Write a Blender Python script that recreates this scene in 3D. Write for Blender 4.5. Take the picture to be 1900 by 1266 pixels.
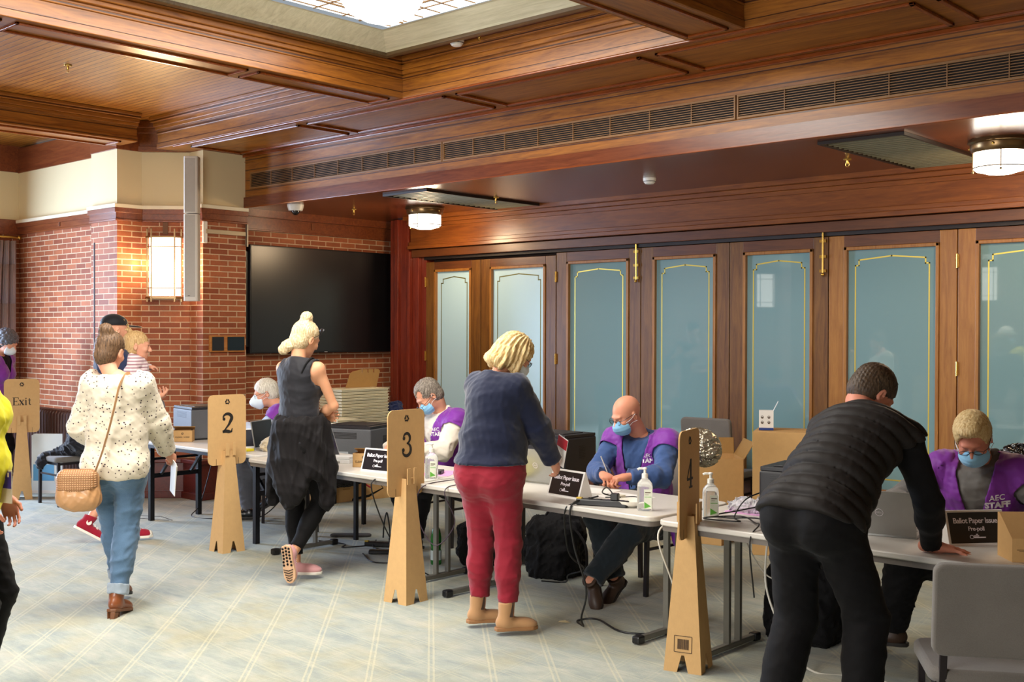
import bpy, bmesh, math, random
import numpy as np
from mathutils import Vector, Matrix
random.seed(7); np.random.seed(7)
SC = bpy.context.scene
for o in list(bpy.data.objects): bpy.data.objects.remove(o)
COL = SC.collection

# ---------------------------------------------------------------- camera
F_PX = 2090.0; YAW = math.radians(42.4); PIT = math.radians(.5); ROLL = math.radians(.15); EYE = 1.7
fw = Vector((-math.sin(YAW)*math.cos(PIT), math.cos(YAW)*math.cos(PIT), -math.sin(PIT)))
rt = Vector((math.cos(YAW), math.sin(YAW), 0)); up = rt.cross(fw)
rt, up = rt*math.cos(ROLL)+up*math.sin(ROLL), up*math.cos(ROLL)-rt*math.sin(ROLL)
cd = bpy.data.cameras.new('camera'); cd.sensor_width = 36; cd.lens = F_PX*36/1900; cd.clip_start = .05
cam = bpy.data.objects.new('camera', cd); COL.objects.link(cam)
M = Matrix((rt, up, -fw)).transposed().to_4x4(); M.translation = (0, 0, EYE)
cam.matrix_world = M
SC.camera = cam
cd.dof.use_dof = False
SC.view_settings.view_transform = 'Standard'; SC.view_settings.look = 'None'
SC.view_settings.exposure = 0.18; SC.view_settings.gamma = 1; SC.view_settings.use_curve_mapping = False
# ---------------------------------------------------------------- world and daylight
w = bpy.data.worlds.new('world'); SC.world = w; w.use_nodes = True
w.node_tree.nodes['Background'].inputs[0].default_value = (.8, .9, 1, 1)
w.node_tree.nodes['Background'].inputs[1].default_value = .35
def area(name, loc, direc, sx, sy, energy, col, spread=180):
    l = bpy.data.lights.new(name, 'AREA'); l.shape = 'RECTANGLE'; l.size = sx; l.size_y = sy
    l.energy = energy; l.color = col; l.spread = math.radians(spread)
    o = bpy.data.objects.new(name, l); COL.objects.link(o); o.location = loc
    o.rotation_euler = Vector(direc).to_track_quat('-Z', 'Z' if abs(direc[2]) < .9 else 'Y').to_euler()
    return o
def point(name, loc, energy, col, r=.1):
    l = bpy.data.lights.new(name, 'POINT'); l.energy = energy; l.color = col; l.shadow_soft_size = r
    o = bpy.data.objects.new(name, l); COL.objects.link(o); o.location = loc; return o
# daylight through the bay window of the alcove and the skylight, plus added fill from behind the camera
area('daylight_alcove_window', (-12.98, 3.3, 1.75), (1, 0, -.08), 2.6, 1.9, 450, (.54, .71, 1.0))
area('daylight_skylight', (-5.28, 3.0, 3.78), (0, 0, -1), 1.8, 4.4, 260, (1, .95, .86))
area('fill_behind_camera', (-3.4, -3.1, 1.75), (-.35, 1, -.35), 3.4, 1.9, 170, (1, .95, .88), 130)  # added fill light for the room, no known source there

for lx, ly in ((-8.53, 8.0), (-2.66, 7.72)): point('ceiling_lamp_light', (lx, ly, 2.70), 30, (1, .70, .40), .10)
area('sconce_light', (-10.37+.075, 6.11-.075, 2.345), (1, -1, 0), .26, .5, 26, (1, .66, .34))
for sx_ in (-1, 1): point('sconce_side_light', (-10.37+.7071*(sx_*.25+.10), 6.11+.7071*(sx_*.25-.10), 2.36), 8, (1, .68, .36), .13)
# ---------------------------------------------------------------- helpers
def tag(o, label=None, cat=None, group=None, kind=None):
    if label: o['label'] = label
    if cat: o['category'] = cat
    if group: o['group'] = group
    if kind: o['kind'] = kind
    return o
def thing(name, label, cat, loc=(0, 0, 0), rz=0, group=None):
    o = bpy.data.objects.new(name, None); COL.objects.link(o); o.location = loc; o.rotation_euler = (0, 0, rz)
    o.empty_display_size = .1
    return tag(o, label, cat, group)
def copy_tree(o, parent=None):
    c = o.copy(); COL.objects.link(c); c.parent = parent
    for ch in list(o.children): copy_tree(ch, c)
    return c
class MB:
    def __init__(s): s.v = []; s.f = []; s.m = []; s.cur = 0
    def add(s, vs, fs):
        b = len(s.v); s.v += [tuple(v) for v in vs]; s.f += [tuple(i+b for i in f) for f in fs]; s.m += [s.cur]*len(fs); return s
    def mat(s, i): s.cur = i; return s
    def box(s, x0, x1, y0, y1, z0, z1):
        v = [(x, y, z) for x in (x0, x1) for y in (y0, y1) for z in (z0, z1)]
        return s.add(v, [(0, 1, 3, 2), (4, 6, 7, 5), (0, 4, 5, 1), (2, 3, 7, 6), (0, 2, 6, 4), (1, 5, 7, 3)])
    def obox(s, c, size, R=None, taper=1.0):
        hx, hy, hz = [a/2 for a in size]; R = R or Matrix.Identity(3); c = Vector(c); v = []
        for x in (-hx, hx):
            for y in (-hy, hy):
                for z in (-hz, hz):
                    t = taper if z > 0 else 1
                    v.append(c+R@Vector((x*t, y*t, z)))
        return s.add(v, [(0, 1, 3, 2), (4, 6, 7, 5), (0, 4, 5, 1), (2, 3, 7, 6), (0, 2, 6, 4), (1, 5, 7, 3)])
    def bar(s, a, b, w, h, upv=(0, 0, 1)):
        a, b = Vector(a), Vector(b); d = b-a; L = d.length; z = d.normalized(); x = Vector(upv).cross(z)
        if x.length < 1e-4: x = Vector((1, 0, 0)).cross(z)
        x.normalize(); y = z.cross(x); R = Matrix((x, y, z)).transposed()
        return s.obox((a+b)/2, (w, h, L), R)
    def prism(s, poly, fn, a, b):
        """poly: list of 2d points; fn(p, t) -> 3d"""
        n = len(poly); v = [fn(p, a) for p in poly]+[fn(p, b) for p in poly]
        f = [(i, (i+1) % n, n+(i+1) % n, n+i) for i in range(n)]+[tuple(range(n))[::-1], tuple(range(n, 2*n))]
        return s.add(v, f)
    def ext(s, poly, z0, z1): return s.prism(poly, lambda p, t: (p[0], p[1], t), z0, z1)
    def tube(s, pts, r, n=8, closed=False, flat=1.0):
        pts = [Vector(p) for p in pts]; m = len(pts); rs = r if isinstance(r, (list, tuple)) else [r]*m
        vs = []; pu = None
        for i, p in enumerate(pts):
            t = (pts[(i+1) % m if closed else min(i+1, m-1)]-pts[(i-1) if closed else max(i-1, 0)])
            t = t.normalized() if t.length > 1e-9 else Vector((0, 0, 1))
            if pu is None:
                pu = Vector((0, 0, 1)) if abs(t.z) < .9 else Vector((1, 0, 0))
            x = pu-t*pu.dot(t); x.normalize(); y = t.cross(x); pu = x
            vs += [p+(x*math.cos(2*math.pi*k/n)*flat+y*math.sin(2*math.pi*k/n))*rs[i] for k in range(n)]
        fs = []
        for i in range(m if closed else m-1):
            j = (i+1) % m
            for k in range(n):
                fs.append((i*n+k, i*n+(k+1) % n, j*n+(k+1) % n, j*n+k))
        if not closed: fs += [tuple(range(n))[::-1], tuple(range((m-1)*n, m*n))]
        return s.add(vs, fs)
    def lathe(s, prof, c=(0, 0, 0), n=24, sx=1, sy=1):
        vs = []; fs = []; c = Vector(c)
        for r, z in prof:
            for k in range(n):
                a = 2*math.pi*k/n; vs.append((c.x+r*sx*math.cos(a), c.y+r*sy*math.sin(a), c.z+z))
        for i in range(len(prof)-1):
            for k in range(n): fs.append((i*n+k, i*n+(k+1) % n, (i+1)*n+(k+1) % n, (i+1)*n+k))
        if prof[0][0] > 1e-4: fs.append(tuple(range(n))[::-1])
        if prof[-1][0] > 1e-4: fs.append(tuple(range((len(prof)-1)*n, len(prof)*n)))
        return s.add(vs, fs)
    def ball(s, c, r, n=12, sz=(1, 1, 1)):
        return s.xf(lambda q: q.lathe([(math.sin(math.pi*i/n)*r, -math.cos(math.pi*i/n)*r) for i in range(n+1)], (0, 0, 0), n*2),
                    Matrix.Translation(c) @ Matrix.Diagonal((*sz, 1)))
    def xf(s, fn, Mx):
        q = MB(); q.cur = s.cur; fn(q); b = len(s.v)
        s.v += [tuple(Mx @ Vector(v)) for v in q.v]; s.f += [tuple(i+b for i in f) for f in q.f]; s.m += q.m; return s
    def build(s, name, mats, parent=None, smooth=None, bevel=0, seg=2, sub=0):
        me = bpy.data.meshes.new(name); me.from_pydata(s.v, [], s.f)
        if not isinstance(mats, (list, tuple)): mats = [mats]
        for m_ in mats: me.materials.append(m_)
        me.polygons.foreach_set('material_index', s.m)
        bm = bmesh.new(); bm.from_mesh(me); bmesh.ops.recalc_face_normals(bm, faces=bm.faces); bm.to_mesh(me); bm.free()
        if smooth is not None:
            me.shade_smooth()
            if smooth < 180: me.set_sharp_from_angle(angle=math.radians(smooth))
        o = bpy.data.objects.new(name, me); COL.objects.link(o)
        if parent: o.parent = parent
        if bevel:
            b = o.modifiers.new('bevel', 'BEVEL'); b.width = bevel; b.segments = seg; b.limit_method = 'ANGLE'; b.harden_normals = False
        if sub:
            b = o.modifiers.new('sub', 'SUBSURF'); b.levels = sub; b.render_levels = sub
        return o
def rrect(x0, x1, y0, y1, r, n=5, corners=(1, 1, 1, 1)):
    P = []
    for (cx, cy, a0, on) in ((x1-r, y0+r, -90, corners[0]), (x1-r, y1-r, 0, corners[1]), (x0+r, y1-r, 90, corners[2]), (x0+r, y0+r, 180, corners[3])):
        if on:
            for i in range(n+1):
                a = math.radians(a0+90*i/n); P.append((cx+r*math.cos(a), cy+r*math.sin(a)))
        else: P.append((cx+(r if a0 in (-90, 0) else -r), cy+(r if a0 in (0, 90) else -r)))
    return P
def spline(pts, n=8):
    P = [Vector(p) for p in pts]; out = []
    for i in range(len(P)-1):
        a, b = P[i], P[i+1]; p = P[i-1] if i else a*2-b; q = P[i+2] if i+2 < len(P) else b*2-a
        for k in range(n):
            t = k/n
            out.append(.5*((2*a)+(b-p)*t+(2*p-5*a+4*b-q)*t*t+(3*a-p-3*b+q)*t**3))
    return out+[P[-1]]
def text_mesh(name, body, size, mat, Mx, parent=None, ext=.0006, bold=0, align='CENTER', shear=0, space=1):
    c = bpy.data.curves.new(name, 'FONT'); c.body = body; c.size = size; c.extrude = ext; c.offset = bold
    c.align_x = align; c.align_y = 'CENTER'; c.shear = shear; c.space_character = space; c.resolution_u = 3
    o = bpy.data.objects.new(name, c); COL.objects.link(o)
    me = bpy.data.meshes.new_from_object(o.evaluated_get(bpy.context.evaluated_depsgraph_get()))
    bpy.data.objects.remove(o); bpy.data.curves.remove(c)
    me.transform(Mx); me.materials.clear(); me.materials.append(mat); me.name = name
    t = bpy.data.objects.new(name, me); COL.objects.link(t)
    if parent: t.parent = parent
    return t
def frame(o, x, y):
    """4x4 from origin, x axis and y axis"""
    x = Vector(x).normalized(); y = Vector(y); z = x.cross(y).normalized(); y = z.cross(x)
    m = Matrix((x, y, z)).transposed().to_4x4(); m.translation = o; return m
# ---------------------------------------------------------------- materials
class NT:
    def __init__(s, name):
        s.m = bpy.data.materials.new(name); s.m.use_nodes = True; s.t = s.m.node_tree; s.b = s.t.nodes['Principled BSDF']
    def n(s, typ, **k):
        nd = s.t.nodes.new('ShaderNode'+typ)
        for a, v in k.items():
            if a.startswith('i'):
                key = a[1:]; key = int(key) if key.isdigit() else key
                s.put(nd.inputs[key], v)
            else: setattr(nd, a, v)
        return nd
    def put(s, inp, v):
        if hasattr(v, 'links') or isinstance(v, bpy.types.NodeSocket): s.t.links.new(v, inp)
        else: inp.default_value = v
    def math(s, op, a, b=0, c=None):
        nd = s.n('Math', operation=op); s.put(nd.inputs[0], a); s.put(nd.inputs[1], b)
        if c is not None: s.put(nd.inputs[2], c)
        return nd.outputs[0]
    def coord(s): return s.n('TexCoord').outputs['Object']
    def sep(s, v): return s.n('SeparateXYZ', i0=v).outputs
    def comb(s, x, y, z):
        nd = s.n('CombineXYZ'); s.put(nd.inputs[0], x); s.put(nd.inputs[1], y); s.put(nd.inputs[2], z); return nd.outputs[0]
    def mix(s, f, a, b, mode='MIX'):
        nd = s.n('Mix', data_type='RGBA', blend_type=mode); s.put(nd.inputs[0], f); s.put(nd.inputs[6], a); s.put(nd.inputs[7], b); return nd.outputs[2]
    def ramp(s, f, stops):
        nd = s.n('ValToRGB'); s.put(nd.inputs[0], f); e = nd.color_ramp.elements
        while len(e) < len(stops): e.new(.5)
        for el, (p, c) in zip(e, stops): el.position = p; el.color = rgb(c)
        return nd.outputs[0]
    def noise(s, vec, scale, detail=3, rough=.5, dist=0):
        nd = s.n('TexNoise'); s.put(nd.inputs['Vector'], vec); nd.inputs['Scale'].default_value = scale
        nd.inputs['Detail'].default_value = detail; nd.inputs['Roughness'].default_value = rough; nd.inputs['Distortion'].default_value = dist
        return nd.outputs[0]
    def scale(s, vec, k):
        nd = s.n('VectorMath', operation='MULTIPLY'); s.put(nd.inputs[0], vec); nd.inputs[1].default_value = k; return nd.outputs[0]
    def bump(s, h, strength=.3, dist=.01):
        nd = s.n('Bump'); s.put(nd.inputs['Height'], h); nd.inputs['Strength'].default_value = strength; nd.inputs['Distance'].default_value = dist
        s.put(s.b.inputs['Normal'], nd.outputs[0]); return s
    def set(s, col=None, rough=None, metal=None, spec=None, coat=None, coatr=None, sheen=None, trans=None, ior=None):
        I = s.b.inputs
        for k, v in (('Base Color', col), ('Roughness', rough), ('Metallic', metal), ('Specular IOR Level', spec), ('Coat Weight', coat),
                     ('Coat Roughness', coatr), ('Sheen Weight', sheen), ('Transmission Weight', trans), ('IOR', ior)):
            if v is not None: s.put(I[k], rgb(v) if k == 'Base Color' and not isinstance(v, bpy.types.NodeSocket) else v)
        return s
def lin(c): return c/12.92 if c <= .04045 else ((c+.055)/1.055)**2.4
def rgb(c):
    if isinstance(c, bpy.types.NodeSocket): return c
    return (*c[:3], 1)
def hx(h): return tuple(lin(int(h[i:i+2], 16)/255) for i in (0, 2, 4))
def plain(name, h, rough=.5, metal=0, var=.06, scale=30, spec=.5, coat=0, sheen=0, bump=0, bscale=200):
    t = NT(name); c = hx(h) if isinstance(h, str) else h; co = t.coord()
    f = t.noise(co, scale, 3)
    t.set(col=t.mix(f, tuple(x*(1-var) for x in c)+(1,), tuple(min(1, x*(1+var)) for x in c)+(1,)), rough=rough, metal=metal, spec=spec, coat=coat, sheen=sheen)
    if bump: t.bump(t.noise(co, bscale, 2), bump, .002)
    return t.m
def emis(name, c, st):
    t = NT(name); t.set(col=(.9, .9, .9)); t.b.inputs['Emission Color'].default_value = (*c, 1); t.b.inputs['Emission Strength'].default_value = st; return t.m
def wood(name, c1, c2, grain='x', plank=None, pw=.09, rough=.4, groove=.05, var=.25, coat=.2, gs=1.0):
    t = NT(name); co = t.coord(); x, y, z = t.sep(co); ax = {'x': x, 'y': y, 'z': z}
    k = {'x': (1.2, 14, 14), 'y': (14, 1.2, 14), 'z': (14, 14, 1.2)}[grain]; k = tuple(a*gs for a in k)
    n1 = t.noise(t.scale(co, k), 1.6, 5, .6, 1.2); n2 = t.noise(t.scale(co, tuple(a*4 for a in k)), 2.2, 3, .6)
    f = t.math('ADD', t.math('MULTIPLY', n1, .75), t.math('MULTIPLY', n2, .25))
    c1, c2 = hx(c1), hx(c2)
    f = t.ramp(f, [(.32, (0, 0, 0)), (.68, (1, 1, 1))])
    col = t.mix(f, (*c1, 1), (*c2, 1)); h = t.math('MULTIPLY', f, .15)
    if plank:
        p = t.math('DIVIDE', ax[plank], pw); idx = t.math('FLOOR', p); fr = t.math('SUBTRACT', p, idx)
        wn = t.n('TexWhiteNoise', noise_dimensions='1D'); t.put(wn.inputs['W'], idx)
        v = t.math('ADD', t.math('MULTIPLY', wn.outputs['Value'], var), 1-var/2)
        col = t.mix(1.0, col, t.comb(v, v, v), 'MULTIPLY')
        g = t.math('LESS_THAN', t.math('ABSOLUTE', t.math('SUBTRACT', fr, .5)), .5-groove)
        col = t.mix(g, t.mix(1.0, col, (.22, .16, .14, 1), 'MULTIPLY'), col)
        h = t.math('ADD', h, g)
    t.set(col=col, rough=rough, coat=coat, coatr=.25); t.bump(h, .35, .003)
    return t.m
def brick(name, mode):
    t = NT(name); co = t.coord(); x, y, z = t.sep(co)
    u = {'x': x, 'y': y, 'd': t.math('MULTIPLY', t.math('ADD', x, y), .7071)}[mode]
    vec = t.comb(u, z, 0); b = t.n('TexBrick'); b.offset = .5; b.squash = 1
    t.put(b.inputs['Vector'], vec); I = b.inputs
    I['Scale'].default_value = 1; I['Brick Width'].default_value = .212; I['Row Height'].default_value = .0575
    I['Mortar Size'].default_value = .0055; I['Mortar Smooth'].default_value = .25; I['Bias'].default_value = -.1
    I['Color1'].default_value = (*hx('a9613c'), 1); I['Color2'].default_value = (*hx('834228'), 1); I['Mortar'].default_value = (*hx('c9ad8c'), 1)
    n = t.noise(co, 9, 4, .6); n2 = t.noise(co, 70, 3, .6)
    nn = t.math('ADD', t.math('MULTIPLY', n, .5), t.math('MULTIPLY', n2, .35)); nn = t.math('ADD', nn, .6)
    col = t.mix(1.0, b.outputs[0], t.comb(nn, nn, nn), 'MULTIPLY')
    t.set(col=col, rough=.62, spec=.35)
    t.bump(t.math('ADD', t.math('MULTIPLY', b.outputs[1], -1), t.math('MULTIPLY', n2, .25)), .5, .006)
    return t.m
W_BEAM_X = wood('oak_beam_along_x', '68360b', 'b06e22', 'x', 'z', .105, groove=.045)
W_BEAM_Y = wood('oak_beam_along_y', '68360b', 'a96821', 'y', 'z', .105, groove=.045)
W_SOFF_X = wood('soffit_wood_x', '66300c', '93531c', 'x')
W_SOFF_Y = wood('soffit_wood_y', '66300c', '93531c', 'y')
W_MOLD = wood('moulding_wood', '642a0c', '944812', 'x', rough=.25)
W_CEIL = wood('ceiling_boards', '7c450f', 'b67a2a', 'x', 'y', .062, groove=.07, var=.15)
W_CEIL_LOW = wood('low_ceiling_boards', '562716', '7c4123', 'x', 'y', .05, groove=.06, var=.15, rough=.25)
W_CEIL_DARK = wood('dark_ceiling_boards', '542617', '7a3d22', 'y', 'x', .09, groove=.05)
W_DOOR = wood('door_wood', '55300f', '7e5420', 'z', rough=.4, coat=.08)
W_DOOR_LT = wood('door_wood_light', '87531d', 'a97434', 'z', rough=.4, coat=.08)
W_DOOR_H = wood('door_rail_wood', '4b260f', '6c3d1a', 'x', rough=.4, coat=.08)
W_RED = wood('pilaster_wood', '5f1f14', '8a3620', 'z', rough=.25)
W_FRZ = wood('frieze_wood', '67301c', '8f4f2a', 'x', rough=.3)
W_PLINTH = wood('plinth_wood', '4a1712', '682419', 'x', rough=.3)
BR_X = brick('brick_along_x', 'x'); BR_Y = brick('brick_along_y', 'y'); BR_D = brick('brick_diagonal', 'd')
PLASTER = plain('cream_plaster', 'e3d3a8', .8, var=.03, scale=3)
CREAM = plain('cream_trim', 'ece2c6', .5, var=.02)
def m_carpet():
    t = NT('carpet'); co = t.coord(); x, y, z = t.sep(co)
    base = t.noise(t.scale(co, (1.2, 3.2, 1)), 2.4, 5, .62, .6); fine = t.noise(co, 160, 2, .6); strk = t.noise(t.scale(co, (5, 22, 1)), 2.2, 4, .65, .5); yel = t.noise(co, 2.1, 3, .6)
    c = t.ramp(base, [(.3, hx('8a938f')), (.5, hx('9ca297')), (.7, hx('afaea0'))])
    c = t.mix(t.ramp(yel, [(.48, (0, 0, 0)), (.72, (.7, .7, .7))]), c, (*hx('a69e79'), 1))
    fam = []
    for ang, sp, off, wd, st in ((-43.5, .305, .003, .0052, 1.0), (-7.3, .222, .05, .0042, .55), (-79.7, .222, .09, .004, .35)):
        a = math.radians(ang); nx, ny = -math.sin(a), math.cos(a)
        d = t.math('ADD', t.math('MULTIPLY', x, nx), t.math('MULTIPLY', y, ny))
        d = t.math('ADD', d, t.math('MULTIPLY', t.math('SUBTRACT', t.noise(t.scale(co, (1, 1, 1)), 14, 1), .5), .006))
        p = t.math('DIVIDE', t.math('SUBTRACT', d, off), sp); p = t.math('SUBTRACT', p, t.math('ROUND', p)); p = t.math('MULTIPLY', t.math('ABSOLUTE', p), sp)
        g = t.math('LESS_THAN', t.math('ABSOLUTE', t.math('SUBTRACT', p, .0125)), wd)
        fam.append(t.math('MULTIPLY', g, st*.42))
    g = t.math('MAXIMUM', t.math('MAXIMUM', fam[0], fam[1]), fam[2])
    c = t.mix(g, c, (*hx('cbc4a4'), 1))
    v = t.math('ADD', t.math('ADD', t.math('MULTIPLY', fine, .3), t.math('MULTIPLY', strk, .35)), .60); c = t.mix(1.0, c, t.comb(v, v, v), 'MULTIPLY')
    t.set(col=c, rough=.95, spec=.1, sheen=.2); t.bump(fine, .35, .003); return t.m
CARPET = m_carpet()
def m_glass(name, c, rough=.03, coat=1.0):
    t = NT(name); co = t.coord(); t.set(col=c, rough=.5, spec=.3, coat=coat, coatr=rough); t.b.inputs['Coat IOR'].default_value = 1.7; return t.m
GLASS_T = m_glass('teal_backed_glass', hx('73969b'), .02, 1.0)
GLASS_P = m_glass('glass_reflection_in_colour', hx('bfe4f2'), .35, .8)  # pale base colour stands in for the bright window reflected in these doors
GOLD = plain('gold_line', 'd8c25a', .35, .6, var=.02)
GOLD_D = plain('bronze_line', '6f7034', .4, .3, var=.02)
BRASS = plain('brass', 'd9b35c', .22, .9)
BRONZE = plain('bronze', '8a6f4c', .3, .85)
BLACK = plain('black_plastic', '141416', .4)
BLACK_M = plain('black_metal', '17171b', .35, .3)
GREY_M = plain('grey_metal', '77756e', .4, .4)
DK_METAL = plain('dark_grille', '2a201a', .5, .3)
WHITE_P = plain('white_plastic', 'efece4', .4)
LAMP_E = emis('lamp_glass', (1, .93, .82), 6.0)
SCONCE_E = emis('sconce_glass', (1, .95, .86), 3.0)
SKY_E = emis('skylight_glass', (1, .98, .95), 1.7)
WIN_E = emis('window_sky', (.75, .87, 1), 3.0)
# ---------------------------------------------------------------- the setting
def struct(name, mb, mats, **k): return tag(mb.build(name, mats, **k), kind='structure')
Z0 = 3.52; ZC = 3.82; YB = 5.95; YG = 6.78; YD = 8.75; ZL = 2.98; XR = 3.4; YBK = -3.3
struct('floor', MB().box(-13.3, XR, YBK-.1, 9.1, -.1, 0), CARPET)
# alcove walls (brick below, plaster above), facing the camera
def wall_seg(mbs, a, b, nrm, z_br=(0, 2.86), z_pl=(2.93, 3.75), th=.15):
    """a,b plan points of the visible face; nrm inward normal. mbs: dict of brick, plaster"""
    a, b, n = Vector(a), Vector(b), Vector(nrm)
    for key, (z0, z1) in (('b', z_br), ('p', z_pl)):
        P = [a, b, b-n*th, a-n*th]; mbs[key].ext([(p.x, p.y) for p in P], z0, z1)
def frieze(mb, a, b, nrm, z0=2.80, z1=2.93):
    a, b, n = Vector(a), Vector(b), Vector(nrm)
    for z_0, z_1, d in ((z0, z1-.03, .022), (z0, z0+.02, .03), (z1-.05, z1, .045)):
        P = [a+n*d, b+n*d, b-n*.1, a-n*.1]; mb.ext([(p.x, p.y) for p in P], z_0, z_1)
S2 = 2**-.5
P1 = (-10.54, 5.67); P2 = (-10.54, 5.94); P3 = (-10.2, 6.28); P4 = (-9.95, 6.28); P5 = (-9.95, 6.79)
segs = [((-13.05, 5.80), (-11.07, 5.80), (0, -1), 'x'), ((-11.07, 5.67), P1, (0, -1), 'x'), (P1, P2, (1, 0), 'y'),
        (P2, P3, (S2, -S2), 'd'), (P3, P4, (0, -1), 'x'), (P4, P5, (1, 0), 'y')]
names = {0: 'wall_alcove', 1: 'wall_pier_left', 2: 'wall_pier_side', 3: 'wall_pier_front', 4: 'wall_pier_return', 5: 'wall_pier_right'}
fr = MB(); cr = MB()
chain = [Vector(q) for q in ((-11.07, 5.67), P1, P2, P3, P4, P5)]
def mitre(d):
    nn = [Vector(sg[2]) for sg in segs[1:]]; out = []
    for i, q in enumerate(chain):
        v = nn[0] if i == 0 else nn[-1] if i == len(chain)-1 else (nn[i-1]+nn[i])*(2/((nn[i-1]+nn[i]).length**2))
        out.append(q+v*d)
    return out
def strip(mb, i, df, db, z0, z1):
    if i == 0:
        a, b, n = (Vector(q) for q in segs[0][:3]); P = [a+n*df, b+n*df, b+n*db, a+n*db]
    else: F_, B_ = mitre(df), mitre(db); P = [F_[i-1], F_[i], B_[i], B_[i-1]]
    mb.ext([tuple(q) for q in P], z0, z1)
for i, (a, b, n, m) in enumerate(segs):
    w1, w2 = MB(), MB(); strip(w1, i, 0, -.1, 0, 2.86); strip(w2, i, 0, -.1, 2.86, 3.75)
    o = struct(names[i], w1, {'x': BR_X, 'y': BR_Y, 'd': BR_D}[m]); w2.build('plaster', PLASTER, o)
    for z_0, z_1, d in ((2.82, 2.90, .022), (2.80, 2.82, .03), (2.88, 2.93, .045)): strip(fr, i, d, -.02, z_0, z_1)
    strip(cr, i, .05, -.02, 2.93, 2.965); strip(fr, i, .012, -.02, Z0-.005, 3.80)
struct('trim_1', fr, W_FRZ, bevel=.004); struct('trim_2', cr, CREAM)
# slot beside the small projection
struct('trim_3', MB().box(-11.01, -10.992, 5.664, 5.672, 1.0, 2.60), plain('dark_slot', '2a0f10', .6))
# plinth at the foot of the walls
pl = MB()
def band(mb, pts, dep, z0, z1, back=.05):
    pts = [Vector(p) for p in pts]; nn = []
    for i in range(len(pts)-1):
        d = (pts[i+1]-pts[i]).normalized(); nn.append(Vector((d.y, -d.x)))
    out = []
    for i, p in enumerate(pts):
        if i == 0: n = nn[0]
        elif i == len(pts)-1: n = nn[-1]
        else:
            n = nn[i-1]+nn[i]; n = n/(n.length**2)*2
        out.append(p+n*dep)
    for i in range(len(pts)-1):
        a, b = pts[i], pts[i+1]; n = nn[i]
        mb.ext([tuple(q) for q in (out[i], out[i+1], b-n*back, a-n*back)], z0, z1)
pts = [P1, P2, P3, P4, P5, (-9.95, 6.79)]
band(pl, [(-10.54, 5.60), P2, P3, P4, P5], .09, 0, .36); band(pl, [(-10.54, 5.60), P2, P3, P4, P5], .13, .36, .40); band(pl, [(-10.54, 5.6), P2, P3, P4, P5], .12, 0, .07)
pl.box(-10.2, -9.98, 6.79, 8.95, 0, .36); pl.box(-10.2, -9.95, 6.79, 8.95, .36, .40)
struct('baseboard_left', pl, W_PLINTH, bevel=.006)
# TV wall and its return beside the doors
struct('wall_left', MB().box(-10.25, -10.1, 6.7, 9.1, 0, 2.86), BR_Y)
struct('wall_left_return', MB().box(-10.2, -9.6, 8.95, 9.1, 0, 2.86), BR_X)
tr = MB(); frieze(tr, (-10.1, 6.79), (-10.1, 8.95), (1, 0), 2.76, 2.96); frieze(tr, (-10.1, 8.95), (-9.6, 8.95), (0, -1), 2.76, 2.96)
tr.box(-10.12, -10.0, 6.77, 8.95, 2.90, 2.99)
struct('trim_4', tr, W_FRZ, bevel=.004)
# alcove end wall with the bay window
e = MB(); e.box(-13.2, -13.05, -.4, 1.9, 0, 2.86); e.box(-13.2, -13.05, 4.6, 6.0, 0, 2.86); e.box(-13.2, -13.05, 1.9, 4.6, 0, .75)
struct('wall_alcove_end', e, BR_Y)
struct('wall_alcove_end_upper', MB().box(-13.2, -13.05, -.4, 6.0, 2.93, 3.8), PLASTER)
struct('trim_5', MB().box(-13.2, -13.02, -.4, 6.0, 2.80, 2.97).box(-13.2, -13.03, -.4, 6.0, 3.52, 3.85), W_FRZ)
wn = MB()
for y in (1.9, 3.2, 4.55): wn.box(-13.16, -13.06, y-.04, y+.04, .75, 2.8)
for z in (.78, 1.9, 2.77): wn.box(-13.16, -13.06, 1.9, 4.6, z-.035, z+.035)
wo = struct('window_1', wn, W_DOOR); MB().box(-13.15, -13.13, 1.9, 4.6, .75, 2.8).build('pane', WIN_E, wo)
# mirrored side of the alcove and pier, seen only in the door glass
struct('wall_alcove_far', MB().box(-13.2, -10.54, -.5, -.35, 0, 3.8), BR_X)
struct('wall_pier_far', MB().ext([(-10.54, -.5), (-10.54, -.49), (-10.2, -.83), (-9.95, -.83), (-9.95, -3.4), (-10.6, -3.4), (-10.6, -.5)], 0, 2.86), BR_D)
struct('wall_pier_far_upper', MB().ext([(-10.54, -.5), (-10.54, -.49), (-10.2, -.83), (-9.95, -.83), (-9.95, -3.4), (-10.6, -3.4), (-10.6, -.5)], 2.86, 3.8), PLASTER)
# back wall and right wall behind the camera, with made-up windows for the fill light
bw = MB(); bw.box(-10, -5.2, YBK-.15, YBK, 0, 3.8); bw.box(0, XR, YBK-.15, YBK, 0, 3.8); bw.box(-5.2, 0, YBK-.15, YBK, 0, .8); bw.box(-5.2, 0, YBK-.15, YBK, 2.7, 3.8)
struct('wall_back', bw, BR_X)
wn = MB()
for i in range(5): x = -5.2+i*1.3; wn.box(x-.05, x+.05, YBK-.12, YBK+.02, .8, 2.7)
wn.box(-5.2, 0, YBK-.12, YBK+.02, .76, .84); wn.box(-5.2, 0, YBK-.12, YBK+.02, 2.65, 2.75); wn.box(-5.2, 0, YBK-.12, YBK+.02, 1.95, 2.0)
wo = struct('window_fill', wn, W_DOOR); MB().box(-5.2, 0, YBK-.11, YBK-.09, .8, 2.7).build('pane', WIN_E, wo)  # unseen window, added to go with the fill light
struct('wall_right', MB().box(XR, XR+.15, YBK-.1, 9.1, 0, 3.85), PLASTER)
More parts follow.
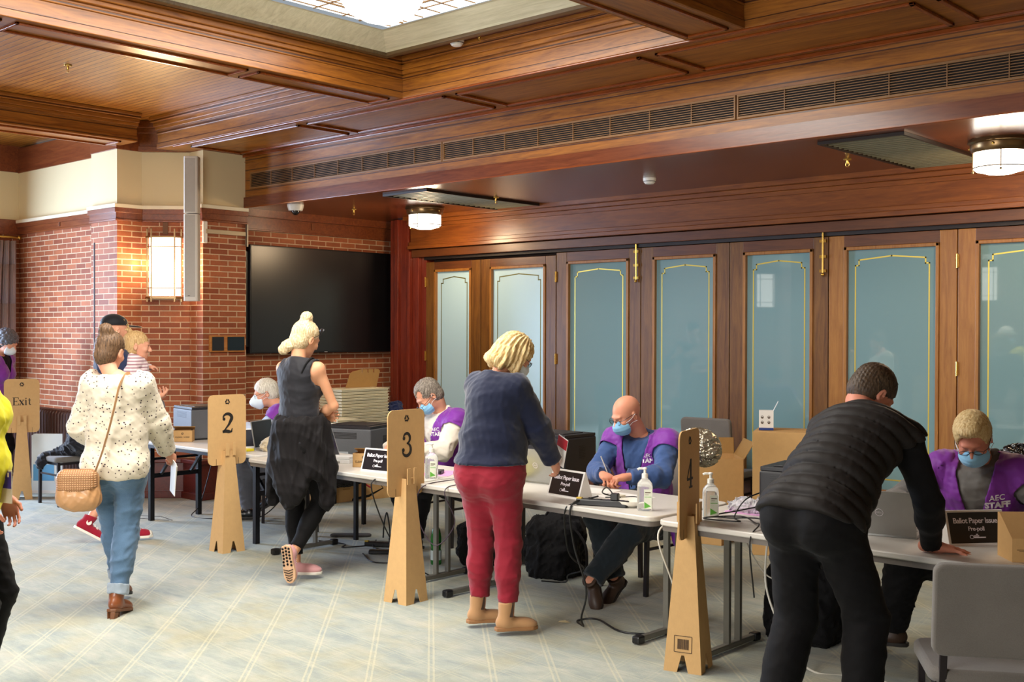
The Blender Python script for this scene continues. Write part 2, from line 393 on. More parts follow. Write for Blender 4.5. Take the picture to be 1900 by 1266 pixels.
# ---- ceiling
struct('ceiling', MB().box(-13.2, XR+.1, YBK-.1, YB+.2, ZC+.002, ZC+.12), W_CEIL)
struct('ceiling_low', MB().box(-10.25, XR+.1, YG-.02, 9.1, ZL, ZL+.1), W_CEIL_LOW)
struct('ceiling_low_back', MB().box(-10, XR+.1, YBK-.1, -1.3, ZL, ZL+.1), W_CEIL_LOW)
def beam_x(mb, y0, y1, x0, x1, side, z0=Z0, zt=ZC):
    """beam running along x; side=-1: moulded face at y0"""
    mb.box(x0, x1, y0, y1, z0, zt)
    f = y0 if side < 0 else y1
    for za, zb, d in ((z0, z0+.05, .012), (z0+.14, z0+.165, .012), (zt-.12, zt-.09, .03), (zt-.09, zt-.05, .05), (zt-.05, zt-.03, .085), (zt-.03, zt, .10)):
        mb.box(x0, x1, min(f, f+side*d), max(f, f+side*d), za, zb)
def beam_y(mb, x0, x1, y0, y1, z0=Z0, zt=ZC):
    mb.box(x0, x1, y0, y1, z0, zt)
    for f, side in ((x0, -1), (x1, 1)):
        for za, zb, d in ((z0, z0+.05, .012), (z0+.14, z0+.165, .012), (zt-.12, zt-.09, .03), (zt-.09, zt-.05, .05), (zt-.05, zt-.03, .085), (zt-.03, zt, .10)):
            mb.box(min(f, f+side*d), max(f, f+side*d), y0, y1, za, zb)
b = MB(); beam_x(b, YB, YG, -10.25, XR, -1)
# grille face (bulkhead down to the low ceiling)
b.box(-10.0, XR, YG, YG+.06, ZL, Z0+.02)
b.box(-10.0, XR, YG-.012, YG, Z0-.075, Z0-.07); 
struct('ceiling_bulkhead', b, W_BEAM_X, bevel=.005)
s = MB(); s.box(-9.95, XR, YG-.035, YG, Z0-.03, Z0); s.box(-9.95, XR, YB-.012, YB+.03, Z0-.014, Z0)
s.box(-9.95, XR, YG-.02, YG+.05, ZL-.012, ZL+.004)
xs = [-9.9, -8.05, -6.2, -4.35, -2.5, -.65, 1.2, 3.0]
struct('trim_6', s, W_MOLD, bevel=.004)
# raised frames round the recessed soffit panels
s = MB()
def panel_frame(mb, x0, x1, y0, y1, z, w=.03, h=.018):
    mb.box(x0, x1, y0, y0+w, z-h, z); mb.box(x0, x1, y1-w, y1, z-h, z); mb.box(x0, x0+w, y0, y1, z-h, z); mb.box(x1-w, x1, y0, y1, z-h, z)
for i in range(len(xs)-1): panel_frame(s, xs[i]+.06, xs[i+1]-.06, YB+.12, YG-.12, Z0)
struct('trim_7', s, W_MOLD, bevel=.004)
b = MB(); beam_y(b, -6.95, -6.6, -1.3, YB); beam_y(b, -3.95, -3.55, -1.3, YB); beam_y(b, -.9, -.5, -1.3, YB); beam_y(b, -10.6, -10.2, -.5, 5.7, Z0+.03)
struct('ceiling_beams', b, W_BEAM_Y, bevel=.005)
s = MB()
for x0, x1, ys in ((-6.95, -6.6, (5.9, 4.6, 2.9, 1.2, -.5)), (-3.95, -3.55, (5.9, 4.2, 2.5, .8, -.9)), (-10.6, -10.2, (5.6, 3.6, 1.6, -.3))):
    for i in range(len(ys)-1): panel_frame(s, x0+.05, x1-.05, ys[i+1]+.04, ys[i]-.04, Z0 if x0 > -10 else Z0+.03, .022, .015)
struct('trim_8', s, W_MOLD, bevel=.003)
b = MB(); beam_x(b, -2.0, -1.3, -9.95, XR, 1); b.box(-10, XR, -1.36, -1.3, ZL, Z0)
struct('ceiling_bulkhead_back', b, W_BEAM_X)
# diagonal timber face over the pier
b = MB()
for z0_, z1_, d in ((Z0-.005, ZC, .03), (ZC-.12, ZC-.07, .05), (ZC-.07, ZC, .10), (Z0, Z0+.05, .04)):
    a_, b_, n_ = Vector((-10.60, 5.88)), Vector((-10.14, 6.34)), Vector((S2, -S2))
    b.ext([tuple(q) for q in (a_+n_*d, b_+n_*d, b_-n_*.1, a_-n_*.1)], z0_, z1_)
struct('trim_9', b, W_SOFF_X, bevel=.004)
# skylight in the middle coffer
sk = MB(); X0, X1, Y0s, Y1s = -6.42, -4.13, .4, 5.62; zb = ZC-.02
def ringpoly(mb, o, i, zo, zi):
    O_ = [(o[0], o[2]), (o[1], o[2]), (o[1], o[3]), (o[0], o[3])]; I_ = [(i[0], i[2]), (i[1], i[2]), (i[1], i[3]), (i[0], i[3])]
    v = [(*p, zo) for p in O_]+[(*p, zi) for p in I_]; mb.add(v, [(k, (k+1) % 4, 4+(k+1) % 4, 4+k) for k in range(4)])
dk = MB(); dk.box(X0-.06, X0, Y0s-.06, Y1s+.06, zb-.035, ZC).box(X1, X1+.06, Y0s-.06, Y1s+.06, zb-.035, ZC).box(X0, X1, Y1s, Y1s+.06, zb-.035, ZC).box(X0, X1, Y0s-.06, Y0s, zb-.035, ZC)
struct('trim_15', dk, wood('skylight_edge_wood', '4a3a24', '6e5636', 'x', rough=.4), bevel=.006)
ringpoly(sk, (X0, X1, Y0s, Y1s), (X0+.02, X1-.02, Y0s+.02, Y1s-.02), zb-.01, zb+.0)
ringpoly(sk, (X0+.02, X1-.02, Y0s+.02, Y1s-.02), (X0+.22, X1-.22, Y0s+.22, Y1s-.22), zb, zb+.07)
ringpoly(sk, (X0+.22, X1-.22, Y0s+.22, Y1s-.22), (X0+.26, X1-.26, Y0s+.26, Y1s-.26), zb+.07, zb+.065)
struct('trim_10', sk, wood('skylight_frame_wood', 'ccc4a2', 'f0e8cc', 'x', rough=.35))
# the ceiling boards are cut away for the skylight, and dark boards run round it
bpy.data.objects.remove(bpy.data.objects['ceiling'])
c = MB(); c.box(-13.2, -6.6, YBK-.1, YB+.2, ZC+.002, ZC+.1); c.box(-3.95, XR+.1, YBK-.1, YB+.2, ZC+.002, ZC+.1)
struct('ceiling', c, W_CEIL)
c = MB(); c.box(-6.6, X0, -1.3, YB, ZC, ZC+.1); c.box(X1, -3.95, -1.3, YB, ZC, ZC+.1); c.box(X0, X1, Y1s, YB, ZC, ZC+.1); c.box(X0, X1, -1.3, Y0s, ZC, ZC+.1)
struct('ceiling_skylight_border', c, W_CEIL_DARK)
st = thing('skylight', 'leadlight ceiling skylight with glowing white panes above the middle bay', 'skylight', (-5.27, 3.0, ZC))
st['kind'] = 'structure'; del st['label']; del st['category']; st.name = 'window_3'
g = MB().box(-.9, .9, -2.42, 2.42, .075, .085); g.build('pane', SKY_E, st)
l = MB()
for k in range(-5, 6): l.box(k*.17-.004, k*.17+.004, -2.4, 2.4, .068, .074)
for k in range(-9, 10): l.box(-.9, .9, k*.25-.004, k*.25+.004, .068, .074)
for k in (-.72, .72): l.box(k-.006, k+.006, -2.4, 2.4, .064, .074)
for k in (-2.15, 2.15, -.8, .8): l.box(-.9, .9, k-.006, k+.006, .064, .074)
l.build('lead_bars', plain('lead', '8a6a45', .5, .4), st)
# low-zone cornice over the doors and door head
d = MB()
YF = YD-.07
for z0_, z1_, dd in ((2.62, 2.99, .0), (2.62, 2.66, .05), (2.66, 2.70, .03), (2.86, 2.90, .03), (2.90, 2.94, .06), (2.94, 2.985, .12)):
    d.box(-9.46, XR, YF-dd-.03, YD+.3, z0_, z1_)
struct('trim_11', d, wood('cornice_wood', '66320f', '8f521e', 'x', rough=.35), bevel=.004)
d = MB(); d.box(-9.455, XR, YD-.09, YD+.29, 2.53, 2.615); struct('trim_12', d, W_DOOR_H, bevel=.004)
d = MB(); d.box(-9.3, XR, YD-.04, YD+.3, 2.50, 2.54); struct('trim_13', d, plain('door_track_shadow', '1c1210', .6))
# pilaster between the brick return and the doors
d = MB()
for x0, x1, f in ((-9.80, -9.70, .10), (-9.70, -9.64, .13), (-9.64, -9.50, .10), (-9.50, -9.46, .12), (-9.46, -9.36, .07), (-9.36, -9.28, .02)): d.box(x0, x1, YD-f, YD+.3, 0, 2.97 if x0 < -9.5 else 2.6)
struct('trim_14', d, W_RED, bevel=.006)
struct('wall_front', MB().box(-9.3, XR, YD+.10, YD+.3, 0, 2.55), plain('wall_behind_doors', '3a2a22', .8))
# ---- folding glazed doors
edges = [-9.28, -8.42, -7.36, -6.31, -5.34, -4.39, -3.32, -2.26, -1.2]
def yaw_pt(x, y): return (x, y)
for i in range(len(edges)-1):
    x0, x1 = edges[i]+.004, edges[i+1]-.004; cx = (x0+x1)/2; ZT = 2.495 if i > 1 else 2.47
    fold = .0 if i > 1 else .0
    o = bpy.data.objects.new('door_%d' % (i+1), None); COL.objects.link(o); o.location = (cx, YD, 0); o['kind'] = 'structure'
    hw = (x1-x0)/2; sw = .135; gx = hw-sw; gz0, gz1 = .40, 2.40 if i > 1 else 2.385
    m = MB(); m.box(-hw, -gx, -.03, .03, .01, ZT); m.box(gx, hw, -.03, .03, .01, ZT)
    wdm = [W_DOOR, W_DOOR, W_DOOR, W_DOOR, W_DOOR, W_DOOR_LT, W_DOOR_LT, W_DOOR][i]
    m.build('stile', wdm, o, bevel=.004)
    m = MB(); m.box(-gx, gx, -.03, .03, .01, gz0); m.box(-gx, gx, -.03, .03, gz1, ZT); m.build('rail', W_DOOR_H, o, bevel=.003)
    m = MB(); bw_ = .028
    m.box(-gx, -gx+bw_, -.042, .0, gz0, gz1); m.box(gx-bw_, gx, -.042, .0, gz0, gz1); m.box(-gx, gx, -.042, .0, gz0, gz0+bw_); m.box(-gx, gx, -.042, .0, gz1-bw_, gz1)
    m.build('glazing_bead', W_DOOR_LT, o, bevel=.004)
    MB().box(-gx+.02, gx-.02, -.006, .006, gz0+.02, gz1-.02).build('pane', GLASS_P if i < 2 else GLASS_T, o)
    # stepped, slightly arched gold line
    a = gx-.075-bw_*.5; zt = gz1-.085; zbt = gz0+.11; st_ = .03
    P = [(-a, zbt), (-a, zt-.07), (-a+st_, zt-.07), (-a+st_, zt-.025), (0, zt), (a-st_, zt-.025), (a-st_, zt-.07), (a, zt-.07), (a, zbt)]
    m = MB(); lw = .0055
    for p, q in zip(P, P[1:]+P[:1]):
        v = Vector((q[0]-p[0], q[1]-p[1])).normalized(); nx, nz = -v.y*lw, v.x*lw; ex, ez = v.x*lw, v.y*lw
        m.add([(p[0]-ex+nx, -.0075, p[1]-ez+nz), (q[0]+ex+nx, -.0075, q[1]+ez+nz), (q[0]+ex-nx, -.0075, q[1]+ez-nz), (p[0]-ex-nx, -.0075, p[1]-ez-nz)], [(0, 1, 2, 3)])
    m.build('gold_line', GOLD if i > 1 else GOLD_D, o)
    if i in (0, 2, 6):      # hinges at the left edge
        for hz in (2.25, 1.42, .62):
            MB().box(-hw-.012, -hw+.012, -.042, -.028, hz-.05, hz+.05).lathe([(.008, -.055), (.008, .055)], (-hw, -.043, hz), 8).build('hinge', BRASS, o, smooth=40)
    if i in (3, 5):       # surface bolts at the left edge
        m = MB().lathe([(.009, 0), (.009, .42)], (-hw-.045, -.05, 2.17), 8)
        for bz in (2.21, 2.33, 2.46, 2.56): m.box(-hw-.075, -hw-.015, -.055, -.03, bz-.012, bz+.012)
        m.ball((-hw-.045, -.055, 2.18), .016, 6); m.build('bolt', BRASS, o, smooth=40)
# ---------------------------------------------------------------- sculpting by smooth distance fields
def V(*a): return np.array(a, dtype=np.float64)
def fold(P, seed, scale=1.0, amp=.004, dirw=(1, 1, 1)):
    r = np.random.RandomState(seed); X, Y, Z = P; out = 0
    wx = .03*np.sin(9*scale*Z+seed)+.02*np.sin(14*scale*X+2*seed); wz = .03*np.sin(8*scale*X+seed*1.7)+.02*np.sin(11*scale*Y)
    for i in range(6):
        k = r.normal(size=3)*np.array(dirw); k = k/np.linalg.norm(k)*(18+i*9)*scale
        out = out+(1-np.abs(np.sin(k[0]*(X+wx)+k[1]*(Y+wx)+k[2]*(Z+wz)+r.uniform(0, 6))))**2/(1+.4*i)
    for i in range(5):
        k = r.normal(size=3)*np.array(dirw); k = k/np.linalg.norm(k)*(48+i*17)*scale
        out = out+.34*(1-np.abs(np.sin(k[0]*(X+2*wx)+k[1]*(Y+wz)+k[2]*(Z+2*wz)+r.uniform(0, 6))))**1.5
    return out*amp*.8
class Field:
    def __init__(s): s.ops = []
    def _a(s, fn, lo, hi, k, sub): s.ops.append((fn, np.array(lo), np.array(hi), max(k, 1e-4), sub)); return s
    def cap(s, a, b, ra, rb=None, k=.02, sub=False):
        a, b = np.array(a, float), np.array(b, float); rb = ra if rb is None else rb; ab = b-a; L2 = max(ab@ab, 1e-9)
        def fn(X, Y, Z):
            px, py, pz = X-a[0], Y-a[1], Z-a[2]
            t = np.clip((px*ab[0]+py*ab[1]+pz*ab[2])/L2, 0, 1)
            return np.sqrt((px-ab[0]*t)**2+(py-ab[1]*t)**2+(pz-ab[2]*t)**2)-(ra+(rb-ra)*t)
        m = max(ra, rb); return s._a(fn, np.minimum(a, b)-m, np.maximum(a, b)+m, k, sub)
    def fru(s, a, b, ra, rb=None, k=.01, sub=False, e0=0, e1=0, sq=None):
        """frustum with flat ends; sq=(dir, factor) squashes one direction"""
        a, b = np.array(a, float), np.array(b, float); rb = ra if rb is None else rb; ab = b-a; L = np.linalg.norm(ab); u = ab/L
        def fn(X, Y, Z):
            px, py, pz = X-a[0], Y-a[1], Z-a[2]; h = px*u[0]+py*u[1]+pz*u[2]; t = np.clip(h/L, 0, 1)
            qx, qy, qz = px-u[0]*h, py-u[1]*h, pz-u[2]*h
            if sq is not None:
                d, f = sq; c = (qx*d[0]+qy*d[1]+qz*d[2])*(f-1); qx, qy, qz = qx+c*d[0], qy+c*d[1], qz+c*d[2]
            return np.maximum(np.sqrt(qx**2+qy**2+qz**2)-(ra+(rb-ra)*t), np.maximum(-h-e0, h-L-e1))
        m = max(ra, rb)*1.3; return s._a(fn, np.minimum(a, b)-m, np.maximum(a, b)+m, k, sub)
    def ell(s, c, r, R=None, k=.02, sub=False):
        c = np.array(c, float); r = np.array(r, float); R = np.eye(3) if R is None else np.array(R)
        def fn(X, Y, Z):
            p = [X-c[0], Y-c[1], Z-c[2]]; q = [sum(R[j, i]*p[j] for j in range(3)) for i in range(3)]
            k0 = np.sqrt(sum((q[i]/r[i])**2 for i in range(3)))+1e-9; k1 = np.sqrt(sum((q[i]/r[i]**2)**2 for i in range(3)))+1e-9
            return k0*(k0-1)/k1
        e = np.sqrt((R**2)@(r**2)); return s._a(fn, c-e, c+e, k, sub)
    def box(s, c, h, R=None, rnd=.01, k=.01, sub=False):
        c = np.array(c, float); h = np.array(h, float); R = np.eye(3) if R is None else np.array(R)
        def fn(X, Y, Z):
            p = [X-c[0], Y-c[1], Z-c[2]]; q = [np.abs(sum(R[j, i]*p[j] for j in range(3)))-(h[i]-rnd) for i in range(3)]
            o = np.sqrt(sum(np.maximum(a, 0)**2 for a in q)); return o+np.minimum(np.maximum(q[0], np.maximum(q[1], q[2])), 0)-rnd
        e = np.abs(R)@h; return s._a(fn, c-e, c+e, k, sub)
    def half(s, p, n, k=.004, lo=None, hi=None):
        """cut away everything on the +n side of p (inside lo..hi if given)"""
        p = np.array(p, float); n = np.array(n, float)/np.linalg.norm(n)
        def fn(X, Y, Z): return -((X-p[0])*n[0]+(Y-p[1])*n[1]+(Z-p[2])*n[2])
        s.ops.append((fn, np.array(lo if lo is not None else (-9, -9, -9)), np.array(hi if hi is not None else (9, 9, 9)), k, 'half')); return s
    def mesh(s, vox=.008, disp=None):
        lo = np.min([o[1] for o in s.ops if not o[4]], axis=0)-3*vox-.02; hi = np.max([o[2] for o in s.ops if not o[4]], axis=0)+3*vox+.02
        n = np.ceil((hi-lo)/vox).astype(int)+1; g = [lo[i]+vox*np.arange(n[i]) for i in range(3)]
        D = np.full(n, .5, dtype=np.float32)
        for fn, a, b, k, sub in s.ops:
            mg = k+3*vox if sub != 'half' else 0
            i0 = np.clip(np.floor((a-mg-lo)/vox).astype(int), 0, n); i1 = np.clip(np.ceil((b+mg-lo)/vox).astype(int)+1, 0, n)
            if (i1 <= i0).any(): continue
            X = g[0][i0[0]:i1[0]][:, None, None]; Y = g[1][i0[1]:i1[1]][None, :, None]; Z = g[2][i0[2]:i1[2]][None, None, :]
            sl = tuple(slice(i0[i], i1[i]) for i in range(3)); d1 = D[sl]; d2 = fn(X, Y, Z)
            if sub:
                d2 = -d2; h = np.clip(.5-.5*(d1-d2)/k*1.0, 0, 1) if False else np.clip(.5+.5*(d1-d2)/k, 0, 1)
                D[sl] = d2+(d1-d2)*h+k*h*(1-h)
            else:
                h = np.clip(.5+.5*(d2-d1)/k, 0, 1); D[sl] = d2+(d1-d2)*h-k*h*(1-h)
        if disp is not None:
            I = np.nonzero(np.abs(D) < .04)
            D[I] -= disp((g[0][I[0]], g[1][I[1]], g[2][I[2]]))
        return nets(D, lo, vox)
def nets(D, lo, vox):
    S = D < 0; n = D.shape
    c = np.zeros((n[0]-1, n[1]-1, n[2]-1), np.int8)
    for i in (0, 1):
        for j in (0, 1):
            for k in (0, 1): c += S[i:n[0]-1+i, j:n[1]-1+j, k:n[2]-1+k]
    act = np.nonzero((c > 0) & (c < 8)); m = len(act[0]); idx = -np.ones(c.shape, np.int64); idx[act] = np.arange(m)
    acc = np.zeros((m, 3)); cnt = np.zeros(m); A = np.array(act).T
    corners = [(i, j, k) for i in (0, 1) for j in (0, 1) for k in (0, 1)]
    for p in corners:
        for ax in range(3):
            if p[ax]: continue
            q = list(p); q[ax] = 1; a = D[A[:, 0]+p[0], A[:, 1]+p[1], A[:, 2]+p[2]]; b = D[A[:, 0]+q[0], A[:, 1]+q[1], A[:, 2]+q[2]]
            cr = (a < 0) != (b < 0); t = np.where(cr, a/np.where(cr, a-b, 1), 0)
            pos = np.zeros((m, 3)); pos[:] = p; pos[:, ax] += t; acc += pos*cr[:, None]; cnt += cr
    Vv = (A+acc/cnt[:, None])*vox+lo
    F = []
    for ax in range(3):
        u, v = [(1, 2), (2, 0), (0, 1)][ax]
        sl0 = [slice(1, -1)]*3; sl1 = [slice(1, -1)]*3; sl0[ax] = slice(0, n[ax]-1); sl1[ax] = slice(1, n[ax])
        a = S[tuple(sl0)]; b = S[tuple(sl1)]; E_ = np.array(np.nonzero(a != b)).T
        if not len(E_): continue
        fl = a[tuple(E_.T)]; base = E_.copy(); base[:, u] += 1; base[:, v] += 1
        q = []
        for du, dv in ((-1, -1), (0, -1), (0, 0), (-1, 0)):
            t = base.copy(); t[:, u] += du; t[:, v] += dv; q.append(idx[t[:, 0], t[:, 1], t[:, 2]])
        q = np.array(q).T; q[~fl] = q[~fl][:, ::-1]; F.append(q)
    F = np.concatenate(F) if F else np.zeros((0, 4), int)
    F = F[(F >= 0).all(1)]
    return Vv, F
def biggest(Vv, F, frac=.05):
    lab = np.arange(len(Vv))
    while True:
        m = lab[F].min(1); new = lab.copy()
        for c in range(4): np.minimum.at(new, F[:, c], m)
        new = new[new]
        if (new == lab).all(): break
        lab = new
    fl = lab[F[:, 0]]; u, cnt = np.unique(fl, return_counts=True); keep = u[cnt > frac*len(F)]
    F = F[np.isin(fl, keep)]; used = np.unique(F); mp = -np.ones(len(Vv), int); mp[used] = np.arange(len(used)); return Vv[used], mp[F]
def np_obj(name, parts, mats, parent=None, smooth=True, relax=0):
    """parts: list of (verts, faces, material index)"""
    vs, fs, ms = [], [], []; b = 0
    for Vv, F, mi in parts:
        for _ in range(relax):
            e = np.concatenate([F[:, [0, 1]], F[:, [1, 2]], F[:, [2, 3]], F[:, [3, 0]]]); acc = np.zeros_like(Vv); cnt = np.zeros(len(Vv))
            np.add.at(acc, e[:, 0], Vv[e[:, 1]]); np.add.at(acc, e[:, 1], Vv[e[:, 0]]); np.add.at(cnt, e[:, 0], 1); np.add.at(cnt, e[:, 1], 1)
            Vv = .5*Vv+.5*acc/np.maximum(cnt, 1)[:, None]
        vs.append(Vv); fs.append(F+b); b += len(Vv); ms += [mi]*len(F)
    Vv = np.concatenate(vs); F = np.concatenate(fs)
    me = bpy.data.meshes.new(name); me.vertices.add(len(Vv)); me.vertices.foreach_set('co', Vv.astype(np.float32).ravel())
    me.loops.add(len(F)*4); me.loops.foreach_set('vertex_index', F.astype(np.int32).ravel())
    me.polygons.add(len(F)); me.polygons.foreach_set('loop_start', (np.arange(len(F))*4).astype(np.int32)); me.polygons.foreach_set('loop_total', np.full(len(F), 4, np.int32))
    me.polygons.foreach_set('material_index', np.array(ms, np.int32)); me.update(calc_edges=True); me.validate()
    if not isinstance(mats, (list, tuple)): mats = [mats]
    for m_ in mats: me.materials.append(m_)
    if smooth: me.shade_smooth()
    o = bpy.data.objects.new(name, me); COL.objects.link(o)
    if parent: o.parent = parent
    return o
def ortho(x=None, y=None, z=None):
    """3x3 matrix (columns right, forward, up) from two rough directions"""
    if z is not None and y is not None:
        z = np.array(z, float); z /= np.linalg.norm(z); y = np.array(y, float); y -= z*(y@z); y /= np.linalg.norm(y); return np.array([np.cross(y, z), y, z]).T
def Rz(a): c, s = math.cos(a), math.sin(a); return np.array([[c, -s, 0], [s, c, 0], [0, 0, 1.]])
def Rx(a): c, s = math.cos(a), math.sin(a); return np.array([[1, 0, 0], [0, c, -s], [0, s, c.real]])
def Ry(a): c, s = math.cos(a), math.sin(a); return np.array([[c, 0, s], [0, 1, 0], [-s, 0, c]])
# ---------------------------------------------------------------- people
def skin_mat(name, h, red='c46a55'):
    t = NT(name); co = t.coord(); c = hx(h); r = hx(red)
    n = t.noise(co, 14, 3); col = t.mix(t.math('MULTIPLY', n, .35), (*c, 1), (*r, 1))
    t.set(col=col, rough=.48, spec=.35); t.b.inputs['Subsurface Weight'].default_value = .08; t.b.inputs['Subsurface Radius'].default_value = (.02, .008, .004)
    t.bump(t.noise(co, 220, 2), .08, .001); return t.m
def hair_mat(name, c1, c2, ax=(60, 60, 6)):
    t = NT(name); co = t.coord(); n = t.noise(t.scale(co, ax), 2.5, 4, .7, .5)
    t.set(col=t.ramp(n, [(.35, hx(c1)), (.65, hx(c2))]), rough=.5, spec=.35); t.bump(n, .6, .004); return t.m
def cloth_mat(name, h, var=.12, rough=.85, sheen=.2, weave=420, bump=.25):
    t = NT(name); co = t.coord(); c = hx(h); n = t.noise(co, 5, 3); w_ = t.noise(co, weave, 2)
    f = t.math('ADD', t.math('MULTIPLY', n, .6), t.math('MULTIPLY', w_, .4))
    t.set(col=t.mix(f, tuple(x*(1-var*1.6) for x in c)+(1,), tuple(min(1, x*(1+var*1.6)) for x in c)+(1,)), rough=rough, sheen=sheen, spec=.2)
    t.bump(w_, bump, .0015); return t.m
SKIN = skin_mat('skin', 'd9a284'); SKIN_R = skin_mat('skin_ruddy', 'd08f76', 'b9523f'); SKIN_T = skin_mat('skin_tan', 'cf936a')
MASK_B = cloth_mat('mask_blue', '8cc4ea', .05, .8); MASK_W = cloth_mat('mask_white', 'dcebf4', .03, .8)
LOOP = plain('mask_loop', 'e9eef2', .6); EYE_W = plain('eye_white', 'e8e2da', .3); EYE_D = plain('eye_iris', '2a2018', .2)
LENS = NT('lens').set(col=(.9, .95, 1), rough=.05, trans=1.0, ior=1.05).m
FRAME_D = plain('glasses_frame', '141318', .3); SHOE_BLK = plain('black_leather', '121214', .35, coat=.3); LIP = plain('lips', 'b0685c', .5)
PURPLE = cloth_mat('purple_vest', '7a2f9a', .08, .5, .3); WHITE_TXT = plain('white_print', 'ece6ee', .6)
def ik(a, c, l1, l2, pole):
    a, c, pole = map(lambda q: np.array(q, float), (a, c, pole)); d = c-a; L = np.linalg.norm(d)
    if L > (l1+l2)*.995: c = a+d/L*(l1+l2)*.995; d = c-a; L = np.linalg.norm(d)
    if L < abs(l1-l2)+.02: L = abs(l1-l2)+.02
    u = d/np.linalg.norm(d); x = (l1*l1-l2*l2+L*L)/(2*L); h = math.sqrt(max(l1*l1-x*x, 0)); p = pole-u*(pole@u)
    if np.linalg.norm(p) < 1e-4: p = np.array([1., 0, 0])
    p /= np.linalg.norm(p); return a+u*x+p*h, c
def hand_mesh(wrist, dirv, palm, side, curl=.5, s=1.0, spread=.1, thumb=.5, vox=.0032, mid=0):
    """side +1: thumb on the +x side of (dir = y, palm normal = -z) frame"""
    y = np.array(dirv, float); y /= np.linalg.norm(y); z = -np.array(palm, float); z -= y*(z@y); z /= np.linalg.norm(z); x = np.cross(y, z)
    R = np.array([x, y, z]).T; wrist = np.array(wrist, float); f = Field(); P = lambda a, b, c: wrist+R@(np.array([a, b, c])*s)
    f.ell(P(0, .048, 0), np.array([.041, .055, .017])*s, R, k=.01); f.cap(P(0, -.03, 0), P(0, .03, 0), .025*s, .024*s, k=.02)
    f.ell(P(side*.026, .035, -.008), np.array([.018, .034, .015])*s, R, k=.012)
    L = [(.030, .080, (.044, .026, .021), .0088), (.010, .088, (.049, .030, .022), .0092), (-.011, .086, (.045, .028, .022), .0086), (-.031, .078, (.035, .021, .019), .0075)]
    for i, (fx, fy, seg, r) in enumerate(L):
        p = P(side*fx, fy, 0); f.cap(P(side*fx*.6, .03, .003), p, .0125*s, .0115*s, k=.012)
        a = math.atan2(fx, .09)*spread*3*side; ang = 0; c_ = curl*(1+.12*(i-1)) if isinstance(curl, (int, float)) else curl[i]
        for j, l in enumerate(seg):
            ang += (c_*(.75, 1.0, .7)[j]*1.45)
            dl = np.array([math.sin(a)*math.cos(ang), math.cos(a)*math.cos(ang), -math.sin(ang)])
            q = p+R@dl*l*s; rr = r*(1-.1*j)*s; f.cap(p, q, rr, rr*.9, k=.006); p = q
    b = P(side*.034, .028, -.006); t1 = R@np.array([side*(.85-.5*thumb), .62, -.25-.55*thumb]); t1 /= np.linalg.norm(t1)
    m_ = b+t1*.042*s; t2 = R@np.array([side*(.55-.75*thumb), .85, -.2-.5*thumb]); t2 /= np.linalg.norm(t2); e = m_+t2*.033*s
    f.cap(P(side*.015, .01, -.003), b, .014*s, .014*s, k=.012); f.cap(b, m_, .0125*s, .0105*s, k=.008); f.cap(m_, e, .0105*s, .009*s, k=.005)
    return f.mesh(vox)
